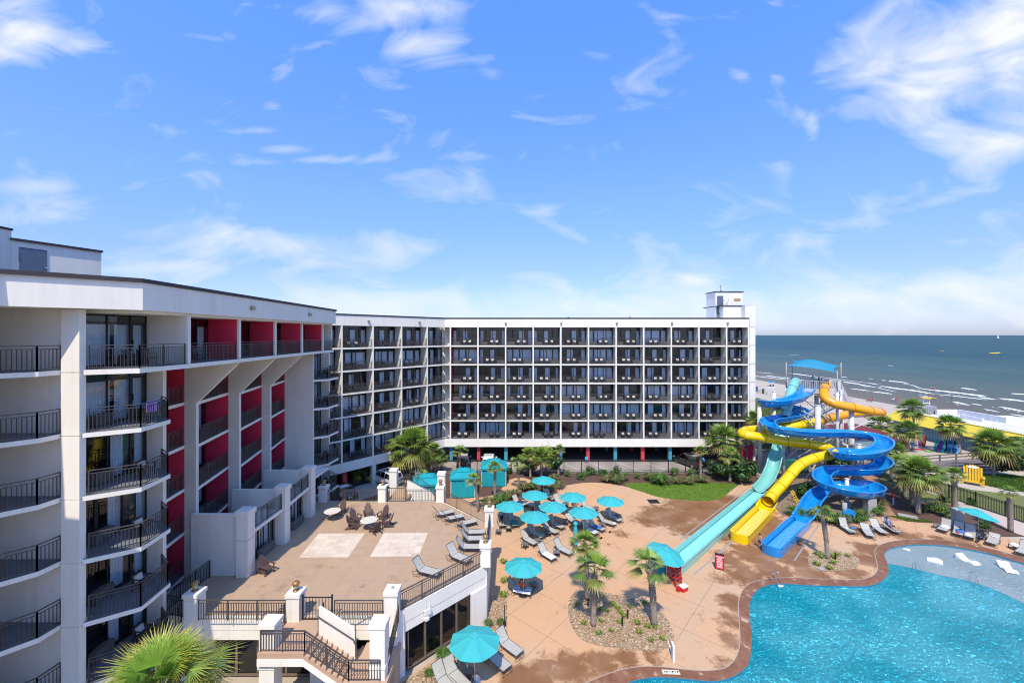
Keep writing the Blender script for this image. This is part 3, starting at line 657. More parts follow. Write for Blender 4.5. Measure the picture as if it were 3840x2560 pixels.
def wing(name,label,org,rz,cols,xa,xb,redbays,rng,face,full=None):
    t=thing(name,label,'building',org,rz)
    n=len(cols)-1
    wl=MB()
    wl.box(xa,0,ZT,xb,16,21.2); wl.box(xa,-.003,2.35,xb,.3,3.33); wl.box(xa,.3,2.45,xb,16,3.3); wl.box(xa,2.5,3.3,xb,16,ZT)
    for x in [cols[i] for i in range(0,n+1,1)]:
        wl.box(x-.012,-.006,20.02,x+.012,.01,21.15)
    wl.build('wall',cream,t)
    rb=MB(); rb.box(xa-.05,-.06,21.2,xb+.05,.35,21.36); rb.build('roof_edge',roofedge,t); b=MB(); b.box(xa,.35,21.2,xb,16,21.22); b.build('roof',roofw,t)
    rw=MB(); rw.face([(xa,2.2,3.3),(xb,2.2,3.3),(xb,2.2,ZT),(xa,2.2,ZT)]); rw.build('room_backing',room_m,t); room_w=1
    for z in SL:
        s=MB(); s.prism([(xa,-.004),(xb,-.004),(xb,2.5),(xa,2.5)],z-.2,z,top=1); s.build('floor_slab',[cream,floorg],t)
    for i,x in enumerate(cols):
        s=MB()
        for j,z in enumerate(SL):
            zt=(SL[j-1]-.2) if j else ZT
            s.box(x-.1,0,z,x+.1,1.6,zt,0)
            if i in redbays: s.box(x+.1,.02,z+.002,x+.106,1.58,zt-.002,1)
        s.build('party_wall',[cream,red],t)
    for j,z in enumerate(SL):
        H=((SL[j-1]-.2) if j else ZT)-z
        for i in range(n):
            x0=cols[i]+.11; w_=cols[i+1]-cols[i]-.22; v_=2 if (i*7+j*3)%5==0 else None
            bw=bay_window(t,x0,1.5,z+.001,rng,variant=None); bw.scale=(w_/CW,1,H/2.552)
            r_=inst(RAIL4,'balcony_railing',t,(x0,.07,z)); r_.scale=(w_/3.83,1,1)
            side=rng.random()<.5
            inst(AC,'air_conditioner',t,(x0+(w_-1.15 if side else .15)-(0 if not side else .0),1.14,z))
            lab=f"{face}, row {ORD[j]} from top, bay {ORD[i]} from left"
            M=TM[t.name]; q=(cols[i]+cols[i+1])/2+(-.35 if side else .35)
            src=BC if (face!='angled block' and rng.random()<.93) or rng.random()<.45 else BD
            kind='cream' if src is BC else 'grey'
            for sd,dx in (('left',-.42),('right',.42)):
                p=M@V((q+dx+rng.uniform(-.06,.06),.72+rng.uniform(-.1,.1),z))
                put(src,p,rz+rng.uniform(-.25,.25),f"{sd} {kind} cushioned chair, {lab}",'balcony chairs of the '+face)
    return t
rng=random.Random(3)
FC=[-9.08+4.07*i for i in range(11)]+[34.85]
fx=FC[0]
front=wing('hotel_wing','straight cream hotel wing facing the camera, grid of balconies above open parking',(fx,60.5,0),0,[x-fx for x in FC],-.82,34.9-fx,[0,1],rng,'straight block')
A0=V((-20.3,49.0,0)); K=V((-9.9,60.5,0)); ang=math.atan2(K.y-A0.y,K.x-A0.x); Lk=(K-A0).length
ang_w=wing('hotel_wing','angled cream hotel wing with balconies joining the straight wing and the red one',tuple(A0),ang,[-8.2,-4.1,0,4.05,8.2,12.4],-8.2,Lk,[],rng,'angled block')
# the fifth angled bay, cut short by the corner
t=ang_w
for j,z in enumerate(SL):
    H=((SL[j-1]-.2) if j else ZT)-z
    w=bay_window(t,12.52,1.5,z,rng); w.scale=(3.6/CW,1,H/2.552)
    r_=inst(RAIL4,'balcony_railing',t,(12.52,.07,z)); r_.scale=((Lk-12.5)/3.83,1,1)
b=MB(); p=TM[t.name]@V((16.15,1.5,0)); 
b.face([(p.x,p.y,3.3),(fx-.1,62.1,3.3),(fx-.1,62.1,ZT),(p.x,p.y,ZT)]); b.face([(fx-.1,60.6,3.3),(fx-.1,62.1,3.3),(fx-.1,62.1,ZT),(fx-.1,60.6,ZT)])
b.box(-14,62.5,3.3,fx,70,ZT); b.prism([(-9.9,60.52),(-12,70),(-5,70)],19.95,21.19); b.prism([(-9.9,60.52),(-13,66),(-7,66)],2.4,3.32)
b.build('wall',cream,t,w=True)
for z in SL:
    b=MB(); b.prism([(-9.9,60.55),(-13,65.5),(-8,65.5)],z-.19,z-.005); b.build('floor_slab',cream,t,w=True)
# front wing extras: parking columns, floodlights, end wall, ceiling
fl=MB(); fl.box(-.13,-.2,-.14,.13,-.01,.12); FLM=fl.mesh('floodlight',mat('floodlight',(.30,.26,.2),(.22,.19,.15),4,.4))
for px in (1896.8,2104.6,2313,2519.5,2728): inst(FLM,'floodlight',front,(XY(px,60.5)-fx,0,20.55))
for s_ in (3.4,11.0): inst(FLM,'floodlight',ang_w,(s_,0,20.55))
for i,x in enumerate(FC[:-1]):
    b=MB(); b.box(x-.2,.55,0,x+.28,1.05,2.45); b.build('parking_column',coral if i%2 else tealp,front,w=False).location=(-fx,0,0)
    b=MB(); b.box(x-.2,6.2,0,x+.28,6.7,2.45); b.build('parking_column',coral if i%2 else tealp,front).location=(-fx,0,0)
b=MB(); b.box(33.9,.5,0,34.6,1.2,2.4); b.build('parking_column',coral,front).location=(-fx,0,0)
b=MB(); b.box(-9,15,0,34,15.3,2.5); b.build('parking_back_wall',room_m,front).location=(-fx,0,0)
for s_,m_ in ((-7.4,bluep),(-3.6,tealp),(.6,coral),(4.2,cream),(8.2,tealp),(12.3,cream)):
    b=MB(); b.box(s_-.25,.4 if m_ is not cream else .0,0,s_+.25,.9 if m_ is not cream else .5,2.36); b.build('parking_column',m_,ang_w)
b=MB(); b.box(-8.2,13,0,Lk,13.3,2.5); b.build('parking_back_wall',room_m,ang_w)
# end stair tower
b=MB(); b.box(34.9,61.5,0,36.45,68,23.2); b.box(32.2,62.6,21.2,34.9,68,23.2)
b.build('stair_tower',white,front,w=True)
b=MB(); b.prism([(34.9,60.5),(35.6,61.4),(34.9,61.5)],2.4,21.2); b.build('bevel_wall',cream,front,w=True)
b=MB()
for z in SL+[20.0]: b.box(35.6,61.485,z-.04,36.45,61.505,z)
b.build('joint_line',roofedge,front,w=True)
b=MB(); b.box(31.7,64,21.2,36.0,67,25.5); ph=b.build('roof_penthouse',white,front,w=True)
b=MB(); b.box(31.6,63.9,25.5,36.1,67.1,25.62); b.box(31.7,62.5,23.2,36.55,68.1,23.32); b.build('roof_edge',roofedge,front,w=True)
b=MB(); b.box(31.95,63.95,22.0,32.9,63.995,24.9); b.build('door',mat('grey_blue_door',(.10,.135,.18),(.085,.115,.15),3,.5),front,w=True)
b=MB(); b.box(34.6,63.96,24.1,35.6,63.995,24.5); b.build('vent_grille',mat('brass_grille',(.42,.29,.10),(.3,.2,.08),5,.5),front,w=True)
b=MB()
for dx in (0,.7): b.bar((31.6+dx,63.6,21.3),(32.9+dx,63.6,23.4),.05); b.bar((31.6+dx,63.6,22.2),(32.9+dx,63.6,24.3),.04)
for i in range(7): b.bar((31.6+i*.2,63.6,21.4+i*.3),(32.4+i*.2,63.6,21.4+i*.3),.04)
b.tube([(33.0,65,25.6),(33.0,65,26.7)],.03,5); b.tube([(32.8,65,26.5),(33.2,65,26.5)],.03,5); b.lathe([(.12,0),(.1,.2)],8,(33.1,65,25.6)); b.build('roof_stair',rail_m,front,w=True)
b=MB(); b.lathe([(.12,0),(.16,.15),(.16,.25)],8,(8.4,61.2,21.22)); b.box(17.5,61.1,21.22,17.6,61.2,21.6); b.build('roof_vent',roofedge,front,w=True)
# ---------------- left wing (red bays)
LW=thing('hotel_wing','nearest hotel wing with red balcony walls, slanted cream fins and bowed balconies','building',(-18,20,0))
def lb(b,name,m,par=None): return b.build(name,m,par or LW,w=True)
def XF(Y): return -17.14-.0645*(Y-21.7)
corn=[(-16.9,18.8),(-17.9,41.7),(-30,44.5),(-42,44.5),(-42,-12),(-18.0,-12),(-18.0,10.8),(-20.4,11.0),(-20.0,16.05)]
b=MB(); b.prism(corn,ZT,21.2)
for Y in (23.6,28.4,33.1,37.4): b.box(-16.9-.0437*(Y-18.8)-.1,Y-.01,20.0,-16.9-.0437*(Y-18.8)+.006,Y+.01,21.15)
# soffit band set back under the parapet
b.prism([(-17.15,19.1),(-18.2,41.6),(-21,41.6),(-21,18.5)],19.80,ZT-.002)
lb(b,'parapet',cream)
big_=[(-16.83,18.7),(-17.83,41.8),(-30,44.6),(-42.1,44.6),(-42.1,-12.1),(-17.9,-12.1),(-17.9,10.7),(-20.3,10.9),(-19.93,15.95)]
b=MB(); b.prism(big_,21.2,21.38); b.prism([(-24.5,36),(-23,36),(-23,41),(-24.5,41)],21.38,21.6); lb(b,'roof_edge',roofedge)
b=MB()
b.box(-42,-12,0,-19.4,10.4,ZT-.002); b.box(-42,11.4,0,-24.3,43,ZT-.002); b.box(-26,17.95,0,-19.5,18.25,ZT-.004)
lb(b,'wall',cream2)
b=MB()
zz0=0
for z in [ZT-.006]+[s_-.02 for s_ in SL]:
    pass
lv=[0.0]+[s_-.1 for s_ in SL[::-1]]+[ZT-.01]
for a_,c_ in zip(lv[:-1],lv[1:]): b.box(-19.5,17.75,a_+.02,-18.7,18.03,c_-.02)
b.box(-19.47,17.78,0,-18.73,18.0,ZT-.01); lb(b,'corner_column',cream)
# row-1 slab and lower slabs
b=MB(); b.prism([(-18.68,17.9),(-17.0,18.75),(-17.05,21.7),(-18.3,39.7),(-18.05,41.6),(-24.4,41.6),(-24.4,18.3),(-18.68,18.3)],SL[0]-.22,SL[0],top=1); lb(b,'floor_slab',[cream,floorg])
def lrail(pts,z): lb(railing_mb(pts,z,post=1.6,pw=.024,tw=.06),'balcony_railing',rail_m)
for j,z in enumerate(SL):
    s=MB(); s.prism([(-20.6,14.6),(-20.3,16.2),(-19.6,17.0),(-19.52,17.93),(-26,17.93),(-26,14.6)],z-.2,z,top=1); lb(s,'floor_slab',[cream,floorg])
    lrail([(-20.62,14.7),(-20.38,16.2),(-19.7,17.03),(-19.62,17.85)],z)
lrail([(-18.6,18.05),(-17.1,18.85),(-17.13,21.5)],SL[0])
ROW1=[21.7,26.2,30.7,35.2,39.7]
for Ya,Yb in zip(ROW1[:-1],ROW1[1:]): lrail([(XF(Ya)-.08,Ya+.15),(XF(Yb)-.08,Yb-.15)],SL[0])
lrail([(-18.38,39.9),(-18.15,41.4)],SL[0])
zt=ZT-.004
for k,Y in enumerate(ROW1):
    s=MB(); s.box(-21.6,Y,SL[0],XF(Y),Y+.22,zt-.14 if k>=0 else zt,0)
    if k: s.box(-21.6,Y-.006,SL[0]+.003,XF(Y)-.12,Y,zt-.15,1)
    lb(s,'party_wall',[cream2,red])
b=MB(); b.box(-21.6,41.6,SL[0],-18.3,41.8,zt); lb(b,'party_wall',cream2)
# lower fins with the slanted brackets
FIN=[(26.2,-20.16,True,-20.9),(30.7,-20.4,True,-21.2),(35.2,-20.75,True,-21.46),(39.2,-19.0,False,-21.7)]
for Y,xf,diag,xr in FIN:
    s=MB(); z1=SL[0]-.22
    if diag:
        x1=XF(Y)-.02; prof=[(-24.3,0),(xf,0),(xf,14.45),(x1,z1-.02),(-24.3,z1-.02)]
        n=len(prof)
        f=[(x,Y,z) for x,z in prof]; bk=[(x,Y+.22,z) for x,z in prof]
        s.face(f); s.face(bk[::-1])
        for i in range(n): s.face([f[(i+1)%n],f[i],bk[i],bk[(i+1)%n]])
    else: s.box(-24.3,Y,0,xf,Y+.22,z1)
    for j,z in enumerate(SL[1:]+[3.4]):
        if j==5: zt2,z=SL[5]-.2,3.4
        else: zt2=SL[j]-.2
        x1=xr if not(j==0) else xr
        s.box(-24.3,Y-.006,z+.003,x1,Y,zt2-.003,1)
    lb(s,'fin_wall',[cream2,red])
BAYS=[(21.92,26.2,-20.1,-20.9),(26.42,30.7,-20.2,-21.2),(30.92,35.2,-20.45,-21.46),(35.42,39.2,-20.8,-21.7)]
for (Ya,Yb,xa,xb) in BAYS:
    for z in SL[1:]:
        s=MB(); s.prism([(xa,Ya),(xb,Yb-.008),(-24.3,Yb-.008),(-24.3,Ya)],z-.2,z,top=1); lb(s,'floor_slab',[cream,floorg])
        lrail([(xa-.07,Ya+.06),(xb-.07,Yb-.1)],z)
s=MB(); s.box(-24.3,21.7,0,-18.45,21.92,SL[0]-.22); lb(s,'fin_wall',cream2)
s=MB(); s.box(-24.3,43.2,0,-19.25,43.42,SL[0]-.2); s.box(-24.3,39.42,SL[5]-.2-3.3,-24.2,43.2,SL[0]); lb(s,'fin_wall',cream)
for z in SL[1:]:
    s=MB(); s.prism([(-18.68,17.86),(-17.1,18.95),(-17.3,20.8),(-18.4,21.69),(-21.5,21.69),(-21.5,18.3),(-18.68,18.3)],z-.2,z,top=1); lb(s,'floor_slab',[cream,floorg])
    lrail([(-18.6,18.05),(-17.2,19.02),(-17.4,20.75),(-18.35,21.5)],z)
    s=MB(); s.prism([(-19.0,39.25),(-17.95,40.0),(-17.75,42.0),(-19.2,43.19),(-24.2,43.19),(-24.2,39.42),(-19.0,39.42)],z-.2,z,top=1); lb(s,'floor_slab',[cream,floorg])
    lrail([(-18.95,39.45),(-18.03,40.1),(-17.85,41.95),(-19.15,43.05)],z)
# windows of the left wing: placed along lines (front edge points) facing +X
def lwin(p,q,z,H,k,cur):
    p,q=V((*p,z)),V((*q,z)); d=q-p; l=d.length; rz=math.atan2(d.y,d.x)
    fr,pn=WINS[k]; w=inst(fr,'window',LW); M=TM[LW.name].inverted(); w.location=M@p; w.rotation_euler=(0,0,rz); w.scale=(l/CW,1,H/2.55)
    inst(pn,'pane',w); inst(CUR[cur],'curtain',w)
    b=MB(); b.face([(p.x-1.4,p.y-.1,z),(q.x-1.4,q.y,z),(q.x-1.4,q.y,z+H),(p.x-1.4,p.y-.1,z+H)]); lb(b,'room_backing',room_m)
lwin((-19.75,18.65),(-19.3,21.7),SL[0],2.5,1,5)
for k,(a_,c_) in enumerate(((21.92,26.2),(26.42,30.7),(30.92,35.2),(35.42,39.7))): lwin((-19.15-.05*(a_-21.7),a_),(-19.15-.05*(c_-21.7),c_),SL[0],2.5,0,[0,4,2,3][k])
for j,z in enumerate(SL[1:]): lwin((-19.75,18.65),(-19.3,21.7),z,2.5,[1,1,2,1,1][j],[5,3,1,3,0][j]); lwin((-19.7,39.45),(-20.1,43.19),z,2.5,0,[2,5,3,4,1][j])
for j,z in enumerate(SL[1:]):
    for i,(Ya,Yb,xa,xb) in enumerate(BAYS):
        xw=[-22.4,-22.9,-23.2,-23.4][i]; lwin((xw+.1,Ya),(xw,Yb-.01),z,2.5,[1,0,2,1][(i+j)%4 if i else 0],[2,0,5,3,1][(i+j)%5])
lwin((-19.75,18.65),(-19.3,21.7),.4,2.7,1,5)
M=TM[LW.name].inverted()
for z in SL: 
    o=inst(AC,'air_conditioner',LW,M@V((-19.25,19.0 if z!=SL[0] else 20.5,z+.03)),R(98))
for Y,x in ((27.2,-16.37),(35.7,-17.1)):
    o=inst(FLM,'floodlight',LW,M@V((-16.9-.0437*(Y-18.8)+.0,Y,20.6)),R(90))
# roof plant room
b=MB(); b.prism([(-29.2,24),(-27.6,27.6),(-34,32),(-40,24)],21.2,24.35); b.box(-36,23.2,21.2,-29.25,24,24.9); b.build('penthouse',cream,LW,w=True)
b=MB(); b.prism([(-29.1,23.93),(-27.48,27.6),(-34,32.1),(-40,23.95)],24.35,24.47); b.box(-36.1,23.1,24.9,-29.2,24.05,25.02); lb(b,'roof_edge',roofedge)
b=MB(); b.obox((-28.86,24.75,22.95),(1.15,.06,2.1),rz=math.atan2(3.6,1.6)); d=lb(b,'door',MATS['grey_blue_door']); b=MB(); b.obox((-28.62,25.2,22.9),(.1,.16,.06),rz=math.atan2(3.6,1.6)); b.build('handle',steel,d,w=True)
b=railing_mb([(-28.4,23.6),(-27.2,26.4)],21.5,h=.95,pitch=9,post=3.7,tw=.04,sub=.5); b.bar((-27.2,26.4,22.4),(-26.8,27.1,21.4),.04); lb(b,'roof_railing',steelw)
# chairs on the near balconies
for j,(z,x,y,rz,k) in enumerate([(SL[0],-18.55,20.1,2.0,BD),(SL[0],-18.6,20.9,1.4,BD),(SL[1],-18.4,20.4,1.8,BD),(SL[2],-18.3,20.5,1.8,BC),(SL[3],-18.2,20.2,1.7,BC),(SL[4],-18.3,20.3,1.7,BC),(SL[5],-18.5,20.6,1.7,BC)]):
    put(k,(x,y,z),rz,f"{'grey' if k is BD else 'cream'} cushioned chair, bowed balcony by tall corner column, "+('left one, ' if j==0 else 'right one, ' if j==1 else '')+f"row {ORD[SL.index(z)]} from top",'chairs on the near bowed balconies')
for z in SL: put(BD,(-20.95,16.3,z),1.57,f"dark chair behind the leftmost near railing, balcony row {ORD[SL.index(z)]} from top",'chairs on the leftmost balconies')
for i,(Ya,Yb,xa,xb) in enumerate([(21.92,26.2,-18.2,0),(26.42,30.7,-18.5,0),(30.92,35.2,-18.8,0),(35.42,39.2,-19.1,0)]):
    put(BD,(xa,Ya+1.8,SL[0]),1.6,f"dark chair on the top balcony with red side wall, {ORD[i]} from left",'chairs on the red balconies'); 
for i,(Ya,Yb,xa,xb) in enumerate(BAYS):
    for j,z in enumerate(SL[1:]):
        if i==3 and j==0: continue
        put(BD,(xa-1.0,(Ya+Yb)/2+.3,z),1.5,f"dark chair before red wall, balcony column {ORD[i]} from left, row {ORD[j+1]} from top",'chairs on the red balconies')
for j,z in enumerate(SL[1:]):
    for s_,y in (('left',40.6),('right',41.7)): put(BD,(-18.75,y,z),1.4,f"{s_} dark chair on bowed balcony at far end of red wing, row {ORD[j+1]} from top",'chairs on the far bowed balconies')
# towel hung on the railing of the second bowed balcony
b=MB(); p=V((-17.33,20.1,SL[1]+1.1)); 
b.obox((-17.32,19.75,SL[1]+.86),(.03,.55,.55)); tag(b.build('towel',mat('lilac_towel',(.38,.24,.5),(.3,.19,.4),8,.95)),'lilac towel hung on the bowed balcony railing above the terrace','towel')
b=MB(); b.obox((-18.3,20.6,SL[1]+.75),(.5,.9,.12)); b.obox((-18.2,20.9,SL[1]+.8),(.3,.5,.1)); tag(b.build('towel',towelb),'blue towels heaped on a bowed balcony table, second row','towels')
# ---------------------------------------------------------------- raised terrace
TZ=3.7
TP=[(-18.9,22.1),(-6.46,22.1),(-1.66,27.0),(-1.66,32.6),(-6.5,37.4),(-18.9,37.4)]
TE=thing('terrace','raised tan tiled terrace with cream piers, grey railings and glazed room below','terrace',(-10,30,0))
def tb(b,name,m,par=None,smooth=False): return b.build(name,m,par or TE,smooth=smooth,w=True)
b=MB(); b.prism(TP,2.95,TZ); b.prism([(-18.8,22.14),(-6.48,22.14),(-1.7,27.02),(-1.7,32.58),(-6.52,37.36),(-18.8,37.36)],2.93,2.955)
b.prism([(-18.87,22.12),(-6.47,22.12),(-1.68,27.01),(-1.68,32.59),(-6.51,37.38),(-18.87,37.38)],2.4,2.93); tb(b,'fascia',cream)
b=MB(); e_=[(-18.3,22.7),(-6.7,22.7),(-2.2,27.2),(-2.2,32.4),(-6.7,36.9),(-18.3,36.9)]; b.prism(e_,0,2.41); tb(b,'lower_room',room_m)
b=MB(); b.prism([(-1.9,27.0),(-1.67,27.0),(-1.67,32.6),(-1.9,32.6)],0,2.4); tb(b,'lower_wall',cream); b=MB(); b.prism([(-1.67,32.6),(-6.5,37.39),(-6.7,37.2),(-1.9,32.5)],0,2.4)
tb(b,'lower_wall',cream); b=MB(); b.box(-19,37.1,0,-6.5,37.38,2.4)
tb(b,'lower_wall',cream); b=MB(); b.prism([(-2.55,25.95),(-1.68,26.9),(-1.68,27.6),(-2.9,26.4)],0,2.4); tb(b,'lower_pier',cream); b=MB(); b.prism([(-6.47,22.12),(-5.9,22.7),(-6.2,23.0),(-6.9,22.6)],0,2.4); tb(b,'lower_wall',cream)
def lowin(p,q,z,H,k,w_=None):
    p,q=V((*p,z)),V((*q,z)); d=q-p; l=d.length; nb=MB(); a=math.atan2(d.y,d.x); n=k
    M=Matrix.Translation(p)@Matrix.Rotation(a,4,'Z')
    def bx(*c):
        t_=MB(); t_.box(*c); nb._add([M@V(v_) for v_ in t_.v],[(3,2,1,0),(4,5,6,7),(0,1,5,4),(1,2,6,5),(2,3,7,6),(3,0,4,7)])
    for i in range(n+1): x=l*i/n; bx(max(0,x-.06),-.06,0,min(l,x+.06),.04,H)
    bx(.06,-.05,0,l-.06,.03,.12); bx(.06,-.05,H-.1,l-.06,.03,H)
    fr=tb(nb,'window',bronze); nb=MB(); f=[M@V(v_) for v_ in ((.06,0,.12),(l-.06,0,.12),(l-.06,0,H-.1),(.06,0,H-.1))]; nb.face(f)
    o=nb.build('pane',pane_m,None); o.parent=fr; 
    Mi=TM[TE.name].inverted(); o.data.transform(Mi); return fr
lowin((-5.85,22.95),(-2.65,26.15),.15,2.28,4); lowin((-13.9,22.6),(-10.9,22.6),.1,2.32,2); lowin((-16.3,22.6),(-13.95,22.6),.1,2.32,2)
b=MB(); b.box(-16.9,22.15,0,-16.35,22.75,2.4); tb(b,'lower_pier',cream); b=MB(); b.box(-10.9,22.15,0,-10.0,22.75,2.4); tb(b,'lower_wall',cream)
b=MB(); b.prism([(-18.85,22.15),(-6.5,22.15),(-1.72,27.02),(-1.72,32.58),(-6.52,37.34),(-18.85,37.34)],TZ-.01,TZ+.004); tb(b,'terrace_floor',terr_m)
b=MB(); b.face([(*G(px,py,TZ)[:2],TZ+.009) for px,py in ((1194.7,2000),(1121,2090),(1305,2088.6),(1369.4,1998.4))]); tb(b,'tile_inlay',inlay_m)
b=MB(); b.face([(*G(px,py,TZ)[:2],TZ+.009) for px,py in ((1439.8,1997.6),(1387,2086.5),(1570,2084.5),(1604.4,1996.8))]); tb(b,'tile_inlay',inlay_m)
for px,py in ((983,2197),(1244,2125)):
    c=G(px,py,TZ); b=MB(); b.lathe([(.13,.011),(.1,.013)],12,(c.x,c.y,TZ)); tb(b,'floor_drain',MATS['brass_grille'])
def pier(x,y,z0,z1,w_=.68,lamp=True,rz=0,stub=False,cap=.05):
    b=MB(); h=w_/2; M=Matrix.Rotation(rz,3,'Z')
    def bx(hw,a,c): b.obox((x,y,(a+c)/2),(hw*2,hw*2,c-a),rz=rz)
    bx(h,z0,z1-.34); bx(h-.03,z1-.34,z1-.31); bx(h,z1-.31,z1-.22); bx(h-.03,z1-.22,z1-.19); bx(h+cap,z1-.19,z1)
    p=tb(b,'pier',cream)
    if lamp:
        l=MB(); l.lathe([(.05,0),(.16,.02),(.16,.05),(.05,.07),(.05,.12)],12,(x,y,z1)); lo=tb(l,'lantern',brass,smooth=True)
        g_=MB(); g_.lathe([(.09,.12),(.13,.16),(.14,.36),(.11,.38)],10,(x,y,z1)); g_.build('lantern_glass',amber,TE,smooth=True,w=True)
        c=MB(); c.lathe([(.20,.38),(.20,.41),(.17,.47),(.08,.53),(.0,.54)],12,(x,y,z1)); c.build('lantern_cap',brass,TE,smooth=True,w=True)
    if stub:
        l=MB(); l.lathe([(.07,0),(.05,.12),(.02,.13)],6,(x,y,z1)); l.bar((x,y,z1+.05),(x+.1,y+.08,z1+.1),.03); tb(l,'lamp_stub',concrete)
PZ=5.15
Q=dict(q8=(-16.95,21.95),q7=(-11.55,21.95),q6=(-6.45,22.15),q5=(-1.75,27.05),q4=(-1.8,32.6),q3=(-6.5,37.35),q2=(-11.75,37.35),q1=(-17.1,37.35))
for k in ('q8','q7','q4','q3','q2','q1','q5'): pier(*Q[k],2.9 if k in('q8','q7') else TZ,PZ,lamp=True)
pier(*Q['q6'],0,PZ,lamp=False,stub=True)
b=MB(); b.box(-17.35,21.55,0,-16.55,22.35,2.9); b.box(-17.38,21.52,2.86,-16.52,22.38,2.95); tb(b,'lower_pier',cream)
pier(-2.0,27.3,0,TZ,lamp=False)
def tr(pts,z=TZ): tb(railing_mb(pts,z,post=1.7,pitch=.13,pw=.03,tw=.075),'railing',rail_m)
tr([(-16.6,21.75),(-11.95,21.75)]); tr([(-9.4,21.75),(-6.85,21.75)]); tr([(-6.2,22.4),(-2.0,26.75)]); tr([(-1.75,27.45),(-1.75,32.2)]); tr([(-2.05,32.9),(-6.2,37.1)])
tr([(-6.9,37.3),(-9.6,37.3)]); tr([(-12.15,37.3),(-16.7,37.3)])
def gate(x0,x1,y):
    b=MB(); z=TZ
    for x in (x0,x1): b.bar((x,y,z),(x,y,z+1.35),.07)
    for zz_ in (.06,1.2): b.bar((x0,y,z+zz_),(x1,y,z+zz_),.04)
    n=9
    for i in range(1,n): x=x0+(x1-x0)*i/n; b.bar((x,y,z+.06),(x,y,z+1.2),.022)
    tb(b,'gate',rail_b)
gate(-11.1,-9.55,21.8); gate(-11.3,-9.7,37.3)
tb(railing_mb([(-18.85,25.6),(-18.85,22.2)],TZ,post=1.2,pw=.025),'railing',rail_b); tb(railing_mb([(-18.85,22.2),(-17.3,21.9)],TZ,post=1.2,pw=.025),'railing',rail_b)
tb(railing_mb([(-17.4,21.6,TZ),(-18.9,20.0,2.6),(-19.0,18.8,1.6)],TZ,post=1.2,pw=.025),'railing',rail_b)
# near stair: landing, flight, middle wall
b=MB(); b.box(-12.1,19.5,3.45,-9.9,22.1,TZ+.002); 
n=8; dz=(TZ-2.3)/n; dx=2.1/n
for i in range(n): b.box(-9.9+i*dx,19.5,TZ-(i+1)*dz-.35,-9.9+(i+1)*dx,20.9,TZ-(i+1)*dz)
b.box(-7.8,19.5,1.95,-5.95,22.1,2.3-.0)
for i in range(6): b.box(-7.8-(i+1)*dx,21.12,2.3-(i+1)*dz-.35,-7.8-i*dx,22.1,2.3-(i+1)*dz)
tb(b,'stair',mat('stair_tan',(.46,.30,.19),(.41,.27,.175),1,.8))
b=MB()
def slab_xz(prof,y0,y1,mi=0):
    f=[(x,y0,z) for x,z in prof]; k=[(x,y1,z) for x,z in prof]; b.face(f,mi); b.face(k[::-1],mi)
    for i in range(len(prof)): b.face([f[(i+1)%len(prof)],f[i],k[i],k[(i+1)%len(prof)]],mi)
slab_xz([(-9.9,3.4),(-7.8,1.95),(-7.8,1.6),(-9.9,3.1),(-12.1,3.1),(-12.1,3.44),(-9.95,3.44)],19.46,19.56)
slab_xz([(-9.85,2.2),(-8.0,1.2),(-8.0,3.75),(-9.85,4.95)],20.92,21.10)
slab_xz([(-12.1,3.2),(-9.9,3.2),(-9.9,3.44),(-12.1,3.44)],19.56,22.0); tb(b,'stair_wall',cream)
b=MB(); b.box(-9.4,21.0,0,-6.0,22.0,1.9); tb(b,'stair_base',mat('stair_base_tan',(.40,.32,.24),(.36,.29,.21),1,.8))  # dark tan block under the stair
tb(railing_mb([(-12.0,19.6,TZ),(-9.9,19.6,TZ),(-7.8,19.6,2.3),(-6.3,19.6,2.3)],0,h=1.0,pitch=.13,pw=.03,post=1.1,tw=.075),'railing',rail_m)
tb(railing_mb([(-12.0,19.7,TZ),(-11.95,21.6,TZ)],0,h=1.0,post=1.4,pw=.024),'railing',rail_m); tb(railing_mb([(-9.95,21.7,TZ),(-9.9,21.0,TZ)],0,h=1.0,post=1.4,pw=.024),'railing',rail_m)
tb(railing_mb([(-6.1,20.2,2.3),(-6.05,21.9,3.5)],0,h=1.0,post=1.4,pw=.024),'railing',rail_m)
b=MB(); b.tube([(-9.9,20.85,4.55),(-9.6,20.85,4.35),(-8.05,20.85,3.35),(-8.0,20.85,3.15)],.03,6); b.tube([(-8.0,20.95,2.4),(-8.0,20.95,4.0),(-7.4,21.2,4.25),(-6.9,21.3,4.25)],.03,6); tb(b,'handrail',rail_m)
pier(-11.75,20.0,0,4.95,lamp=False,w_=.72); pier(-6.45,20.0,0,4.95,lamp=False,w_=.72)
for x in (-11.75,-6.45):
    b=MB(); b.obox((x,20.0,2.9),(.80,.80,.14)); b.obox((x,20.0,1.0),(.84,.84,.5)); tb(b,'pier_band',cream)
# white wireless box on the diagonal fascia
c=D(1582,2300,23.6); b=MB(); b.obox((-4.85,23.62,2.9),(.42,.12,.3),rz=R(45)); b.bar((-4.95,23.5,3.0),(-4.95,23.5,3.45),.03); b.bar((-4.75,23.65,3.0),(-4.75,23.65,3.45),.03); b.obox((-4.9,23.5,2.6),(.25,.25,.16),rz=R(45)); tb(b,'antenna_box',white)
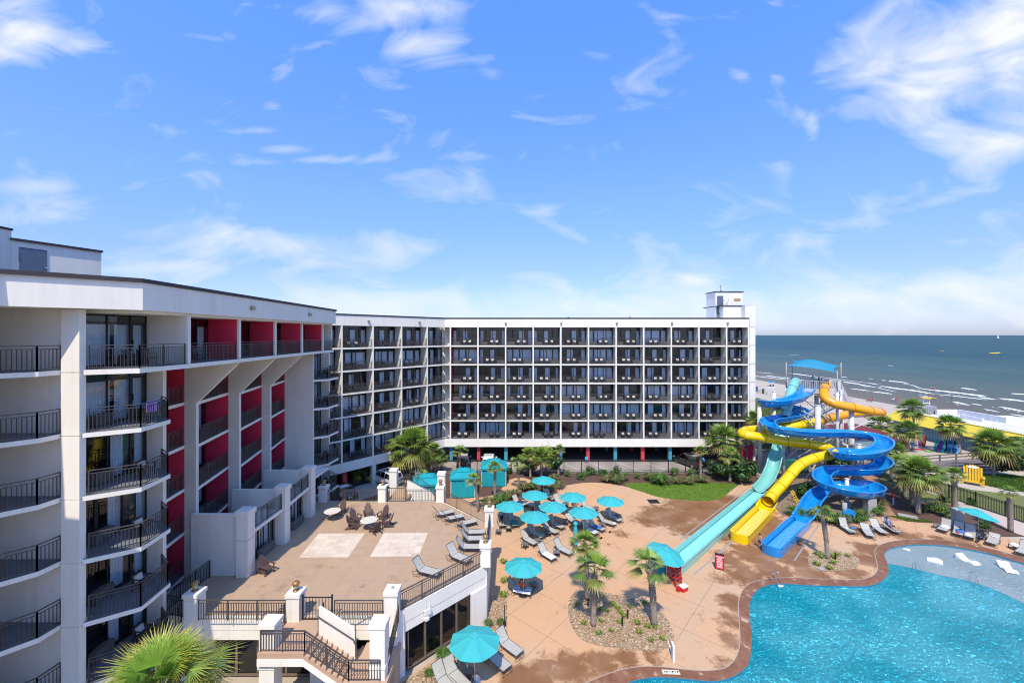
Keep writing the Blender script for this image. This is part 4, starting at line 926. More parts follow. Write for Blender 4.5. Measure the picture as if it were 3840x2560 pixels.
# far stair beyond the terrace
b=MB(); b.box(-11.4,37.4,0,-9.6,40.9,TZ-.003); tb(b,'far_landing',terr_m)
b=MB(); slab_xz([(-9.4,1.0),(-7.4,.3),(-7.4,3.35),(-7.7,3.75),(-10.0,4.9),(-10.0,1.0)],39.2,39.5)
b.box(-9.5,37.5,0,-9.4,39.0,TZ-.3); tb(b,'stair_wall',cream)
pier(-11.75,40.9,0,PZ+.35,lamp=False); pier(-6.75,39.4,0,PZ+.5,lamp=False)
b=MB()
for i in range(7): b.box(-9.4+i*.33,39.6,0,-9.07+i*.33,40.9,TZ-.3-i*.5 if i<6 else .3)
tb(b,'far_stair',MATS['stair_tan'])
tb(railing_mb([(-11.3,41.0,TZ),(-9.4,41.0,TZ),(-6.7,41.0,1.6)],0,h=1.0,post=1.4,pw=.022),'railing',rail_m); tb(railing_mb([(-9.9,39.3,4.0),(-6.9,39.3,2.3)],0,h=1.0,post=1.4,pw=.022),'railing',rail_m)
# ---------------- low walls, tall piers and rooms of the red wing at terrace level (parts of that wing)
def lpier(x,y):
    b=MB(); b.box(x-.36,y-.36,TZ-.2,x+.36,y+.36,6.0); b.box(x-.30,y-.30,6.0,x+.30,y+.30,6.04); b.box(x-.36,y-.36,6.04,x+.36,y+.36,7.55); b.box(x-.42,y-.42,7.55,x+.42,y+.42,7.85)
    lb(b,'tall_pier',cream2)
for (x,y,ymid,xf) in ((-16.8,25.9,26.2,-20.16),(-16.75,30.0,30.7,-20.4),(-16.95,34.3,35.2,-20.75)):
    lpier(x,y)
    b=MB(); b.box(xf,y-.1,0,x-.37,y+.12,7.55); b.box(xf,y-.112,5.6,x-.37,y-.1,5.63); lb(b,'low_wall',cream2)
for (xa,ya,xb,yb) in ((-16.6,26.3,-16.55,29.6),(-16.55,30.4,-16.75,33.9)):
    b=MB(); b.prism([(xa,ya),(xb,yb),(xb-2.5,yb),(xa-2.5,ya)],6.08,6.28); lb(b,'floor_slab',cream); lb(railing_mb([(xa-.08,ya),(xb-.08,yb)],6.28,post=1.4,pw=.024),'balcony_railing',rail_b)
    b=MB(); b.box(xa-1.0,ya,TZ-.1,xa-.6,ya+1.2,6.08); lb(b,'low_wall',cream2)
    lwin((xa-.72,ya+1.2),(xb-.66,yb),TZ,2.35,0,5)
    inst(AC,'air_conditioner',LW,TM[LW.name].inverted()@V((xa-.28,ya+1.4,TZ)),R(90)).scale=(1.4,1,1.1)
b=MB(); b.prism([(-17.4,34.7),(-17.4,39.0),(-20,39.0),(-20,34.7)],6.08,6.28); lb(b,'floor_slab',cream); lwin((-18.3,35.4),(-18.5,39.0),TZ,2.35,0,2)
b=MB(); b.box(-20.5,22.0,-.2,-18.9,26.0,3.4); lb(b,'sunken_landing',MATS['grey_concrete'])
# ---------------------------------------------------------------- plants
def tone(b,c,k): b.col+=[c]*k
def palm_crown(seed,R_=1.5,nleaf=30,nb=16,full=1.0,wind=0.0,dead=.15,fine=1.0):
    rd=random.Random(seed); b=MB()
    for i in range(nleaf):
        f=(i+.5)/nleaf; az=i*2.39996+rd.uniform(-.25,.25)
        el=R(84-full*(118 if nb<30 else 105)*f)+rd.uniform(-.12,.12); pl=R_*(.36+.24*rd.random()); bl=R_*rd.uniform(.50,.68)
        h=V((math.cos(az),math.sin(az),0)); h=(h+V((wind,wind*.3,0))*.6).normalized()
        d=h*math.cos(el)+V((0,0,math.sin(el))); 
        p0=V((0,0,0)); p1=p0+d*pl; d2=(d+V((0,0,-.35))).normalized(); p2=p1
        old=max(0,(f-.62)/.38)
        g=rd.random()
        if f>1-dead and rd.random()<.7: c=(.26,.185,.085)
        elif old>.3: c=(.19+.08*g,.215+.05*g,.055)
        else: c=(.10+.10*g,.18+.11*g,.035+.03*g)
        if f<.2: c=(.16+.05*g,.28+.07*g,.045)
        # stalk
        side=d.cross(V((0,0,1))); side=side.normalized() if side.length>.05 else V((1,0,0)); up=side.cross(d).normalized()
        w_=.018*R_; i0=len(b.v); b.v+=[tuple(p0-side*w_),tuple(p0+side*w_),tuple(p1+side*w_*.6),tuple(p1-side*w_*.6)]; b.f.append((i0,i0+1,i0+2,i0+3)); b.m.append(0); tone(b,(.16,.20,.06),4)
        fold=rd.uniform(.05,.32)
        for k in range(nb):
            t=(k/(nb-1)-.5)*2; a=t*R(88); ll=bl*(1-.25*abs(t)**1.5)*rd.uniform(.85,1.1)
            dd=(d2*math.cos(a)+side*math.sin(a)-up*abs(math.sin(a))*fold).normalized(); droop=V((0,0,-1))
            m1=p2+dd*ll*.5+droop*ll*.04; m2=p2+dd*ll*.93+droop*ll*(.08+.25*old+.16*rd.random())+V((wind*.25*ll,0,0))
            sd=dd.cross(up); sd=sd.normalized() if sd.length>.1 else side; ww=bl*.046*16/nb*fine
            i0=len(b.v); b.v+=[tuple(p2-sd*ww*.5),tuple(p2+sd*ww*.5),tuple(m1+sd*ww),tuple(m1-sd*ww),tuple(m2)]
            b.f+=[(i0,i0+1,i0+2,i0+3),(i0+3,i0+2,i0+4)]; b.m+=[0,0]; v_=rd.uniform(.8,1.2)
            cc=tuple(x*v_ for x in c); tip=(min(.5,cc[0]*1.5+.02),cc[1]*1.15,cc[2]) if R_<2 else (min(.6,cc[0]*2.2+.08),cc[1]*1.15+.03,cc[2]); b.col+=[cc,cc,cc,cc,tip]
    return b
CR={}
for nm,args in dict(full=(1,1.5,46,16,1.0,0,.07),full2=(2,1.5,38,16,1.05,.1,.12),sparse=(3,1.5,15,15,.85,.25,.05),sparse2=(4,1.5,13,15,.8,-.15,.0),young=(5,1.5,24,15,.75,.0,.03),wind=(6,1.5,13,16,.9,.75,.0)).items():
    CR[nm]=palm_crown(*args).mesh('crown',leaf)
CR['near']=palm_crown(9,2.3,64,40,1.0,.12,.22,.62).mesh('crown',leafmat('palm_leaf_near',.42,1.25))
def trunk_mesh(h,r,lean,boots,seed):
    rd=random.Random(seed); b=MB(); pts=[];rr=[]; n=12
    for i in range(n+1):
        t=i/n; pts.append(V((lean[0]*t**1.6,lean[1]*t**1.6,h*t))); rr.append(r*(1.25-.35*t if t<.25 else 1.17-.18*t+.05*math.sin(i*2.1))*(1+.04*rd.uniform(-1,1)))
    b.tube(pts,rr,10)
    bt=MB()
    if boots:
        k=0; z=h*boots
        while z<h*.99:
            t=z/h; c=V((lean[0]*t**1.6,lean[1]*t**1.6,z))
            for q in range(6):
                a=q*PI/3+k*PI/6+rd.uniform(-.1,.1); o=V((math.cos(a),math.sin(a),0)); s=V((-o.y,o.x,0)); w_=r*.34; l=r*rd.uniform(1.1,1.9)
                A=c+o*r*.75-V((0,0,l*.4)); B=c+o*r*(1.25+.35*t)+V((0,0,l*.7))
                bt.face([A-s*w_,A+s*w_,B+s*w_*.45,B-s*w_*.45]); bt.face([A+s*w_,A-o*.02,B-o*.03,B+s*w_*.45]); 
            z+=r*.62; k+=1
    return b,bt
PALMN=[0]
def palm(base,h,rc,kind,label,r=.17,top=None,boots=.55,rz=0,cat='palm tree'):
    t=thing('palm_tree',label,cat,tuple(base)); lean=(0,0) if top is None else (top[0]-base[0],top[1]-base[1])
    PALMN[0]+=1; a,c=trunk_mesh(h,r,lean,boots,PALMN[0]); tr_=a.build('trunk',bark,t,smooth=True)
    if boots: c.build('boots',boot,tr_)
    o=inst(CR[kind],'crown',t,(lean[0],lean[1],h+.02),rz); s=rc/1.5 if kind!='near' else rc/2.3; o.scale=(s,s,s*.92)
    return t
def palm_px(bx,by,cx_,cy_,rpx,kind,label,r=.17,boots=.55,Y=None,rz=0,z0=0):
    B=G(bx,by,0) if Y is None else V((XY(bx,Y),Y,0)); C=D(cx_,cy_,B.y); rc=rpx*B.y/F*1.12
    h=max(.8,C.z-rc*.12); palm(B,h,rc,kind,label,r=r*.72,top=(C.x,B.y),boots=boots,rz=rz)
palm(V((-11.75,13.6,0)),6.7,2.35,'near','large palm crown in the bottom left corner, seen from above',r=.22,boots=.7)
PL=[(1537,1787,1545,1668,92,'full','tallest bushy palm before the angled cream wing, trunk behind the far stair',.30,.5),
(1374,1800,1372,1778,52,'young','palm with yellow lower fronds right behind the far terrace railing',.2,.3),
(1380,1786,1377,1735,42,'full2','dark palm crown under the angled wing beam, behind the yellow-fronded palm',.2,.5),
(1622,1776,1615,1692,50,'full2','palm half hidden by the right side of the tallest bushy palm',.2,.4),
(1656,1772,1649,1718,38,'sparse','slim palm at the black fence, right of the tallest bushy palm',.14,.4),
(1724,1782,1726,1690,32,'sparse2','short palm in front of the parked dark jeep',.15,.4),
(1589,1835,1588,1786,32,'sparse','small palm behind the white stair wall, before the lowest cabana',.12,.5),
(1793,1917,1780,1795,36,'wind','wind-bent palm right of the middle cabana, above terrace rail',.17,.2),
(1856,1880,1856,1754,34,'young','palm with round crown in front of the right cabana',.17,.2),
(1946,1836,1938,1730,38,'wind','leaning palm between the cabanas and the umbrellas, crown blown left',.15,.2),
(1989,1792,1984,1700,32,'full2','left palm of the trio in the mulch left of the slim tall one',.17,.35),
(2030,1790,2030,1706,44,'full','middle bushy palm of the trio with a yellow dead frond',.2,.4),
(2046,1778,2056,1700,38,'young','right palm of the trio, trunk behind the middle one',.18,.4),
(2094,1786,2098,1684,24,'sparse','slim tall palm with small crown before the dark garage',.16,.2),
(2627,1790,2627,1690,27,'young','small palm right in front of the black parked car',.16,.3),
(2696,1772,2712,1640,70,'full','large bushy palm at the right end of the straight wing',.27,.3),
(2737,1808,2738,1708,42,'sparse','lower palm before the large bushy one, beside the green shrubs',.2,.3),
(2818,1732,2822,1565,36,'full2','palm partly hidden behind the leftmost slide support column',.2,.2),
(2800,1745,2798,1655,34,'sparse2','palm with hanging fronds beside the red garage post',.2,.3),
(2203,2246,2193,2036,62,'young','palm at the rear of the pebble island, crown before closed umbrella',.21,.1),
(2225,2343,2230,2138,88,'sparse','front left palm of the pebble island with long arching fronds',.22,.35),
(2453,2341,2436,2118,84,'wind','right palm of the pebble island beside the lifeguard umbrella',.23,.35),
(3102,2093,3083,1921,44,'sparse2','palm on the small pebble island before the blue slide end',.19,.35),
(3405,1692,3406,1610,48,'full','palm in front of the yellow-roofed shop with surfboards around its trunk',.24,0),
(3300,1655,3300,1590,50,'full2','dense palm left of the yellow-roofed shop, above the blue slide',.22,0),
(3601,1702,3565,1592,50,'full2','curved-trunk palm leaning before the shop wall',.22,0),
(3726,1787,3727,1662,76,'full','big dark palm covering the shop sign, behind the yellow chair',.24,0),
(3838,1758,3840,1684,66,'full','palm cut by the right picture edge next to the shop sign',.24,0),
(3342,1804,3358,1690,44,'full','farthest palm of the row beside the brick path',.24,.2),
(3370,1836,3386,1738,48,'full2','second palm of the row beside the brick path, from the far end',.25,.2),
(3422,1902,3412,1778,50,'young','thick-trunked palm just behind the frontmost palm by the fence',.26,.2),
(3443,1927,3452,1766,78,'full','frontmost large palm of the row beside the brick path',.27,.2),
(3394,1867,3402,1757,42,'full2','leaning palm in the middle of the row beside the brick path',.22,.2),
(3580,1916,3577,1780,42,'young','palm with crosshatched trunk at the black fence before yellow chair',.28,.12),
(3790,1993,3785,1846,34,'sparse','small-crowned palm on the right beside the tilted umbrella',.23,.12)]
for i,(bx,by,cx_,cy_,rp,kd,lab,r,bo) in enumerate(PL): palm_px(bx,by,cx_,cy_,rp,kd,lab,r,1-(1-bo)*.999 if bo==0 else bo,rz=i*1.3)
palm_px(3432,1672,3422,1530,48,'full2','tall palm rising above the yellow roof and white flat roof',.2,0,rz=2)
def grass_clump(seed,r=.7,h=.9,n=150,cs=((.12,.17,.04),(.20,.22,.08),(.08,.13,.03))):
    rd=random.Random(seed); b=MB()
    for i in range(n):
        a=rd.random()*6.283; l=rd.uniform(.4,1)**.6; rr=r*l; hh=h*rd.uniform(.6,1.05)*(1.15-.5*l); c=rd.choice(cs); v_=rd.uniform(.75,1.25); c=tuple(x*v_ for x in c)
        o=V((math.cos(a),math.sin(a),0)); s=V((-o.y,o.x,0))*.014*(1+r); p0=o*rr*.15; p1=o*rr*.55+V((0,0,hh*.85)); p2=o*rr*1.05+V((0,0,hh*rd.uniform(.5,.95)))
        i0=len(b.v); b.v+=[tuple(p0-s),tuple(p0+s),tuple(p1+s),tuple(p1-s),tuple(p2)]; b.f+=[(i0,i0+1,i0+2,i0+3),(i0+3,i0+2,i0+4)]; b.m+=[0,0]; b.col+=[c,c,c,c,tuple(x*1.3 for x in c)]
    return b
def bush_mesh(seed,r=.6,h=.8,n=700,cs=((.06,.13,.025),(.10,.19,.03),(.04,.09,.02)),ls=.07):
    rd=random.Random(seed); b=MB(); lob=[(V((rd.uniform(-.6,.6)*r,rd.uniform(-.6,.6)*r,h*rd.uniform(.3,.8))),rd.uniform(.35,.6)*r) for _ in range(9)]
    for i in range(n):
        c0,rr=rd.choice(lob); d=V((rd.gauss(0,1),rd.gauss(0,1),rd.gauss(0,1))).normalized(); p=c0+d*rr*rd.uniform(.6,1.08); p.z=max(.04,p.z)
        c=rd.choice(cs); v_=rd.uniform(.7,1.3); c=tuple(x*v_ for x in c)
        a=V((rd.gauss(0,1),rd.gauss(0,1),rd.gauss(0,.6))).normalized(); q=(d+V((0,0,.6))).cross(a).normalized(); a=q.cross(d).normalized(); l=ls*rd.uniform(.7,1.5)
        i0=len(b.v); b.v+=[tuple(p-a*l),tuple(p+q*l*.5),tuple(p+a*l),tuple(p-q*l*.5)]; b.f.append((i0,i0+1,i0+2,i0+3)); b.m.append(0); b.col+=[c]*4
    return b
GM=[grass_clump(11).mesh('ornamental_grass',grassm),grass_clump(12,.8,.85,190,((.17,.16,.06),(.13,.17,.05),(.22,.18,.09))).mesh('ornamental_grass',grassm),grass_clump(13,.8,.9,170,((.07,.15,.025),(.10,.20,.04))).mesh('ornamental_grass',grassm)]
BM_=[bush_mesh(21).mesh('shrub',bushm),bush_mesh(22,.5,.8,600,((.10,.20,.03),(.15,.26,.05),(.07,.14,.03))).mesh('shrub',bushm),bush_mesh(23,.9,1.5,1500,((.035,.09,.02),(.06,.13,.03),(.02,.055,.015)),.09).mesh('shrub',bushm)]
LG=grass_clump(31,.34,.34,46,((.16,.26,.03),(.26,.30,.05),(.09,.18,.02))).mesh('bedding_plant',grassm)
def plant(me,px,py,s,name,label,cat,group,z=0,sz=None):
    o=inst(me,name,None,tuple(G(px,py,z)),random.random()*6.28); o.scale=(s,s,sz or s); tag(o,label,cat,group); return o
GL=[(2095,1830,1.1,1,'tall tan-green grass clump right of the topmost umbrella'),(2060,1845,1.2,1,'spreading grass clump just below the topmost umbrella'),(2080,1800,1.0,1,'grass clump at the foot of the slim tall palm'),(1965,1836,1.1,1,'grass clump under the left edge of the topmost umbrella'),(1995,1832,.9,2,'green grass clump left of the topmost umbrella pole'),
(1905,1868,1.1,1,'grass clump between two umbrellas and the round-crowned palm'),(1875,1888,1.2,2,'dark grass clump at the foot of the round-crowned palm'),(1833,1898,1.2,1,'grass clump behind the terrace corner pier'),(1930,1858,.9,0,'small grass clump near the second umbrella from top'),
(2275,1805,1.1,1,'grass clump at the deck arc, under the fence shrubs'),(2310,1812,1.3,0,'large grass clump where deck arc meets the lawn'),(2335,1800,1.0,1,'grass clump left of the lawn tip'),
(2476,1815,1.6,2,'largest green grass clump, above the lawn'),(2440,1800,1.2,1,'tan-topped grass clump left of the largest green clump'),(2535,1812,1.0,1,'pale grass clump right of the largest green clump'),(2580,1814,1.1,1,'grass clump below the black parked car'),(2632,1808,1.1,1,'grass clump at the foot of the small palm by the car'),(2598,1806,.9,0,'grass clump between car and small palm'),
(2985,1935,1.2,2,'leafy green clump right of the blue slide bend'),(3085,1950,1.3,2,'strappy green clump behind the small island palm'),(3120,1960,1.2,2,'strappy green clump left of the first right-hand lounger'),(3160,1962,1.2,0,'strappy green clump behind the green-item lounger'),(3200,1955,1.2,2,'strappy green clump behind the flat lounger'),(3235,1950,1.2,0,'strappy clump at the grey concrete block'),(3290,1905,1.3,1,'rounded grass clump beside the brick path'),(3283,1930,1.2,2,'grass clump at the brick path end near loungers'),(3055,1945,1.1,0,'grass clump right behind the island palm crown'),
(3520,1905,1.0,1,'pale green shrub-like grass left of the crosshatched palm')]
for px,py,s,k,l in GL: plant(GM[k],px,py,s*1.3,'ornamental_grass',l,'grass clump','ornamental grasses around the pool deck')
BL_=[(1907,1775,.9,0,'rounded shrub right of the right cabana'),(1950,1778,.9,1,'light green shrub at the fence behind the leaning palm'),(1985,1782,1.5,2,'dark tall shrub behind the palm trio, left part'),(2068,1778,1.6,2,'dark tall shrub behind the palm trio, right part'),(2126,1786,.75,1,'small bright shrub right of the slim tall palm'),
(2178,1797,.8,0,'upright palmetto-like shrub in the mulch'),(2190,1788,.7,1,'yellowish shrub next to the upright one in mulch'),(2214,1780,1.0,0,'dense shrub against the fence above the deck arc'),(2263,1786,1.0,0,'shrub behind the first grass clump of the arc'),(2308,1782,1.1,0,'tall shrub at the fence above the lawn tip'),(2348,1788,.6,1,'small shrub at the fence, third from the lawn'),(2388,1794,.7,1,'bright little shrub midway along the mulch bed'),(2425,1792,.6,0,'little shrub left of the tan-topped grass'),
(2528,1782,1.0,1,'bright shrub just left of the parked black car'),(2592,1786,1.0,1,'bright shrub under the rear of the black car'),(2668,1784,.9,1,'yellow-green low shrub right of small palm'),(2700,1800,1.4,2,'dark shrub at the foot of the large end palm'),(2770,1808,1.9,2,'big dark green shrub left of the aqua slide'),(2797,1790,1.3,1,'pale flowering shrub above the big dark one'),(2745,1790,1.2,2,'dark shrub behind the lower palm'),
(3535,1935,1.0,1,'yellow-edged shrub in the mulch by the crosshatched palm'),(3505,1925,.9,1,'yellow-green shrub left of the tilted umbrella'),(3455,1915,.7,0,'low shrub beside the frontmost palm trunk'),(3545,1880,.9,0,'shrub with white flowers at the black fence'),(3640,1893,.7,0,'low white-flowered shrub at the fence right of the crosshatched palm'),(3420,1885,.5,1,'tiny shrub in the mulch by the leaning palm'),(3775,1790,2.2,2,'large round green bush right of the yellow chair'),(3690,1980,.7,0,'small green bush behind the tilted umbrella'),(3015,1870,1.0,2,'dark spiky bush under the blue slide'),(3150,1790,1.6,2,'dark bush below the large blue loop')]
for px,py,s,k,l in BL_: plant(BM_[k],px,py,s*1.25,'shrub',l,'shrub','shrubs in the planting beds')
BP=[(2167,2267),(2251,2287),(2277,2290),(2298,2266),(2317,2280),(2325,2296),(2340,2310),(2363,2275),(2421,2265),(2188,2338),(2254,2328),(2245,2376),(2292,2365),(2325,2333),(2390,2338),(2396,2372),(2440,2402),(2457,2355),(2485,2395),(2429,2350)]
for i,(px,py) in enumerate(BP):
    o=plant(LG,px,py,random.uniform(.7,1.0),'bedding_plant','low yellow-green strappy plant among pebbles on the large pebble island','plant','bedding plants on the large pebble island',z=.02)
for i,(px,py) in enumerate([(3070,2080),(3082,2090),(3128,2090),(3140,2082),(3180,2086),(3128,2112),(3067,2118),(3110,2133)]):
    plant(LG,px,py,random.uniform(.9,1.4),'bedding_plant','low green strappy plant on the small pebble island by the blue slide','plant','bedding plants on the small pebble island',z=.02)
for i,(px,py,l) in enumerate([(1888,2110,'upper'),(1893,2180,'middle'),(1889,2235,'lower')]): plant(LG,px,py,1.4,'bedding_plant',f'strappy plant in the pebble strip beside the terrace wall, {l} one','plant','plants beside the terrace',z=.02)
plant(GM[2],1664,2465,.75,'ornamental_grass','spiky grass at the glazed doors, left of the nearest umbrella','grass clump','ornamental grasses around the pool deck')
plant(GM[2],1608,2530,.45,'bedding_plant','small yellow-green plant in pebbles left of the nearest loungers','plant','plants beside the terrace')
plant(GM[0],1832,2345,.6,'ornamental_grass','wispy grass at the foot of the terrace corner pier','grass clump','ornamental grasses around the pool deck')
plant(GM[0],1878,2340,.55,'ornamental_grass','green tuft beside the black lamp post near the corner pier','grass clump','ornamental grasses around the pool deck')
# ---------------------------------------------------------------- pool furniture
def lounger_parts(t,ang=52,sw=.66):
    fr=MB(); s=.03; h=.36; bl=.80; ca,sa=math.cos(R(ang)),math.sin(R(ang)); Hx=1.25
    for y in (-sw/2-.02,sw/2+.02):
        fr.tube([(0,y,h-.02),(Hx,y,h),(Hx+bl*ca,y,h+bl*sa)],.017,6)
        fr.tube([(.12,y,h-.02),(-.02,y,.03),(.02,y*.98,.02)],.015,6); fr.tube([(1.05,y,h),(1.25,y,.02),(1.62,y,.02),(1.72,y,h-.05),(Hx+.1,y,h+.02)],.015,6)
    fr.tube([(-.02,-sw/2,.025),(-.02,sw/2,.025)],.015,6); fr.tube([(1.45,-sw/2,.02),(1.45,sw/2,.02)],.014,6)
    for x,z in ((0,h-.02),(Hx,h),(Hx+bl*ca,h+bl*sa)): fr.tube([(x,-sw/2,z),(x,sw/2,z)],.017,6)
    fr.tube([(Hx+.3*ca,0,h+.3*sa),(1.6,0,.1)],.012,5); fr.build('frame',chairfr,t,smooth=True)
    se=MB(); n=6
    for i in range(n):
        a,c=i/n,(i+1)/n; za,zc=-.03*math.sin(PI*a),-.03*math.sin(PI*c); se.face([(a*Hx,-sw/2,h+.012+za),(c*Hx,-sw/2,h+.012+zc),(c*Hx,sw/2,h+.012+zc),(a*Hx,sw/2,h+.012+za)])
    se.build('seat_sling',sling,t)
    bk=MB()
    for i in range(4):
        a,c=i/4,(i+1)/4; f=lambda q:(Hx+.02+bl*q*ca+.03*math.sin(PI*q)*sa,h+.015+bl*q*sa-.03*math.sin(PI*q)*ca)
        (xa,za),(xc,zc)=f(a),f(c); bk.face([(xa,-sw/2,za),(xc,-sw/2,zc),(xc,sw/2,zc),(xa,sw/2,za)])
    bk.build('back_sling',sling,t); return t
LC={52:lounger_parts(thing('sun_lounger','x','sun lounger')),28:None,8:None}
LC[28]=lounger_parts(thing('sun_lounger','x','sun lounger'),28); LC[62]=lounger_parts(thing('sun_lounger','x','sun lounger'),66)
def lounger(foot,hinge,z,label,group,a=52):
    A=G(*foot,z+.36); B=G(*hinge,z+.37); d=B-A; rz=math.atan2(d.y,d.x); return put(LC[a],(A.x,A.y,z),rz,label,group)
def T(x,y): return (1100+x/2.851,1650+y/2.851)
TG='sun loungers on the terrace'
for (h_,f_,l) in (((1605,772),(1712,748),'topmost of three crossed loungers at the diagonal terrace railing'),((1690,822),(1815,795),'middle of three crossed loungers at the diagonal terrace railing'),((1835,875),(1950,848),'lowest of three crossed loungers at the diagonal terrace railing'),
 ((1895,972),(2050,968),'upper of three parallel loungers facing the right terrace wall'),((1895,1042),(2050,1038),'middle of three parallel loungers facing the right terrace wall'),((1858,1128),(2010,1130),'lowest of three parallel loungers facing the right terrace wall'),
 ((1740,1222),(1880,1278),'terrace lounger turned to the near diagonal railing, right one'),((1390,1372),(1560,1412),'leftmost terrace lounger, turned to the near diagonal railing')):
    lounger(T(*f_),T(*h_),TZ,l,TG)
def S6(x,y): return (1860+x/5.88,1860+y/5.88)
def S5(x,y): return (1960+x/5.345,1760+y/5.345)
PG='sun loungers under the umbrella cluster'; pl=[]
for (h_,f_,l,a) in ((S6(680,925),S6(885,1035),'sunlit lounger left of the lowest cluster umbrella pole',52),(S6(1060,1228),S6(1290,1368),'lounger with a white towel spread on its seat',52),(S6(1430,1130),S6(1670,1245),'sunlit lounger left of the closed umbrella base',52),(S6(845,790),S6(1040,885),'shaded lounger behind the lowest cluster umbrella pole',52),
 (S6(1130,690),S6(1350,790),'half-lit lounger right of the lowest cluster umbrella',52),(S6(1290,590),S6(1490,680),'shaded lounger beneath the middle cluster umbrella',52),(S6(1700,525),S6(1880,610),'lounger with sunlit head poking left of the central right umbrella',28),(S5(1440,1120),S5(1635,1195),'lounger with blue towel, right of the central right umbrella pole',52),
 (S5(1300,1170),S5(1500,1270),'lounger with striped towel partly behind the island palm crown',52),(S5(1620,1010),S5(1850,1085),'lounger left of the rightmost umbrella pole, striped item on its foot',52),(S5(1780,925),S5(1975,1015),'lounger right under the rightmost cluster umbrella',52),(S5(745,640),S5(860,700),'lounger whose lit back shows left of the second-row right umbrella',52),
 (S5(1300,740),S5(1440,800),'lounger whose lit back shows above the central right umbrella',52),(S6(500,130),S6(640,190),'lounger with dark towel between the two upper left umbrellas',52),(S6(110,520),S6(150,650),'lounger at the far left beneath the left umbrella, woman reading',52),(S6(220,500),S6(290,640),'lounger left of the left umbrella pole beside the reading woman',52),(S6(380,560),S6(440,640),'lounger piled with teal towels under the left umbrella',28),
 (S6(820,200),S6(700,130),'lounger just below the second umbrella from top, mostly shaded',28),(S6(930,300),S6(960,380),'shaded lounger between the two left cluster umbrellas',52),(S5(560,540),S5(640,590),'shaded lounger right of the topmost umbrella pole',52)):
    pl.append(lounger(f_,h_,0,l,PG,a))
def S8(x,y): return (1640+x/5.88,2300+y/5.88)
NG='sun loungers around the nearest umbrella'
near=[lounger(S8(1825,860),S8(1510,625),0,'sunlit lounger at upper right of the nearest umbrella',NG),lounger(S8(1550,1190),S8(1260,940),0,'half-shaded lounger emerging right under the nearest umbrella',NG),
 lounger(S8(640,1600),S8(415,1365),0,'lounger touching the nearest umbrella base, left side, right of the pair',NG),lounger(S8(420,1700),S8(200,1490),0,'left of the pair of loungers at the bottom edge',NG)]
def R8(x,y): return (3040+x/2.376,1900+y/2.376)
def R4(x,y): return (3340+x/4.704,1880+y/4.704)
RG='sun loungers on the right deck'
rl=[lounger(R8(385,225),R8(305,172),0,'right deck lounger with a bright green item on its seat',RG,62),lounger(R8(540,258),R8(490,195),0,'low flat right deck lounger, second from the palm',RG,28),lounger(R8(665,232),R8(560,160),0,'empty lounger next to the reclining man in blue',RG),lounger(R8(780,222),R8(685,162),0,'lounger with a reclining man in blue',RG),
 lounger(R4(895,495),R4(1000,415),0,'lounger with white towel left of the tilted umbrella',RG,62),lounger(R4(1178,570),R4(1215,470),0,'lounger with blue and red towels under the tilted umbrella',RG,62),lounger(R4(1395,625),R4(1410,530),0,'lounger with white-blue towel left of the tilted umbrella pole',RG,62),lounger(R4(1770,730),R4(1845,615),0,'lounger with white towel on its head right of the tilted umbrella',RG,28),lounger(R4(2290,900),R4(2400,810),0,'lounger cut off by the right picture edge',RG)]
u9l=lounger((1800+505/2.614,1700+1345/2.614),(1800+355/2.614,1700+1315/2.614),0,'lounger with striped towel under the umbrella nearest the terrace corner','lounger pair under the terrace-corner umbrella')
def cloth_on(l,x0,x1,m,name,label,cat='towel',z=.375,w_=.70,seed=0,strip=None):
    rd=random.Random(seed); b=MB(); M=TM[l.name]; n=8; k=5; g_=[[None]*(k+1) for _ in range(n+1)]
    for i in range(n+1):
        for j in range(k+1):
            x=x0+(x1-x0)*i/n; y=(j/k-.5)*w_; zz=z+.02+.02*rd.random(); 
            if j in(0,k): zz-=.06
            g_[i][j]=M@V((x+rd.uniform(-.02,.02),y,zz))
    for i in range(n):
        for j in range(k): b.face([g_[i][j],g_[i+1][j],g_[i+1][j+1],g_[i][j+1]],(j%2) if strip else 0)
    return tag(b.build(name,[m,strip] if strip else m),label,cat)
def heap(l,x,m,label,r=.2,z=.38,seed=1,y=0,name='towel',cat='towel'):
    rd=random.Random(seed); b=MB(); M=TM[l.name] if l else None
    n=12;k=5
    for i in range(k+1):
        for j in range(n):
            a=2*PI*j/n; q=r*math.cos(i/k*PI/2)*(1+.3*noise.noise(V((math.cos(a)*1.5,math.sin(a)*1.5,seed+i*.5)))); p=V((x+q*math.cos(a),y+q*math.sin(a),z+r*.5*math.sin(i/k*PI/2)*(1+.25*rd.random())))
            b.v.append(tuple(M@p) if M else tuple(p))
    for i in range(k):
        for j in range(n): b.f.append((i*n+j,i*n+(j+1)%n,(i+1)*n+(j+1)%n,(i+1)*n+j)); b.m.append(0)
    return tag(b.build(name,m,smooth=True),label,cat)
stripe=flat('towel_stripe',(.25,.32,.5))
cloth_on(pl[1],.0,1.2,towelw,'towel','white towel spread over the seat of a sunlit lounger'); cloth_on(pl[7],.3,1.1,towelb,'towel','blue towel on the lounger right of the central right umbrella'); cloth_on(pl[8],.05,1.1,towelw,'towel','white and blue striped towel behind the island palm crown',strip=stripe); heap(pl[9],.08,c_white,'striped bundle on a lounger foot near the wet patch',.16,seed=3)
heap(pl[16],.5,c_teal,'teal towels piled on a lounger under the left umbrella',.42,seed=4); heap(pl[13],.8,c_navy,'dark navy towels on the lounger between upper left umbrellas',.4,seed=5)
cloth_on(u9l,.0,1.3,towelw,'towel','white-blue striped towel under the umbrella nearest the terrace corner',w_=.85,strip=stripe)
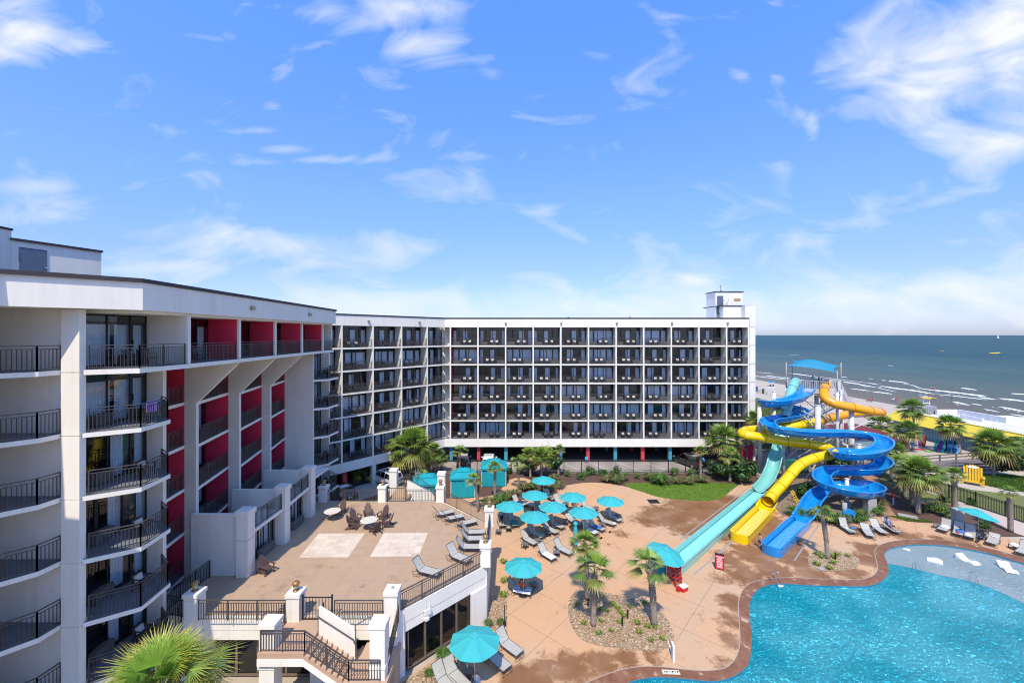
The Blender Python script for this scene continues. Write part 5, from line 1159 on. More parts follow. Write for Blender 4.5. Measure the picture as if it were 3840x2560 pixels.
heap(rl[4],1.0,towelw,'rumpled white towel on the lounger left of the tilted umbrella',.34,seed=6); heap(rl[5],.9,towelb,'blue towel heap on the lounger under the tilted umbrella',.34,seed=7,y=-.1); heap(rl[5],.35,c_red,'small red item on the lounger beneath the tilted umbrella',.12,seed=8,name='ball',cat='ball'); heap(rl[6],.45,c_white,'pale striped towel left of the tilted umbrella pole',.26,seed=9,y=.1)
cloth_on(rl[7],1.45,1.95,towelw,'towel','white towel on the raised head of the lounger right of the tilted umbrella',z=.50,w_=.5); heap(rl[0],.25,c_green,'bright green float on the lounger near the small island palm',.13,seed=10,y=.1,name='float',cat='float'); heap(rl[0],.75,c_white,'white bag on the lounger near the small island palm',.16,seed=11,y=.15,name='bag',cat='bag')
# umbrellas
def umbrella_parts(t,tilt=0,rim=1.43,zr=2.08,za=2.52,side=(0,0)):
    c=MB(); n=8; Mx=Matrix.Rotation(tilt,3,'Y'); cz=V((0,0,za-.05))
    def W_(p): p=V(p); return tuple(cz+Mx@(p-cz)) if tilt else tuple(p)
    rr=[(.26,za-.035),(.62,za-.15),(1.05,za-.30),(rim,zr)]; sub=4
    for i in range(n):
        for s_ in range(sub):
            a0=2*PI*(i+s_/sub)/n+.2; a1=2*PI*(i+(s_+1)/sub)/n+.2
            def pt(r,z,a,q): # straight chord between ribs, sagging a little
                A=2*PI*i/n+.2; B=2*PI*(i+1)/n+.2; x=math.cos(A)*(1-q)+math.cos(B)*q; y=math.sin(A)*(1-q)+math.sin(B)*q; sag=.05*4*q*(1-q)*(r/rim); return (x*r,y*r,z-sag)
            q0,q1=s_/sub,(s_+1)/sub
            for (r0,z0),(r1,z1) in zip(rr[:-1],rr[1:]): c.face([W_(pt(r0,z0,a0,q0)),W_(pt(r1,z1,a0,q0)),W_(pt(r1,z1,a1,q1)),W_(pt(r0,z0,a1,q1))])
    cn=c.build('canopy',turq,t)
    v=MB()
    for i in range(n):
        A=2*PI*i/n+.2; B=2*PI*(i+1)/n+.2; v.face([W_((.31*math.cos(A),.31*math.sin(A),za-.025)),W_((.31*math.cos(B),.31*math.sin(B),za-.025)),W_((0,0,za+.05))])
        v.face([W_((.31*math.cos(A),.31*math.sin(A),za-.025)),W_((.31*math.cos(B),.31*math.sin(B),za-.025)),W_((.31*math.cos(B),.31*math.sin(B),za-.06)),W_((.31*math.cos(A),.31*math.sin(A),za-.06))])
    v.build('vent',turq,cn)
    r_=MB()
    for i in range(n):
        A=2*PI*i/n+.2; r_.bar(W_((.06*math.cos(A),.06*math.sin(A),za-.07)),W_(((rim-.02)*math.cos(A),(rim-.02)*math.sin(A),zr-.01)),.025); r_.bar((.03*math.cos(A),.03*math.sin(A),1.75),W_((.75*math.cos(A),.75*math.sin(A),za-.25)),.018)
    r_.build('ribs',polew,t); p=MB(); p.tube([(0,0,.03),(0,0,za+.08)],.024,8); p.lathe([(.035,0),(.02,.04),(.0,.06)],8,(0,0,za+.04)); p.build('pole',polew,t,smooth=True)
    s=MB(); s.lathe([(.36,.0),(.36,.04),(.31,.07),(.06,.10),(.04,.35)],20); s.build('base',steel,t,smooth=False); return t
UM=umbrella_parts(thing('umbrella','x','umbrella'))
UL=[((2038.5,1801.5),'topmost turquoise umbrella of the cluster, at the mulch bed',0),((2005.6,1857),'upper left turquoise umbrella, second from the top of the cluster',.2),((2149,1864),'upper right cluster umbrella with a curl mark on its canopy',.15),((2288,1879.5),'rightmost umbrella of the cluster beside the wet patch',.05),((1912,1899),'leftmost umbrella of the cluster, beside the terrace corner pier',.3),((2072.5,1900.5),'turquoise umbrella in the middle of the cluster',.33),((2188,1922),'cluster umbrella directly above the closed one',.3),((2004.7,1938),'lowest umbrella of the cluster, left centre',.25),((1962.6,2125),'lone turquoise umbrella beside the terrace corner wall',.15),((1780,2408),'nearest and largest umbrella at the bottom, seen from above',.12)]
for (p,l,rz) in UL: g_=G(*p,2.06); put(UM,(g_.x,g_.y,0),rz,l,'open turquoise umbrellas')
def umb_tilt(px,py,tilt,rz,label):
    g_=G(px,py,0); return umbrella_parts(thing('umbrella',label,'umbrella',(g_.x,g_.y,0),rz,'open turquoise umbrellas'),tilt)
umb_tilt(2500,2180,R(16),R(-35),'tilted turquoise umbrella shading the red lifeguard chair'); umb_tilt(3670,2012,R(13),R(-12),'tilted turquoise umbrella on the right deck beyond the shallow shelf')
g_=G(2158,2068,0); t=thing('closed_umbrella','closed turquoise umbrella standing among the loungers','umbrella',(g_.x,g_.y,0))
b=MB(); n=16
prof=[(.04,2.62),(.16,2.52),(.19,2.40),(.10,2.32),(.13,2.1),(.19,1.4),(.24,.75)]
for i,(r_,z_) in enumerate(prof):
    for k in range(n): a=2*PI*k/n; q=r_*(1+.16*(k%2)*min(1,i/3)); b.v.append((q*math.cos(a),q*math.sin(a),z_))
for i in range(len(prof)-1):
    for k in range(n): b.f.append((i*n+k,(i+1)*n+k,(i+1)*n+(k+1)%n,i*n+(k+1)%n)); b.m.append(0)
b.build('canopy',turq,t); b=MB(); b.tube([(0,0,.03),(0,0,2.65)],.022,8); b.build('pole',polew,t); b=MB(); b.lathe([(.3,0),(.3,.05),(.05,.1),(.04,.3)],16); b.build('base',steel,t)
# side tables
def stable_parts(t):
    b=MB()
    for i in range(6): b.box(-.24,-.24+i*.083,.40,.24,-.24+i*.083+.068,.425)
    b.build('table_top',mat('table_grey',(.16,.155,.15),(.13,.125,.12),4,.5),t); b=MB()
    for x in (-.23,.23):
        for y in (-.23,.23): b.box(x-.018,y-.018,0,x+.018,y+.018,.40)
        b.box(x-.015,-.21,.36,x+.015,.21,.395)
    for y in (-.23,.23): b.box(-.21,y-.015,.36,.21,y+.015,.395)
    for i in range(4): b.box(-.2,-.18+i*.1,.12,.2,-.12+i*.1,.135)
    b.build('table_frame',chairfr,t); return t
ST=stable_parts(thing('side_table','x','side table'))
for (p,l) in ((S6(640,1040),'grey side table left of the first sunlit cluster lounger'),(S6(1340,1215),'grey side table between the two front cluster loungers'),(S6(925,950),'side table at the lowest cluster umbrella base'),(S6(55,740),'side table at the terrace wall with a water bottle'),(S6(280,680),'side table with a straw hat under the left umbrella'),(S6(1150,780),'shaded side table right of the lowest umbrella'),(S6(1540,540),'side table with white cloth under the middle of the cluster'),(S5(1600,1080),'side table beside the lounger with blue towel'),(S5(1470,750),'side table above the central right umbrella'),(S5(1890,900),'side table behind the rightmost umbrella lounger'),(S5(860,660),'side table left of the upper right umbrella'),(S5(50,630),'side table beneath the second umbrella from the top'),
 (S8(690,1230),'side table under the nearest umbrella with a clear cup'),((1800+525/2.614,1700+1265/2.614),'side table under the umbrella by the terrace corner'),(R8(375,185),'side table with blue towel beside the green-item lounger'),(R8(535,190),'side table between flat lounger and empty lounger'),(R8(635,165),'side table left of the reclining man'),(R4(815,395),'side table left of the lounger with white towel'),(R4(1600,590),'side table behind the tilted umbrella pole'),(R4(2180,760),'side table draped with a white towel at the right edge'),(S5(555,545),'side table right of the topmost umbrella in its shade')):
    a=G(*p,.42); put(ST,(a.x,a.y,0),random.uniform(0,1.5),l,'grey side tables on the pool deck')
a=G(*R8(375,185),.42); heap(None,a.x,towelb,'blue and white towel on the side table near green-item lounger',.2,.42,12,a.y)
a=G(*R4(2180,760),.42); heap(None,a.x,towelw,'white towel draped over the side table at the right edge',.3,.40,13,a.y)
a=G(*S6(280,680),.42); b=MB(); b.lathe([(.16,.43),(.15,.44),(.08,.45),(.07,.52),(.0,.53)],12,(a.x,a.y,0)); tag(b.build('straw_hat',flat('straw',(.5,.36,.16)),smooth=True),'straw hat lying on a side table under the left umbrella','hat')
for p,l in ((S6(55,740),'water bottle on the side table at the terrace wall'),(S8(660,1190),'clear cup on the side table beneath the nearest umbrella')):
    a=G(*p,.42); b=MB(); b.lathe([(.035,.425),(.04,.55),(.035,.6),(.015,.64)],8,(a.x,a.y,0)); tag(b.build('bottle',c_white,smooth=True),l,'bottle')
# ---------------------------------------------------------------- terrace furniture
def adirondack(t,m=adir):
    b=MB()
    for i in range(5): b.obox((-.02+.0,-.22+i*.11,.33),(.52,.095,.022),rot=Matrix.Rotation(R(10),3,'Y'))
    b.build('seat',m,t); b=MB()
    for i in range(5):
        y=-.22+i*.11; h=.86-.09*abs(i-2)**1.5; c=V((-.27,y,.26)); d=V((-math.sin(R(24)),0,math.cos(R(24)))); b.bar(c,c+d*h,.098,.02)
        b.face([tuple(c+d*h+V((0,-.045,0))),tuple(c+d*h+V((0,.045,0))),tuple(c+d*(h+.06))])
    b.build('backrest',m,t)
    for s in (-1,1):
        b=MB(); b.obox((.02,s*.33,.56),(.68,.12,.025)); b.build('armrest',m,t)
        b=MB(); b.bar((.27,s*.29,0),(.27,s*.29,.55),.09,.03); b.build('leg',m,t); b=MB(); b.bar((.3,s*.26,.36),(-.62,s*.26,.05),.03,.12); b.bar((-.28,s*.3,.1),(-.28,s*.3,.55),.04); b.build('leg',m,t)
    return t
AD=adirondack(thing('adirondack_chair','x','chair'))
tc=G(*T(810,850),TZ+.72); tc.z=TZ; t1=G(*T(418,755),TZ+.72); t1.z=TZ
def facing(p,q): d=V(q)-V(p); return math.atan2(d.y,d.x)
for (p,l,to) in ((T(500,790),'brown slatted chair beside the lone round terrace table',None),(T(668,880),'brown chair at upper left of the terrace table group',1),(T(800,830),'brown chair directly behind the terrace group table',1),(T(955,850),'brown chair at upper right of the terrace table group',1),(T(990,925),'brown chair at right of the terrace group, seen side-on',1),(T(872,985),'brown chair in front of the terrace group table, back to camera',1),(T(650,945),'brown chair at lower left of the terrace table group',1)):
    g_=G(*p,TZ); rz=facing(g_,tc) if to else facing(g_,t1); put(AD,tuple(g_),rz,l,'brown slatted chairs on the terrace')
g_=G(600+825/2.063,1800+720/2.063,TZ); put(AD,tuple(g_),R(-25),'lone brown slatted chair at the red wing shade line','brown slatted chairs on the terrace')
for c,l in ((tc,'round cream table ringed by brown slatted chairs'),(t1,'round cream table at the terrace left with one chair')):
    t=thing('round_table',l,'table',tuple(c),0,'round terrace tables'); b=MB(); b.lathe([(.62,.70),(.65,.71),(.65,.735),(.62,.745)],32); b.lathe([(.03,.742),(.03,.75)],8); b.build('tabletop',tabletop,t)
    for k in range(4):
        a=k*PI/2+.5; b=MB(); b.tube([(.5*math.cos(a),.5*math.sin(a),.70),(.3*math.cos(a),.3*math.sin(a),.35),(.5*math.cos(a),.5*math.sin(a),.02)],.016,6); b.build('leg',rail_m,t)
# ---------------------------------------------------------------- cabanas
def cabana(c,w_,d_,rz,label,z0=0):
    t=thing('cabana',label,'cabana',(c[0],c[1],z0),rz,'turquoise cabanas'); h=2.35; b=MB(); x,y=w_/2,d_/2
    pr=[]
    for (x0,y0,x1,y1) in ((-x,-y,x,-y),(x,-y,x,y),(x,y,-x,y),(-x,y,-x,-y)):
        n=22
        for i in range(n):
            a,c2=i/n,(i+1)/n; nx,ny=(y1-y0),-(x1-x0); l=math.hypot(nx,ny); q=lambda u:.02*math.sin(u*31)+.012*math.sin(u*57+1)
            A=V((x0+(x1-x0)*a+nx/l*q(a),y0+(y1-y0)*a+ny/l*q(a),.08)); B=V((x0+(x1-x0)*c2+nx/l*q(c2),y0+(y1-y0)*c2+ny/l*q(c2),.08)); b.face([A,B,B+V((0,0,h-.1)),A+V((0,0,h-.1))])
    b.build('curtain_wall',tealc,t); r=MB(); o=.16; X,Y=x+o,y+o; k=.42
    top=[(-X*k,-Y*k,h+.52),(X*k,-Y*k,h+.52),(X*k,Y*k,h+.52),(-X*k,Y*k,h+.52)]; bot=[(-X,-Y,h),(X,-Y,h),(X,Y,h),(-X,Y,h)]
    for i in range(4):
        j=(i+1)%4; m0=tuple((bot[i][q]+top[i][q])/2-(.05 if q==2 else 0) for q in range(3)); m1=tuple((bot[j][q]+top[j][q])/2-(.05 if q==2 else 0) for q in range(3))
        r.face([bot[i],bot[j],m1,m0]); r.face([m0,m1,top[j],top[i]]); r.face([(bot[i][0],bot[i][1],h-.22),(bot[j][0],bot[j][1],h-.22),bot[j],bot[i]])
    rf=r.build('roof',tealc,t); v=MB(); kk=.5; vt=[(-X*kk,-Y*kk,h+.56),(X*kk,-Y*kk,h+.56),(X*kk,Y*kk,h+.56),(-X*kk,Y*kk,h+.56)]
    for i in range(4): j=(i+1)%4; v.face([vt[i],vt[j],tuple(V(vt[j])*.15+V((0,0,(h+.86)*.85))),tuple(V(vt[i])*.15+V((0,0,(h+.86)*.85)))]); v.face([(vt[i][0],vt[i][1],h+.46),(vt[j][0],vt[j][1],h+.46),vt[j],vt[i]])
    v.build('roof_vent',tealc,rf); p=MB()
    for a in (-1,1):
        for c2 in (-1,1): p.box(a*x-.04,c2*y-.04,0,a*x+.04,c2*y+.04,h)
    p.build('posts',polew,t); return t
cabana((-5.75,48.6),2.75,2.4,R(4),'middle turquoise cabana just right of the cream stair pier'); cabana((-2.3,52.2),3.0,2.6,R(2),'right and farthest turquoise cabana behind the round-crowned palm'); cabana((-9.6,46.6),2.9,2.5,R(10),'lowest left turquoise cabana half hidden by the far stair')
def text_obj(txt,size,ext,off,parent,M):
    cu=bpy.data.curves.new('lettering','FONT'); cu.body=txt; cu.size=size; cu.extrude=ext; cu.align_x='CENTER'; cu.align_y='CENTER'; cu.offset=off
    t_=bpy.data.objects.new('lettering',cu); COL.objects.link(t_); dg=bpy.context.evaluated_depsgraph_get(); me=bpy.data.meshes.new_from_object(t_.evaluated_get(dg)); bpy.data.objects.remove(t_)
    me.materials.clear(); me.materials.append(white); me.name='lettering'; o=inst(me,'lettering',parent); o.matrix_local=M; return o
# ---------------------------------------------------------------- water slides
def trough_prof(r=.74,t=.05,n=14,lip=.10,deep=1.0):
    o=[];i_=[]
    for k in range(n+1):
        a=PI+PI*k/n; o.append(((r+t)*math.cos(a),(r+t)*math.sin(a)*deep)); i_.append((r*math.cos(a),r*math.sin(a)*deep))
    return [(-(r+t+lip),0.0)]+[(-(r+t+lip),-.05)]+o[1:-1]+[((r+t+lip),-.05),((r+t+lip),0.0)]+[(r,0.0)]+i_[::-1][1:-1]+[(-r,0.0)]
def slide_path(pts,n=7): return catmull([V((XY(px,Y),Y,z)) for px,Y,z in pts],n)
BPATH=[(3036,57.5,11.9),(3022,55.8,11.3),(2990,54.0,10.8),(2940,53.2,10.5),(2890,53.6,10.3),(2866,55.0,10.1),(2885,56.6,9.75),(2935,57.3,9.3),(2985,57.1,8.9),(3008,56.1,8.6),(2990,55.0,8.35),(2940,54.3,8.15),(2898,53.9,8.0),(2876,53.0,7.85),(2890,51.3,7.65),(2935,50.3,7.5),(3000,50.0,7.3),(3070,50.3,7.1),(3140,51.2,6.9),(3210,51.6,6.7),(3270,51.0,6.55),(3312,49.3,6.4),(3312,47.2,6.2),(3275,45.9,6.0),(3220,45.6,5.85),(3165,46.2,5.7),(3138,47.6,5.45),(3165,49.1,5.15),(3220,49.8,4.85),(3280,49.3,4.55),(3314,47.8,4.25),(3290,46.5,4.0),(3230,46.6,3.8),(3170,47.3,3.6),(3110,47.5,3.4),(3082,46.2,3.2),(3095,44.6,3.0),(3150,43.5,2.82),(3220,43.0,2.66),(3268,43.6,2.5),(3285,44.8,2.35),(3262,46.2,2.2),(3200,46.6,2.05),(3140,46.3,1.9),(3080,45.2,1.7),(3048,43.6,1.45),(3030,42.0,1.15),(3010,40.6,.95)]
def flange_rings(m_,root,path,step,prof,k=1.0):
    acc=0
    for i in range(1,len(path)-2):
        acc+=(path[i]-path[i-1]).length
        if acc>step:
            acc=0; d=(path[i+1]-path[i]).normalized(); b=MB(); b.sweep([(x*k,z*k) for x,z in prof],[path[i]-d*.035,path[i]+d*.035]); b.build('joint_flange',m_,root,w=True)
def gclosed(r,n=14): return [(r*math.cos(2*PI*k/n),r*math.sin(2*PI*k/n)) for k in range(n)]
SB=thing('water_slide','long open bright blue slide with three wide coils and a straight runout','water slide',(30,45,0))
bp=slide_path(BPATH,6); b=MB(); tp=trough_prof(.77,.05,14,.10,1.12)
b.sweep(tp,bp); b.build('trough',slide_b,SB,smooth=True,w=True)
flange_rings(mat('slide_flange_blue',(.03,.27,.60),(.03,.24,.55),1,.3),SB,bp,2.3,trough_prof(.825,.05,14,.02,1.12))
def lane(b,p0,p1,w_,h,wt=.07,ztop=.0,n=2,round_end=False,z0=.02):
    p0,p1=V(p0),V(p1); d=(p1-p0); d.z=0; l=d.length; d/=l; s=V((-d.y,d.x,0)); hw=w_/2
    prof=[(-hw-wt-.08,h),(-hw-wt-.08,h-.05),(-hw-wt,h-.05),(-hw-wt,z0),(hw+wt,z0),(hw+wt,h-.05),(hw+wt+.08,h-.05),(hw+wt+.08,h),(hw,h),(hw-.04,z0+.25),(hw-.2,z0+.12),(-hw+.2,z0+.12),(-hw+.04,z0+.25),(-hw,h)]
    base=len(b.v)
    for p in (p0,p1):
        for x,z in prof: q=p+s*x; b.v.append((q.x,q.y,z))
    m=len(prof)
    for k in range(m): b.f.append((base+k,base+(k+1)%m,base+m+(k+1)%m,base+m+k)); b.m.append(0)
    if round_end: # rounded nose closing the lane at p1
        n=10; ring=[]
        for k in range(n+1):
            a=-PI/2+PI*k/n; ring.append(p1+s*(hw+wt)*math.sin(a)*1.0+d*(hw*.55)*math.cos(a))
        for k in range(n):
            A,B=ring[k],ring[k+1]
            b.face([(A.x,A.y,z0),(B.x,B.y,z0),(B.x,B.y,h),(A.x,A.y,h)]); 
        b.face([(r_.x,r_.y,h) for r_ in ring]+[]) if False else None
        ins=[p1+s*(hw)*math.sin(-PI/2+PI*k/n)*.95+d*(hw*.3)*math.cos(-PI/2+PI*k/n) for k in range(n+1)]
        for k in range(n):
            A,B,C,E=ring[k],ring[k+1],ins[k+1],ins[k]
            b.face([(A.x,A.y,h),(B.x,B.y,h),(C.x,C.y,h),(E.x,E.y,h)]); b.face([(E.x,E.y,h),(C.x,C.y,h),(C.x,C.y,z0+.1),(E.x,E.y,z0+.1)])
    return prof
def water_strip(t,p0,p1,w_,z,m=None):
    p0,p1=V(p0),V(p1); d=(p1-p0).normalized(); s=V((-d.y,d.x,0))*w_/2; b=MB()
    b.face([(p0.x-s.x,p0.y-s.y,z),(p1.x-s.x,p1.y-s.y,z),(p1.x+s.x,p1.y+s.y,z),(p0.x+s.x,p0.y+s.y,z)]); o=b.build('running_water',m or splash,t,w=True); return o
def splashm(name,c):
    m,nt,b,o=nodes(name); co=coords(nt,'World'); n=N(nt,'TexNoise',i_Scale=6.0,i_Detail=5.0,i_Roughness=.7); L(nt,co,n.inputs['Vector'])
    L(nt,ramp(nt,n.outputs[0],[(.42,c),(.72,tuple(min(.8,x*.75+.18) for x in c))]),b.inputs['Base Color']); bp_=N(nt,'Bump',i_Strength=.9,i_Distance=.03); L(nt,n.outputs[0],bp_.inputs['Height']); L(nt,bp_.outputs[0],b.inputs['Normal']); b.inputs['Roughness'].default_value=.08; return m
e0=bp[-1]; e1=G(2893,2078,.0); b=MB(); lane(b,(e0.x+.2,e0.y+.25,0),e1,1.35,.80,round_end=True); b.build('runout_lane',slide_b,SB,w=True)
b=MB(); A=V((e0.x,e0.y,.0)); 
water_strip(SB,(e0.x,e0.y,0),e1,1.1,.30,splashm('water_on_blue',(.02,.28,.66)))
YPATH=[(3101,57.6,12.1),(3093,56.4,11.4),(3090,55.3,10.6),(3107,54.6,10.05),(3143,54.0,9.65),(3196,53.6,9.35),(3245,53.7,9.0),(3288,54.3,8.6),(3304,55.8,8.3),(3282,57.4,8.0),(3230,58.0,7.8),(3178,57.9,7.6),(3114,57.0,7.3),(3051,55.6,7.0),(2987,54.6,6.75),(2910,54.8,6.45),(2837,54.9,6.2),(2792,54.4,6.1),(2782,53.4,6.0),(2800,52.7,5.95),(2840,52.4,5.85),(2900,52.0,5.6),(2960,51.7,5.35),(3040,51.4,5.1),(3098,50.9,4.85),(3122,49.9,4.6),(3104,49.1,4.45),(3067,48.7,4.3),(3019,48.1,3.95),(2985,47.5,3.4),(2962,46.9,2.75),(2934,46.0,2.1),(2908,45.2,1.6),(2892,44.5,1.3),(2880,43.8,1.1)]
SY=thing('water_slide','closed tube slide, orange at the tower and yellow below, ending in an open yellow lane','water slide',(32,48,0))
yp=slide_path(YPATH,6); cut=13*6
for nm,seg,m_,m2 in (('orange_tube',yp[:cut+1],slide_o,None),('yellow_tube',yp[cut:],slide_y,None)):
    b=MB(); b.sweep(gclosed(.57),seg,cap=False); b.sweep(gclosed(.52)[::-1],seg,cap=False); b.build(nm,m_,SY,smooth=True,w=True)
    flange_rings(mat(nm+'_flange',(.62,.22,.0) if nm[0]=='o' else (.60,.38,.0),None,1,.35),SY,seg,2.2,gclosed(.635))
e0=yp[-1]; e1=G(2772,2030,0.0); b=MB(); lane(b,(e0.x-.3,e0.y-.3,0),e1,1.35,.80,round_end=True)
b.build('runout_lane',slide_y,SY,w=True); water_strip(SY,(e0.x-.3,e0.y-.3,0),e1,1.1,.30,splashm('water_on_yellow',(.74,.52,.05)))
b=MB(); # flared scoop around the tube mouth
d=(yp[-1]-yp[-3]).normalized(); p0=yp[-1]
scp=[p0-d*.4,p0+d*.1,p0+d*.6,p0+d*1.2]; b.sweep([(x*1.15,z*1.1) for x,z in trough_prof(.66,.05,12,.02)],[V((q.x,q.y,max(.85,q.z-.0))) for q in scp],cap=True); b.build('scoop',slide_y,SY,smooth=True,w=True)
ST_=thing('water_slide','pale aqua slide, tube at the top, then open with humps and a long straight lane','water slide',(28,46,0))
def tl(t): return V((40.6-11.4*t,58.7-10.4*t,0))
TZs=[(0,11.9),(.05,11.7),(.11,11.2),(.18,10.4),(.26,9.1),(.34,7.5),(.42,5.9),(.50,4.5),(.57,3.6),(.63,3.1),(.68,2.3),(.74,1.75),(.80,1.3),(.87,.98),(.95,.85),(1.02,.82)]
tpth=catmull([tl(t)+V((0,0,z+.25)) for t,z in TZs],5)
b=MB(); c5=5*5+1; b.sweep(gclosed(.62),tpth[:c5],cap=False); b.sweep(gclosed(.57)[::-1],tpth[:c5],cap=False); b.build('tube',slide_t,ST_,smooth=True,w=True)
flange_rings(mat('aqua_flange',(.12,.40,.38),None,1,.4),ST_,tpth[:c5],1.9,gclosed(.68))
b=MB(); b.sweep(trough_prof(.66,.05),tpth[c5-2:]); b.build('trough',slide_t,ST_,smooth=True,w=True)
ts=tl(1.0); te=G(2520,2142,0); b=MB(); lane(b,(ts.x,ts.y,0),te,1.35,.72); b.build('runout_lane',slide_t,ST_,w=True); water_strip(ST_,(ts.x,ts.y,0),te,1.1,.30,splashm('water_on_aqua',(.20,.62,.58)))
# ---------------------------------------------------------------- slide tower
A_,B_,C_,D_=V((39.2,58.7,0)),V((43.4,54.8,0)),V((46.3,57.8,0)),V((42.1,61.7,0)); PZ_=11.2
TW=thing('slide_tower','white steel slide tower with railed platform and blue shade sail','tower',(42.7,58.2,0))
def wb(b,n,m,s=False): return b.build(n,m,TW,smooth=s,w=True)
b=MB(); b.prism([A_[:2],B_[:2],C_[:2],D_[:2]],PZ_-.3,PZ_); wb(b,'platform',steelw)
for P_,Q_ in ((A_,B_),(B_,C_),(D_,A_),(C_,D_)): wb(railing_mb([P_[:2],Q_[:2]],PZ_,h=1.3,pitch=.2,post=1.3,pw=.035,tw=.07,sub=.04),'platform_railing',steelw)
for P_ in (A_,B_,C_,D_):
    b=MB(); b.tube([P_,P_+V((0,0,PZ_))],.17,10); wb(b,'leg',steelw,True)
    Q_=P_+V((0,0,PZ_)); b=MB(); b.tube([Q_,Q_+V((0,0,2.9 if P_ in (B_,D_) else 3.7))],.07,8); wb(b,'sail_post',concrete,True)
for P_,Q_ in ((A_,B_),(B_,C_),(C_,D_),(D_,A_)):
    b=MB()
    for z0,z1 in ((.5,5.5),(5.5,10.6)): b.bar(P_+V((0,0,z0)),Q_+V((0,0,z1)),.09); b.bar(P_+V((0,0,z1)),Q_+V((0,0,z1)),.10)
    wb(b,'brace',steelw)
sail=MB(); n=10; cz=[PZ_+2.9,PZ_+3.0,PZ_+3.55,PZ_+2.75]; cor=[A_+V((0,0,PZ_+3.3)),B_+V((0,0,PZ_+2.6)),C_+V((0,0,PZ_+3.3)),D_+V((0,0,PZ_+3.9))]
gr=[[None]*(n+1) for _ in range(n+1)]
for i in range(n+1):
    for j in range(n+1):
        u,v_=i/n,j/n; pin=.2; uu=u+(.5-u)*pin*4*v_*(1-v_)*(1); vv=v_+(.5-v_)*pin*4*u*(1-u); p=cor[0].lerp(cor[1],uu).lerp(cor[3].lerp(cor[2],uu),vv); p.z+=.8*16*u*(1-u)*v_*(1-v_)+.0; gr[i][j]=p
for i in range(n):
    for j in range(n): sail.face([gr[i][j],gr[i+1][j],gr[i+1][j+1],gr[i][j+1]])
wb(sail,'shade_sail',mat('sail_blue',(.008,.21,.33),(.008,.19,.30),1,.7),True)
# stair of the tower: flights folding behind on the right
def flight(p,q,w_=1.1,name='stair_flight'):
    b=MB(); p,q=V(p),V(q); d=q-p; h=V((d.x,d.y,0)).normalized(); s=V((-h.y,h.x,0))*w_/2
    b.bar(p+s,q+s,.06,.25); b.bar(p-s,q-s,.06,.25); n=max(2,int(abs(d.z)/.2) or int(d.length/.4))
    for i in range(n): c=p+d*((i+.5)/n); b.obox(c,(.28 if abs(d.z)>.3 else d.length/n,w_,.04),rz=math.atan2(h.y,h.x))
    wb(b,name,steelw)
    for k in (s,-s): wb(railing_mb([tuple(p+k),tuple(q+k)],0,h=1.1,pitch=.2,post=1.6,pw=.03,tw=.05,sub=.04),'stair_railing',steelw)
o=V((46.3,57.8,0)); 
flight((46.0,58.3,PZ_),(48.8,60.4,8.6)); flight((48.8,60.4,8.6),(49.9,61.2,8.6)); flight((49.2,61.6,8.6),(44.6,62.6,5.6)); flight((44.6,61.6,5.6),(48.8,60.2,2.8)); flight((48.8,61.0,2.8),(45.0,62.2,.1))
for x,y,h_ in ((49.3,60.2,8.6),(49.9,61.9,8.6),(44.3,62.9,5.6),(44.2,61.4,5.6),(49.0,60.0,2.8)):
    b=MB(); b.tube([(x,y,0),(x,y,h_)],.08,8); wb(b,'stair_leg',steelw,True)
# columns that carry the slides (each a thing of its own)
SPL=[(2902,57.0,11.0,.26,'white column with cap left of the aqua tube'),(2848,54.5,9.3,.26,'leftmost tall white slide column beside the hotel end'),(3067,52.6,9.8,.31,'thickest white column in the middle of the slides'),(3062,58.0,10.5,.26,'white column rising just behind the thickest one'),(2938,52.6,6.2,.20,'thin white column under the blue curve, between aqua and yellow slides'),(3193,54.0,8.7,.30,'white column under the orange tube, right side'),(3222,48.6,5.9,.20,'short column capped inside the big blue coil'),(3176,45.2,3.0,.19,'shortest column capped inside the lowest blue coil')]
for px,Y,h_,r_,lab in SPL:
    x=XY(px,Y); t=thing('slide_column',lab,'column',(x,Y,0),0,'white steel columns carrying the slides'); b=MB(); b.lathe([(r_,0),(r_,h_-.04)],16); b.build('shaft',steelw,t,smooth=True)
    b=MB(); b.lathe([(r_+.03,h_-.04),(r_+.03,h_+.03),(r_-.02,h_+.05)],16); b.build('cap',steelw,t); b=MB(); b.lathe([(r_+.22,.0),(r_+.22,.45)],14); b.lathe([(r_+.12,.45),(r_+.12,.5)],14); b.build('footing',concrete,t)
b=MB(); x=XY(3263,43.0); b.box(x-.45,42.7,0,x+.45,43.4,1.7); tag(b.build('concrete_support',concrete),'grey concrete block carrying the lowest blue coil by the grass','support')
x=XY(3178,42.4); b=MB(); b.tube([(x-.3,42.4,0),(x-.3,42.4,1.5)],.22,10); tag(b.build('concrete_support',concrete,smooth=True),'pale concrete stump under the lowest blue coil, beside the pump','support')
def strut(lst,lab):
    b=MB()
    for p,q in lst:
        b.tube([V((XY(p[0],p[1]),p[1],p[2])),V((XY(q[0],q[1]),q[1],q[2]))],.065,6)
    tag(b.build('strut',steelw,smooth=True),lab,'strut','white struts between columns and slides')
strut([((2902,57,9.9),(2962,58.2,9.9)),((2902,57,7.8),(2955,58.2,9.4))],'pair of white struts from the left rear column to the tower')
strut([((3067,52.6,8.2),(2990,55.5,8.8)),((3067,52.6,7.2),(2980,55.8,8.5))],'struts from the thickest column toward the small blue coil')
strut([((3067,52.6,8.8),(3010,56,8.0)),((3067,52.6,6.6),(3000,56.5,9.2))],'crossing struts left of the thickest column')
strut([((2848,54.5,9.0),(2880,54.5,9.3)),((2848,54.5,6.0),(2900,55.0,6.9))],'struts on the leftmost tall column')
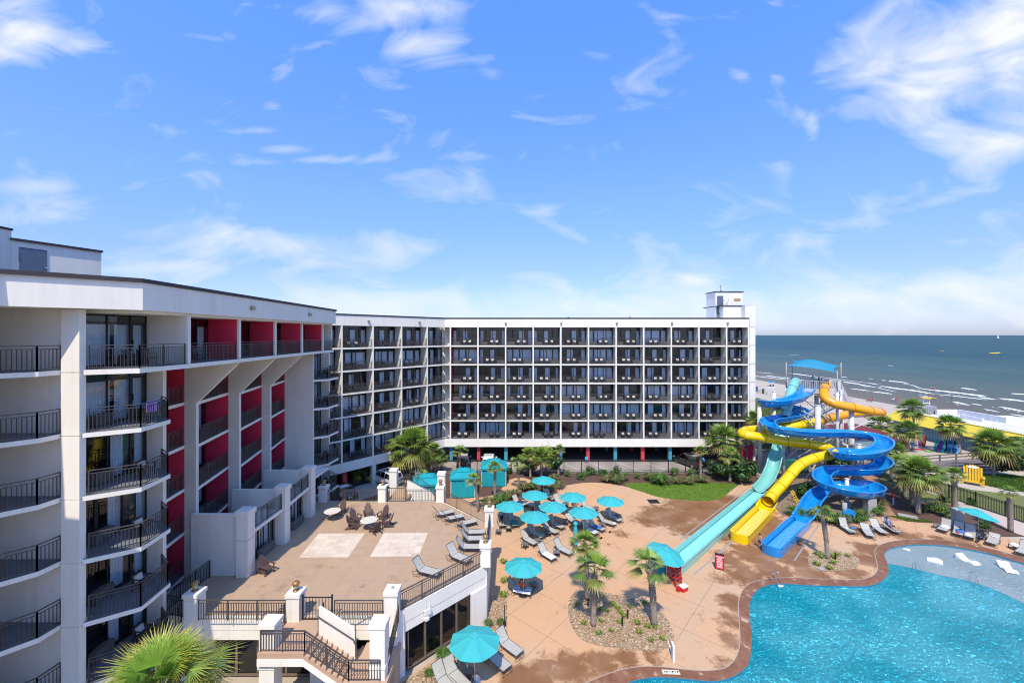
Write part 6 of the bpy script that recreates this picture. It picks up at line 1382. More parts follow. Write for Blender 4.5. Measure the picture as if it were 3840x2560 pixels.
strut([((2938,52.6,4.4),(3060,52.4,6.1)),((2938,52.6,2.8),(3060,52.4,5.9))],'long diagonal struts from the thin column under the blue curve')
strut([((3193,54,8.0),(3250,53.7,8.3)),((3193,54,6.4),(3270,54,7.7))],'struts right of the column under the orange tube')
strut([((3067,52.6,9.2),(3145,56,5.6)),((3062,58,9.6),(3140,56.5,6.0))],'long struts descending right from the thickest column')
strut([((3222,48.6,5.5),(3270,47.2,5.2)),((3222,48.6,5.2),(3180,50,4.6))],'short struts inside the big blue coil')
strut([((3067,52.6,2.6),(3018,50,1.2)),((3067,52.6,1.3),(3000,49,3.4))],'low struts left of the thickest column')
strut([((2848,54.5,3.9),(2800,53.6,5.6)),((2848,54.5,3.6),(2815,53.6,5.5))],'struts under the yellow tube tip by the big palm')
# pump wheel and small slide entry steps
x=XY(3168,41.3); b=MB(); b.tube([(x+.35,41.3,.75),(x+.35,41.15,.75)],.62,20); o=b.build('round_disc',slide_b); tag(o,'round blue disc standing beneath the lowest blue coil','disc')
def ladder(p,lab,m,w_=.5,l=1.6,rz=0):
    b=MB(); 
    for s in (-1,1): b.bar((0,s*w_/2,1.3),(l*.5,s*w_/2,0),.05)
    for i in range(7): t_=(i+.5)/7; b.box(l*.5*t_-.03,-w_/2,1.3*(1-t_)-.02,l*.5*t_+.03,w_/2,1.3*(1-t_)+.02)
    o=b.build('exit_steps',m,None,loc=p,rz=rz); tag(o,lab,'steps')
ladder(tuple(G(2967,1880,.0)),'yellow slatted steps leaning on the right of the yellow tube',slide_y,rz=R(-60)); ladder(tuple(G(2856,1783,0)),'aqua slatted steps beside the leftmost column foot',slide_t,.8,rz=R(200))
# aqua machine box behind the slides, red garage post
b=MB(); b.prism([(36.2,57.2),(40.6,56.2),(41.2,58.2),(36.8,59.2)],0,1.5); tag(b.build('equipment_box',mat('dark_green_box',(.02,.13,.11),(.015,.1,.085),1,.5)),'dark green equipment box on the gravel behind the slides','box')
b=MB(); b.prism([(33.2,59.2),(34.6,59.2),(34.4,59.8),(33.4,59.8)],0,2.4); b.face([(33.2,59.15,2.6),(34.8,59.15,3.3),(34.6,59.15,.3),(33.4,59.15,.0)]); tag(b.build('red_panel',red),'slanted red panel at the right end of the open garage','panel')
# ---------------------------------------------------------------- people (one continuous skinned body each)
def skin_mesh(chains,name,m,parent,sub=1):
    """chains: list of (points,radii); first points may be shared with earlier ones"""
    vs=[];rs=[];ed=[]
    def idx(p,r):
        for i,q in enumerate(vs):
            if (V(q)-V(p)).length<1e-4: return i
        vs.append(tuple(p)); rs.append(r); return len(vs)-1
    for pts,rr in chains:
        pr=None
        for p,r in zip(pts,rr):
            i=idx(p,r)
            if pr is not None: ed.append((pr,i))
            pr=i
    me=bpy.data.meshes.new(name); me.from_pydata(vs,ed,[]); ob=bpy.data.objects.new(name,me); COL.objects.link(ob)
    sk=ob.modifiers.new('s','SKIN'); 
    if not me.skin_vertices: me.attributes.new  # layer is made with the modifier
    for i,d in enumerate(me.skin_vertices[0].data): d.radius=(rs[i],rs[i]); d.use_root=(i==0)
    sb=ob.modifiers.new('u','SUBSURF'); sb.levels=sub; sb.render_levels=sub
    dg=bpy.context.evaluated_depsgraph_get(); ev=ob.evaluated_get(dg); nm=bpy.data.meshes.new_from_object(ev)
    bpy.data.objects.remove(ob); bpy.data.meshes.remove(me)
    nm.materials.clear(); nm.materials.append(m); nm.polygons.foreach_set('use_smooth',[True]*len(nm.polygons))
    return inst(nm,name,parent)
def person(loc,rz,label,J,h=1.75,sk=skin,top=None,bottom=None,legs=.5,group=None,hair=hairm,sleeve=.6,hat=None):
    """J: joint dict in metres for a 1.75 m figure, +x forward, +y left"""
    t=thing('person',label,'person',loc,rz,group); s=h/1.75; t.scale=(s,s,s); g_=lambda k:V(J[k])
    pel,wa,ch,nk,hd=g_('pel'),g_('waist'),g_('chest'),g_('neck'),g_('head')
    fw=(hd-nk).normalized(); f=V(J.get('face',(1,0,0))).normalized()
    C=[([pel,wa,ch,nk,nk+(hd-nk)*.45,hd],[.125,.115,.14,.06,.055,.085]),([hd,hd+fw*.09],[.085,.07]),([hd+f*.02-fw*.01,hd+f*.105-fw*.02],[.05,.022])]
    for sd in ('l','r'):
        sg=1 if sd=='l' else -1
        C.append(([ch,g_('sh'+sd),g_('el'+sd),g_('wr'+sd)],[.14,.062,.042,.028]))
        w_=g_('wr'+sd); e=(w_-g_('el'+sd)).normalized(); pal=w_+e*.07; C.append(([w_,pal],[.028,.03]))
        q=e.cross(V((0,0,1))); q=q.normalized() if q.length>.1 else V((1,0,0)); q2=e.cross(q)
        for k,o_ in enumerate((-.026,-.009,.009,.026)): C.append(([pal,pal+e*.045+q*o_,pal+e*(.082-.006*abs(k-1))+q*o_+q2*.015],[.03,.0085,.007]))
        C.append(([pal,pal+e*.02+q*.045*sg,pal+e*.05+q*.06*sg],[.03,.009,.008]))
        C.append(([pel,g_('hp'+sd),g_('kn'+sd),g_('an'+sd),g_('to'+sd)],[.125,.092,.06,.04,.03]))
    skin_mesh(C,'body',sk,t)
    b=MB(); c=hd+fw*.035-f*.015; n=10
    for i in range(6):
        for j in range(n):
            th=PI*.62*i/5; ph=2*PI*j/n; d=V((math.sin(th)*math.cos(ph),math.sin(th)*math.sin(ph),math.cos(th))); 
            k=.115 if d.dot(f)<.45 else .088; b.v.append(tuple(c+d*k))
    for i in range(5):
        for j in range(n): b.f.append((i*n+j,(i+1)*n+j,(i+1)*n+(j+1)%n,i*n+(j+1)%n)); b.m.append(0)
    b.build('hair',hair,t,smooth=True)
    if hat: b=MB(); c2=hd+fw*.07; b.lathe([(.16,.0),(.16,.015),(.10,.03),(.09,.1),(.0,.12)],12,tuple(c2)); b.build('hat',hat,t,smooth=True)
    if top:
        T_=[([pel+(wa-pel)*.2,wa,ch,ch+(nk-ch)*.7],[.135,.13,.158,.085])]
        for sd in 'lr': a,e=g_('sh'+sd),g_('el'+sd); T_.append(([ch,a,a+(e-a)*sleeve],[.158,.078,.062]))
        skin_mesh(T_,'shirt',top,t)
    if bottom:
        B=[([wa+(pel-wa)*.6,pel],[.128,.140])]
        for sd in 'lr': a,e=g_('hp'+sd),g_('kn'+sd); B.append(([pel,a,a+(e-a)*legs],[.140,.108,.092]))
        skin_mesh(B,'shorts',bottom,t)
    return t
STAND=dict(pel=(0,0,.93),waist=(0,0,1.08),chest=(.01,0,1.30),neck=(0,0,1.47),head=(.02,0,1.60),shl=(0,.19,1.40),shr=(0,-.19,1.40),ell=(-.02,.26,1.13),elr=(-.02,-.26,1.13),wrl=(.06,.28,.89),wrr=(.06,-.28,.89),hpl=(0,.10,.88),hpr=(0,-.10,.88),knl=(.02,.11,.48),knr=(.02,-.11,.48),anl=(0,.12,.08),anr=(0,-.12,.08),tol=(.15,.13,.03),tor=(.15,-.13,.03))
WALK=dict(STAND,knl=(.16,.10,.50),anl=(.10,.11,.12),tol=(.25,.11,.06),knr=(-.04,-.10,.48),anr=(-.24,-.10,.14),tor=(-.12,-.10,.04),elr=(.05,-.25,1.15),wrr=(.22,-.10,1.22),ell=(.06,.25,1.15),wrl=(.24,.08,1.25))
SIT=dict(pel=(0,0,.14),waist=(-.06,0,.28),chest=(-.12,0,.50),neck=(-.13,0,.67),head=(-.10,0,.80),shl=(-.12,.19,.60),shr=(-.12,-.19,.60),ell=(-.02,.25,.36),elr=(-.02,-.25,.36),wrl=(.2,.18,.30),wrr=(.2,-.18,.30),hpl=(.02,.1,.13),hpr=(.02,-.1,.13),knl=(.42,.12,.22),knr=(.42,-.12,.22),anl=(.80,.12,.08),anr=(.80,-.12,.08),tol=(.86,.13,.18),tor=(.86,-.13,.18))
CHAIR=dict(SIT,knl=(.44,.12,.16),knr=(.44,-.12,.16),anl=(.46,.12,-.28),anr=(.46,-.12,-.28),tol=(.60,.13,-.33),tor=(.60,-.13,-.33))
LIE=dict(SIT,pel=(0,0,.10),waist=(-.14,0,.18),chest=(-.31,0,.36),neck=(-.42,0,.50),head=(-.48,0,.63),shl=(-.36,.19,.44),shr=(-.36,-.19,.44),ell=(-.2,.3,.32),elr=(-.36,-.3,.52),wrl=(.02,.16,.30),wrr=(-.44,-.12,.64),knl=(.40,.12,.34),knr=(.42,-.12,.12),anl=(.72,.1,.07),anr=(.85,-.12,.07),tol=(.80,.1,.14),tor=(.9,-.12,.17))
POINT=dict(STAND,ell=(.10,.36,1.22),wrl=(.30,.42,1.12))
FOLD=dict(STAND,ell=(.12,.24,1.16),wrl=(.24,.05,1.28),elr=(.12,-.24,1.16),wrr=(.24,-.02,1.22))
p=G(2849,2056,0); person((p.x,p.y,.01),R(-150),'person: bare-chested boy in dark swim shorts walking between the yellow and blue lanes',WALK,1.36,bottom=c_navy,legs=.55)
for (px,Y,zz,rz,lab,J,h,tp,bt,s_) in ((3048,58.6,PZ_,R(75),'person in aqua t-shirt and dark shorts at the tower slide entry, back to camera',dict(POINT),1.8,c_aqua,c_navy,skin),(3071,58.3,PZ_,R(150),'person in maroon shirt on the tower platform, middle of three',FOLD,1.7,c_maroon,c_maroon,skin2),(3080,57.9,PZ_,R(170),'shorter person in aqua vest on the tower platform, right of three',FOLD,1.5,c_aqua,c_black,skin)):
    person((XY(px,Y),Y,zz),rz,lab,J,h,sk=s_,top=tp,bottom=bt)
def on(l,x,z=.36): return TM[l.name]@V((x,0,z))
def rot_of(l): return l.rotation_euler[2]
p=on(rl[3],.95); person(tuple(p),rot_of(rl[3])+PI,'person: man in blue shirt and dark shorts reclining on a right deck lounger',LIE,1.75,top=c_blue,bottom=c_black,hat=c_navy)
p=on(pl[14],.85); person(tuple(p),rot_of(pl[14])+PI,'person: woman in black swimsuit with sun hat sitting under the left umbrella',SIT,1.65,top=c_black,bottom=c_black,sleeve=.1,legs=.15,hat=c_white)
p=on(u9l,.7); person(tuple(p),rot_of(u9l)-PI*.55,'person in orange-red top on a striped towel under the terrace-corner umbrella',dict(SIT),1.6,top=c_redo,bottom=c_black,sleeve=.1,hair=mat('hair_auburn',(.12,.04,.02),None,20,.6))
p=G(2150,1898,0); person((p.x,p.y,.35),R(-60),'person in dark clothes sitting beneath the upper right cluster umbrella',SIT,1.65,top=c_navy,bottom=c_black)
p=G(2033,1842,0); person((p.x,p.y,.35),R(-90),'person in black sitting in the shade of the topmost umbrella',SIT,1.6,top=c_black,bottom=c_black)
# lifeguard chair with the lifeguard
g_=G(2528,2186,0); rz=R(35)
LGc=thing('lifeguard_chair','tall bright red slatted lifeguard chair under the tilted umbrella','chair',(g_.x,g_.y,0),rz)
b=MB()
for s in (-1,1): 
    b2=MB(); b2.bar((.40,s*.36,0),(.32,s*.31,1.45),.07); b2.build('leg',redp,LGc); b2=MB(); b2.bar((-.38,s*.36,0),(-.28,s*.31,1.25),.07); b2.build('leg',redp,LGc)
    b2=MB(); b2.obox((.02,s*.36,1.47),(.75,.12,.04)); b2.build('armrest',redp,LGc)
    for z in (.25,.6,.95): b.bar((.38-.03*z,s*.35,z),(-.36+.03*z,s*.35,z),.03,.06)
for z in (.3,.65,.98): b.bar((.38,-.35,z),(.38,.35,z),.03,.08); b.bar((-.36,-.35,z),(-.36,.35,z),.03,.08)
b.box(.2,-.33,.32,.62,.33,.36); b.build('ladder_rungs',redp,LGc)
b=MB()
for i in range(5): b.box(-.26+i*.125,-.32,1.16,-.15+i*.125,.32,1.19)
b.build('seat',redp,LGc); b=MB()
for i in range(6): y=-.27+i*.108; b.bar((-.26,y,1.15),(-.50,y,1.88-.03*abs(i-2.5)),.09,.025)
b.bar((-.42,-.33,1.62),(-.42,.33,1.62),.03,.07); b.build('backrest',redp,LGc)
p=TM[LGc.name]@V((-.02,0,1.22)); person(tuple(p),rz,'person: lifeguard in red shirt sitting in the tall red chair, seen from behind',CHAIR,1.75,sk=skin2,top=c_red,bottom=c_red)
g_=G(2563,2213,0); t=thing('cooler','red cooler box with white lid beside the lifeguard chair','cooler',(g_.x,g_.y,0),R(30)); b=MB(); b.box(-.28,-.19,0,.28,.19,.30); b.build('box',redp,t); b=MB(); b.box(-.30,-.21,.30,.30,.21,.38); b.build('lid',c_white,t)
g_=G(2544,2216,0); b=MB(); b.box(-.12,-.1,0,.12,.1,.34); b.tube([(-.1,0,.34),(0,0,.42),(.1,0,.34)],.015,5); tag(b.build('rescue_bag',c_red,None,loc=(g_.x,g_.y,0),rz=.4),'small red bag on the deck between lifeguard chair and cooler','bag')
b=MB(); g_=G(2492,2160,0); b.obox((0,0,.75),(1.3,.05,1.4)); tag(b.build('shade_screen',tealc,None,loc=(g_.x,g_.y,.02),rz=R(20)),'translucent turquoise screen hanging behind the lifeguard umbrella pole','screen')
# folding rules sign
g_=G(2698,2128,0); t=thing('folding_sign','red folding sandwich board with white slide rules on the wet deck','sign',(g_.x,g_.y,0),R(-24)); 
for sg,nm in ((-1,'front_panel'),(1,'rear_panel')):
    b=MB(); rt=Matrix.Rotation(R(-14*sg*-1),3,'X'); b.obox((0,sg*.17,.58),(.66,.03,1.16),rot=Matrix.Rotation(R(14*sg),3,'X')); o=b.build(nm,ply,t)
    if sg<0:
        b=MB(); b.obox((0,sg*.17-.022,.56),(.56,.008,1.0),rot=Matrix.Rotation(R(14*sg),3,'X')); b.build('red_face',redp,o)
        M=Matrix.Translation((0,sg*.17-.030,.56))@Matrix.Rotation(R(14*sg),4,'X')
        b=MB(); 
        for i in range(11):
            z=.20-i*.058-(.03 if i%3==2 else 0); w_=.42-(.08 if i%3==2 else .0); q=M@V((0,0,z)); b.obox(tuple(q),(w_,.006,.022),rot=Matrix.Rotation(R(14*sg),3,'X'))
        b.build('small_print',white,o)
        for k,(tx,z) in enumerate((('WATERSLIDE',.38),('RULES',.27))):
            text_obj(tx,.105,.003,.003,o,M@Matrix.Translation((0,-.004,z))@Matrix.Rotation(R(90),4,'X'))
def post_sign(px,py,txt,lab,w_=.62,h_=.5):
    g_=G(px,py,0); t=thing('post_sign',lab,'sign',tuple(g_),R(20)); b=MB(); b.box(-.05,-.05,0,.05,.05,1.0); b.build('post',c_white,t); b=MB(); b.box(-w_/2,-.07,.85,w_/2,-.04,.85+h_); p_=b.build('panel',redp,t)
    text_obj(txt,.24,.003,.006,p_,Matrix.Translation((0,-.075,.85+h_/2))@Matrix.Rotation(R(90),4,'X'))
post_sign(3350,1892,'NO','small red sign reading NO on a white post beside the brick path')
# pool ladder rails, in-water loungers
def grab(px,py,lab,rz,k=.55,z=0,sep=.5):
    g_=G(px,py,z); t=thing('pool_handrail',lab,'handrail',(g_.x,g_.y,0),rz)
    for s in (-1,1): b=MB(); b.tube(catmull([V((0,s*sep/2,0)),V((0,s*sep/2,.75)),V((.18,s*sep/2,.92)),V((.42,s*sep/2,.78)),V((.75,s*sep/2,-.3))],4),.025,8); b.build('rail',steel,t,smooth=True)
    return t
t=grab(2895,2172,'pair of curved steel ladder rails at the near pool corner',R(-68)); t.scale=(.9,.9,.8); b=MB()
for i in range(3): b.box(.62+i*.1,-.25,-.113-.0*i,.70+i*.1,.25,-.105)
b.build('steps',c_white,t)
grab(3428,2132,'pair of steel rails at the shallow shelf edge, left ones',R(-75),sep=.7).scale=(.5,.5,.55); grab(3638,2175,'pair of steel rails at the shallow shelf edge, right ones',R(-75),sep=.4).scale=(.6,.6,.75)
def ledge(px,py,rz,lab,s=1,half=False):
    g_=G(px,py,-.1); prof=[(-.95,.50),(-.75,.34),(-.45,.12),(-.2,.04),(.05,.10),(.35,.22),(.6,.16),(.85,.02)]
    if half: prof=[(-.5,.02),(-.2,.10),(.15,.22),(.5,.18),(.75,.02)]
    b=MB(); pts=catmull([V((x,0,z)) for x,z in prof],4); 
    for a,c in zip(pts[:-1],pts[1:]):
        for dz in (0,): b.face([(a.x,-.5,a.z),(c.x,-.5,c.z),(c.x,.5,c.z),(a.x,.5,a.z)])
        for y in (-.5,.5): b.face([(a.x,y,a.z),(c.x,y,c.z),(c.x,y,min(c.z,-.03)),(a.x,y,min(a.z,-.03))])
    b.face([(pts[0].x,-.5,pts[0].z),(pts[0].x,.5,pts[0].z),(pts[0].x,.5,-.1),(pts[0].x,-.5,-.1)])
    o=b.build('in_pool_lounger',flat('ledge_white',(.82,.83,.84),.35),None,loc=(g_.x,g_.y,-.08),rz=rz); o.scale=(s,s,s); tag(o,lab,'pool lounger','white in-pool loungers on the shallow shelf')
ledge(3633,2105,R(-80),'white S-shaped pool lounger in the middle, head up toward the deck',.72); ledge(3780,2135,R(-115),'rightmost white pool lounger on the shallow shelf',.72); ledge(3500,2102,R(-45),'low white pool lounger mostly under water',.75,True)
ledge(3397,2060,R(-60),'smallest leftmost white lounger tip above the shallow water',.35,True)
# skimmer frame at the coping and small black path lamps
b=MB(); b.box(-.06,-.5,0,.06,.0,.9); b.box(-.02,.0,.0,.02,1.2,.05); tag(b.build('pool_lift_post',white,None,loc=tuple(G(2520,2458,0)),rz=R(-10)),'white pole and frame standing at the edge of the large pebble island','pole')
for px,py,l in ((2205,2275,'black path lamp in the pebble island beside the rear palm trunk'),(2354,2318,'tilted black lamp in the middle of the pebble island'),(2334,2346,'upright black lamp post at the centre of the pebble island'),(3133,2098,'black lamp on the small pebble island'),(1892,2345,'tall thin black lamp pole beside the terrace corner pebble strip'),(1897,2130,'short black bollard lamp left of the terrace-corner umbrella')):
    g_=G(px,py,0); b=MB(); b.tube([(0,0,0),(0,0,.5 if 'tall' not in l else 1.3)],.05 if 'tall' not in l else .03,8); b.lathe([(.06,.45),(.07,.55),(.05,.6)],8) if 'tall' not in l else b.box(-.08,-.1,0,.08,.1,.25)
    tag(b.build('path_lamp',ply,None,loc=tuple(g_)),l,'lamp','black path lamps')
b=MB(); b.obox(tuple(G(3080,2132,.06)),(.5,.35,.08),rz=.4); tag(b.build('valve_cover',concrete),'grey plastic valve cover at the small pebble island edge','cover')
for i,(px,py) in enumerate(((2287,1996),(2253,2019))):
    g_=G(px,py,0.02); b=MB(); b.obox((0,0,.03),(.26,.1,.05),rz=.4); b.obox((.08,.18,.03),(.26,.1,.05),rz=.9); tag(b.build('flip_flops',ply,None,loc=tuple(g_)),('upper','lower')[i]+' pair of black flip-flops on the deck right of the closed umbrella','sandals')
# ---------------------------------------------------------------- fences
def fence(pts,h,lab,post=2.4,pitch=.13,m=rail_b,pw=.034):
    c=V(pts[0]); t=thing('black_fence',lab,'fence',(c.x,c.y,0))
    for (p,q) in zip(pts[:-1],pts[1:]):
        p=V((*p,0)); q=V((*q,0)); d=q-p; l=d.length; n=max(1,round(l/post)); b=MB()
        for k in (.12,h-.22,h-.05): b.bar(p+V((0,0,k)),q+V((0,0,k)),.05)
        m_=int(l/pitch)
        for i in range(m_+1): a=p+d*(i/m_); b.bar(a+V((0,0,.06)),a+V((0,0,h-.05)),pw,pw)
        b.build('pickets',m,t,w=True)
        for i in range(n+1):
            a=p+d*(i/n); b=MB(); b.bar(a,a+V((0,0,h+.04)),.07); b.obox(tuple(a+V((0,0,h+.06))),(.09,.09,.03)); b.build('post',m,t,w=True)
    return t
fence([(-14.6,49.8),(-9.5,55.98),(28.4,55.98)],1.86,'long black picket fence between parking and planting bed')
fence([(36.5,66),(49.3,66),(49.6,58)],1.4,'black picket fence behind the slides')
fence([(49.6,58),(50.2,50),(51.4,40),(52.2,33)],1.6,'black picket fence between right lawn and beach, running to the right edge')
# ---------------------------------------------------------------- pier shop
SH=thing('beach_shop','low blue-grey beach shop with yellow metal mansard and white flat roof','building',(76,68,0))
def sb(b,n,m,par=None): return b.build(n,m,par or SH,w=True)
b=MB(); b.box(74.4,55,0,82,80.1,3.1); b.box(75.15,55,3.1,82,80.1,3.9); b.box(82,62,0,90,76,3.4); sb(b,'wall',shop); b=MB()
for i in range(52): y=55.2+i*.5; b.box(74.37,y,.2,74.4,y+.04,2.5)
sb(b,'siding_batten',mat('batten',(.12,.20,.25),(.1,.17,.21),1,.7))
y=MB(); y.face([(73.6,54.5,2.42),(73.6,81.6,2.42),(75.1,80.2,4.15),(75.1,54.5,4.15)][::-1]); y.face([(73.6,81.6,2.42),(80,81.6,2.42),(79,80.2,4.15),(75.1,80.2,4.15)][::-1]); y.box(73.6,54.5,2.34,73.75,81.6,2.43)
for i in range(66):
    yy=54.6+i*.41; 
    if yy<80.2: y.bar((73.58,yy,2.45),(75.08,yy,4.18),.045,.05)
y.box(75.0,54.5,4.12,75.25,80.3,4.24); sb(y,'yellow_roof',yroof)
b=MB(); b.box(75.25,54.5,3.9,82.3,80.2,4.06); b.box(82.3,60,3.7,92,76,3.95); sb(b,'flat_roof',roofw)
b=MB(); b.box(78.6,75.9,4.0,82.6,76.3,5.0); b.box(82.3,68.7,3.9,82.7,75.9,5.05); b.box(82.3,68.4,3.9,96,68.7,5.1); b.box(79.6,69.5,4.06,79.9,73,4.7); sb(b,'parapet',mat('white_parapet',(.72,.72,.7),(.5,.5,.48),.8,.8,.3,8))
b=MB(); b.box(76.2,76.6,4.06,79.2,79,5.5); o=sb(b,'roof_unit',mat('roof_unit_grey',(.30,.30,.32),(.25,.25,.27),1.5,.6)); b=MB()
for i in range(8): b.box(76.4+i*.35,76.58,4.2,76.44+i*.35,76.6,5.4)
b.build('louvre',dark,o,w=True)
# sign board with the shop's name
b=MB(); n=14; prof=[(61.6-i*(61.6-56.6)/n,3.0+1.15*math.sin(PI*i/n)**.7) for i in range(n+1)]
f=[(73.45,yy,zz_) for yy,zz_ in prof]+[(73.45,56.6,2.6),(73.45,61.6,2.6)]; b.face(f); b.face([(73.35,a[1],a[2]) for a in f][::-1])
for i in range(len(f)): j=(i+1)%len(f); b.face([(73.35,*f[i][1:]),(73.35,*f[j][1:]),f[j],f[i]])
o=sb(b,'sign_board',mat('sign_brown',(.06,.035,.025),(.05,.03,.02),1,.6))
text_obj('AND PIER',.95,.02,.012,o,TM[SH.name].inverted()@Matrix.Translation((73.30,58.9,3.25))@Matrix(((0,0,-1,0),(-1,0,0,0),(0,1,0,0),(0,0,0,1))))
b=MB(); b.lathe([(.0,2.4),(2.6,1.6)],4,(0,0,0))
# red pavilion roof
RP=thing('beach_pavilion','small pavilion with dark red hip roof beside the dense palm','building',(59.5,72,0),R(10)); b=MB(); w_=3.4
b.face([(-w_,-w_,2.3),(w_,-w_,2.3),(0,0,3.5)]); b.face([(w_,-w_,2.3),(w_,w_,2.3),(0,0,3.5)]); b.face([(w_,w_,2.3),(-w_,w_,2.3),(0,0,3.5)]); b.face([(-w_,w_,2.3),(-w_,-w_,2.3),(0,0,3.5)]); b.box(-w_,-w_,2.2,w_,w_,2.3); b.build('roof',mat('maroon_roof',(.16,.02,.025),(.12,.016,.02),2,.7),RP)
b=MB()
for x in (-2.8,2.8):
    for yy in (-2.8,2.8): b.box(x-.1,yy-.1,0,x+.1,yy+.1,2.2)
b.build('post',wood,RP); b=MB(); b.box(-2.5,-2.5,0,2.5,2.5,1.1); b.build('counter',shop,RP)
# surfboards leaning on the shop wall or standing at the palm
def board(me_l,col,col2,p,tilt,rz,lab,l=2.3,w_=.5,roll=0):
    t=thing('surfboard',lab,'surfboard',p,rz,'surfboards at the beach shop'); M=Matrix.Rotation(roll,4,'X')@Matrix.Rotation(tilt,4,'Y')
    b=MB(); n=18; o=[]
    for k in range(n+1):
        u=k/n; x=l*u; ww=w_/2*(math.sin(PI*min(1,u*1.08+.04)**.85)**.55 if 0<u<1 else .05); o.append((x,ww))
    for (x0,w0),(x1,w1) in zip(o[:-1],o[1:]):
        mi=1 if .30<(x0/l)<.55 and col2 else 0
        for s in (1,-1):
            b.face([(0.05*s,-w0,x0),(0.05*s,w0,x0),(0.05*s,w1,x1),(0.05*s,-w1,x1)],mi)
        b.face([(.05,w0,x0),(-.05,w0,x0),(-.05,w1,x1),(.05,w1,x1)],mi); b.face([(.05,-w0,x0),(-.05,-w0,x0),(-.05,-w1,x1),(.05,-w1,x1)],mi)
    ms=[flat('board_'+lab[:9].replace(' ','_'),col,.4)]+([flat('boardb_'+lab[:9].replace(' ','_'),col2,.4)] if col2 else [])
    me=b.mesh('deck',ms if len(ms)>1 else ms[0],M=M); inst(me,'deck',t)
    f=MB(); f.face([(-.06,-.01,.12),(-.20,0,.1),(-.06,.01,.35)]); inst(f.mesh('fin',ply,M=M),'fin',t); return t
W0=74.2
def bd(px,py): return G(px,py,0)
for (px,py,c1,c2,lean,l,lab) in ((3508,1693,(.0,.33,.24),(.2,.65,.5),.28,2.4,'dark green foam surfboard, left of the leaning group'),(3517,1696,(.14,.02,.22),None,.42,2.4,'purple surfboard tilted across the green ones'),(3530,1697,(.0,.42,.32),(.3,.7,.6),.36,2.4,'bright sea-green surfboard partly behind the purple one'),(3540,1694,(.08,.01,.12),None,.30,2.2,'dark purple board edge between green and blue boards'),
    (3557,1700,(.0,.12,.30),(.1,.35,.6),.25,2.7,'wide blue surfboard left of the curved palm trunk'),(3577,1701,(.01,.11,.28),(.15,.4,.65),.25,2.6,'blue surfboard right beside the curved palm trunk'),(3586,1702,(.2,.4,.65),None,.35,1.9,'pale blue board edge at the curved palm trunk')):
    p=bd(px,py); board(None,c1,c2,(p.x,p.y,.03),lean,R(15),lab,l,.62)
for (px,py,c1,c2,lean,l,lab,rz) in ((3462,1676,(.55,.01,.02),(.65,.1,.1),.2,2.3,'red surfboard with round emblem leaning at the wall',15),(3448,1672,(.25,.05,.38),None,.2,1.9,'short purple surfboard left of the red one',15),(3424,1684,(.75,.78,.8),(.2,.35,.7),-.25,2.1,'white and blue surfboard leaning right of the palm trunk',30),(3394,1678,(.60,.01,.03),None,-.1,2.0,'red surfboard standing left of the palm trunk',20),(3378,1675,(.30,.62,.02),None,-.05,2.1,'lime green surfboard standing beside the red one',20),(3362,1670,(.80,.30,.33),None,-.1,2.0,'pink surfboard left of the lime one',20),(3350,1662,(.55,.60,.02),(.5,.02,.02),.2,2.0,'yellow-green surfboard with red edge at the row end',20),(3332,1664,(.02,.08,.35),None,.3,1.6,'dark blue board behind the pink one',10)):
    p=bd(px,py); board(None,c1,c2,(p.x,p.y,.03),lean,R(rz),lab,l,.55)
p=bd(3455,1686); b=MB(); b.obox((0,0,.08),(.5,2.8,.07),rz=R(65)); tag(b.build('flat_surfboard',c_red,None,loc=tuple(p)),'red surfboard lying flat on the sand before the shop','surfboard')
p=bd(3482,1692); b=MB(); b.lathe([(.42,.02),(.5,.1),(.47,.13),(.38,.07)],18); tag(b.build('round_board',c_green,None,loc=tuple(p)),'round green disc board on the sand before the leaning surfboards','disc')
# boardwalk
BW=thing('boardwalk','weathered grey wooden boardwalk with rails leading to the beach','boardwalk',(62,58,0)); 
b=MB(); n=60
for i in range(n):
    u=i/n; v_=(i+1)/n-.003; pa=V((54.5+u*24,55.9+u*1.6,.28)); pb=V((54.5+v_*24,55.9+v_*1.6,.28)); qa=V((56+u*23,59.3+u*3.6,.28)); qb=V((56+v_*23,59.3+v_*3.6,.28)); b.face([pa,pb,qb,qa])
b.box(54.5,55.8,.0,54.6,59.4,.26); b.build('planks',wood,BW,w=True)
for P_,Q_,k in (((55,55.7),(78,57.3),8),((57,59.4),(75,62.6),6)):
    b=MB()
    for z in (1.15,.72): b.bar((*P_,z),(*Q_,z),.09,.16)
    b.build('rail',wood,BW,w=True)
    for i in range(k+1): u=i/k; x,y_=P_[0]+(Q_[0]-P_[0])*u,P_[1]+(Q_[1]-P_[1])*u; b=MB(); b.bar((x,y_,0),(x,y_,1.12),.15); b.build('post',wood,BW,w=True)
# giant yellow chair
g1_,g2_=G(3613,1812,0),G(3686,1825,0); c=(g1_+g2_)/2; dd=(g2_-g1_).normalized(); rz=math.atan2(dd.y,dd.x)+PI/2+PI
YC=thing('giant_chair','giant yellow slatted beach chair with white crest on its back','chair',(c.x,c.y,0),rz)
W_=.85; b=MB()
for i in range(7): y_=-.72+i*.24; b.bar((-.75,y_,.35),(-1.15,y_,2.35-.05*abs(i-3)**1.6),.04,.18)
b.bar((-1.02,-.8,.75),(-1.02,.8,.75),.05,.12); bk=b.build('backrest',yelp,YC); b=MB()
b.obox((-1.07,0,2.02),(.03,.85,.22),rot=Matrix.Rotation(R(-10),3,'Y')); b.obox((-1.09,0,2.15),(.03,.5,.1),rot=Matrix.Rotation(R(-10),3,'Y')); b.build('crest',c_white,bk)
b=MB()
for i in range(7): x=-.9+i*.16; b.obox((x*.9,0,.36+.02*i),(.13,1.5,.03))
b.box(.10,-.85,.32,.15,.85,.50); b.build('seat',yelp,YC)
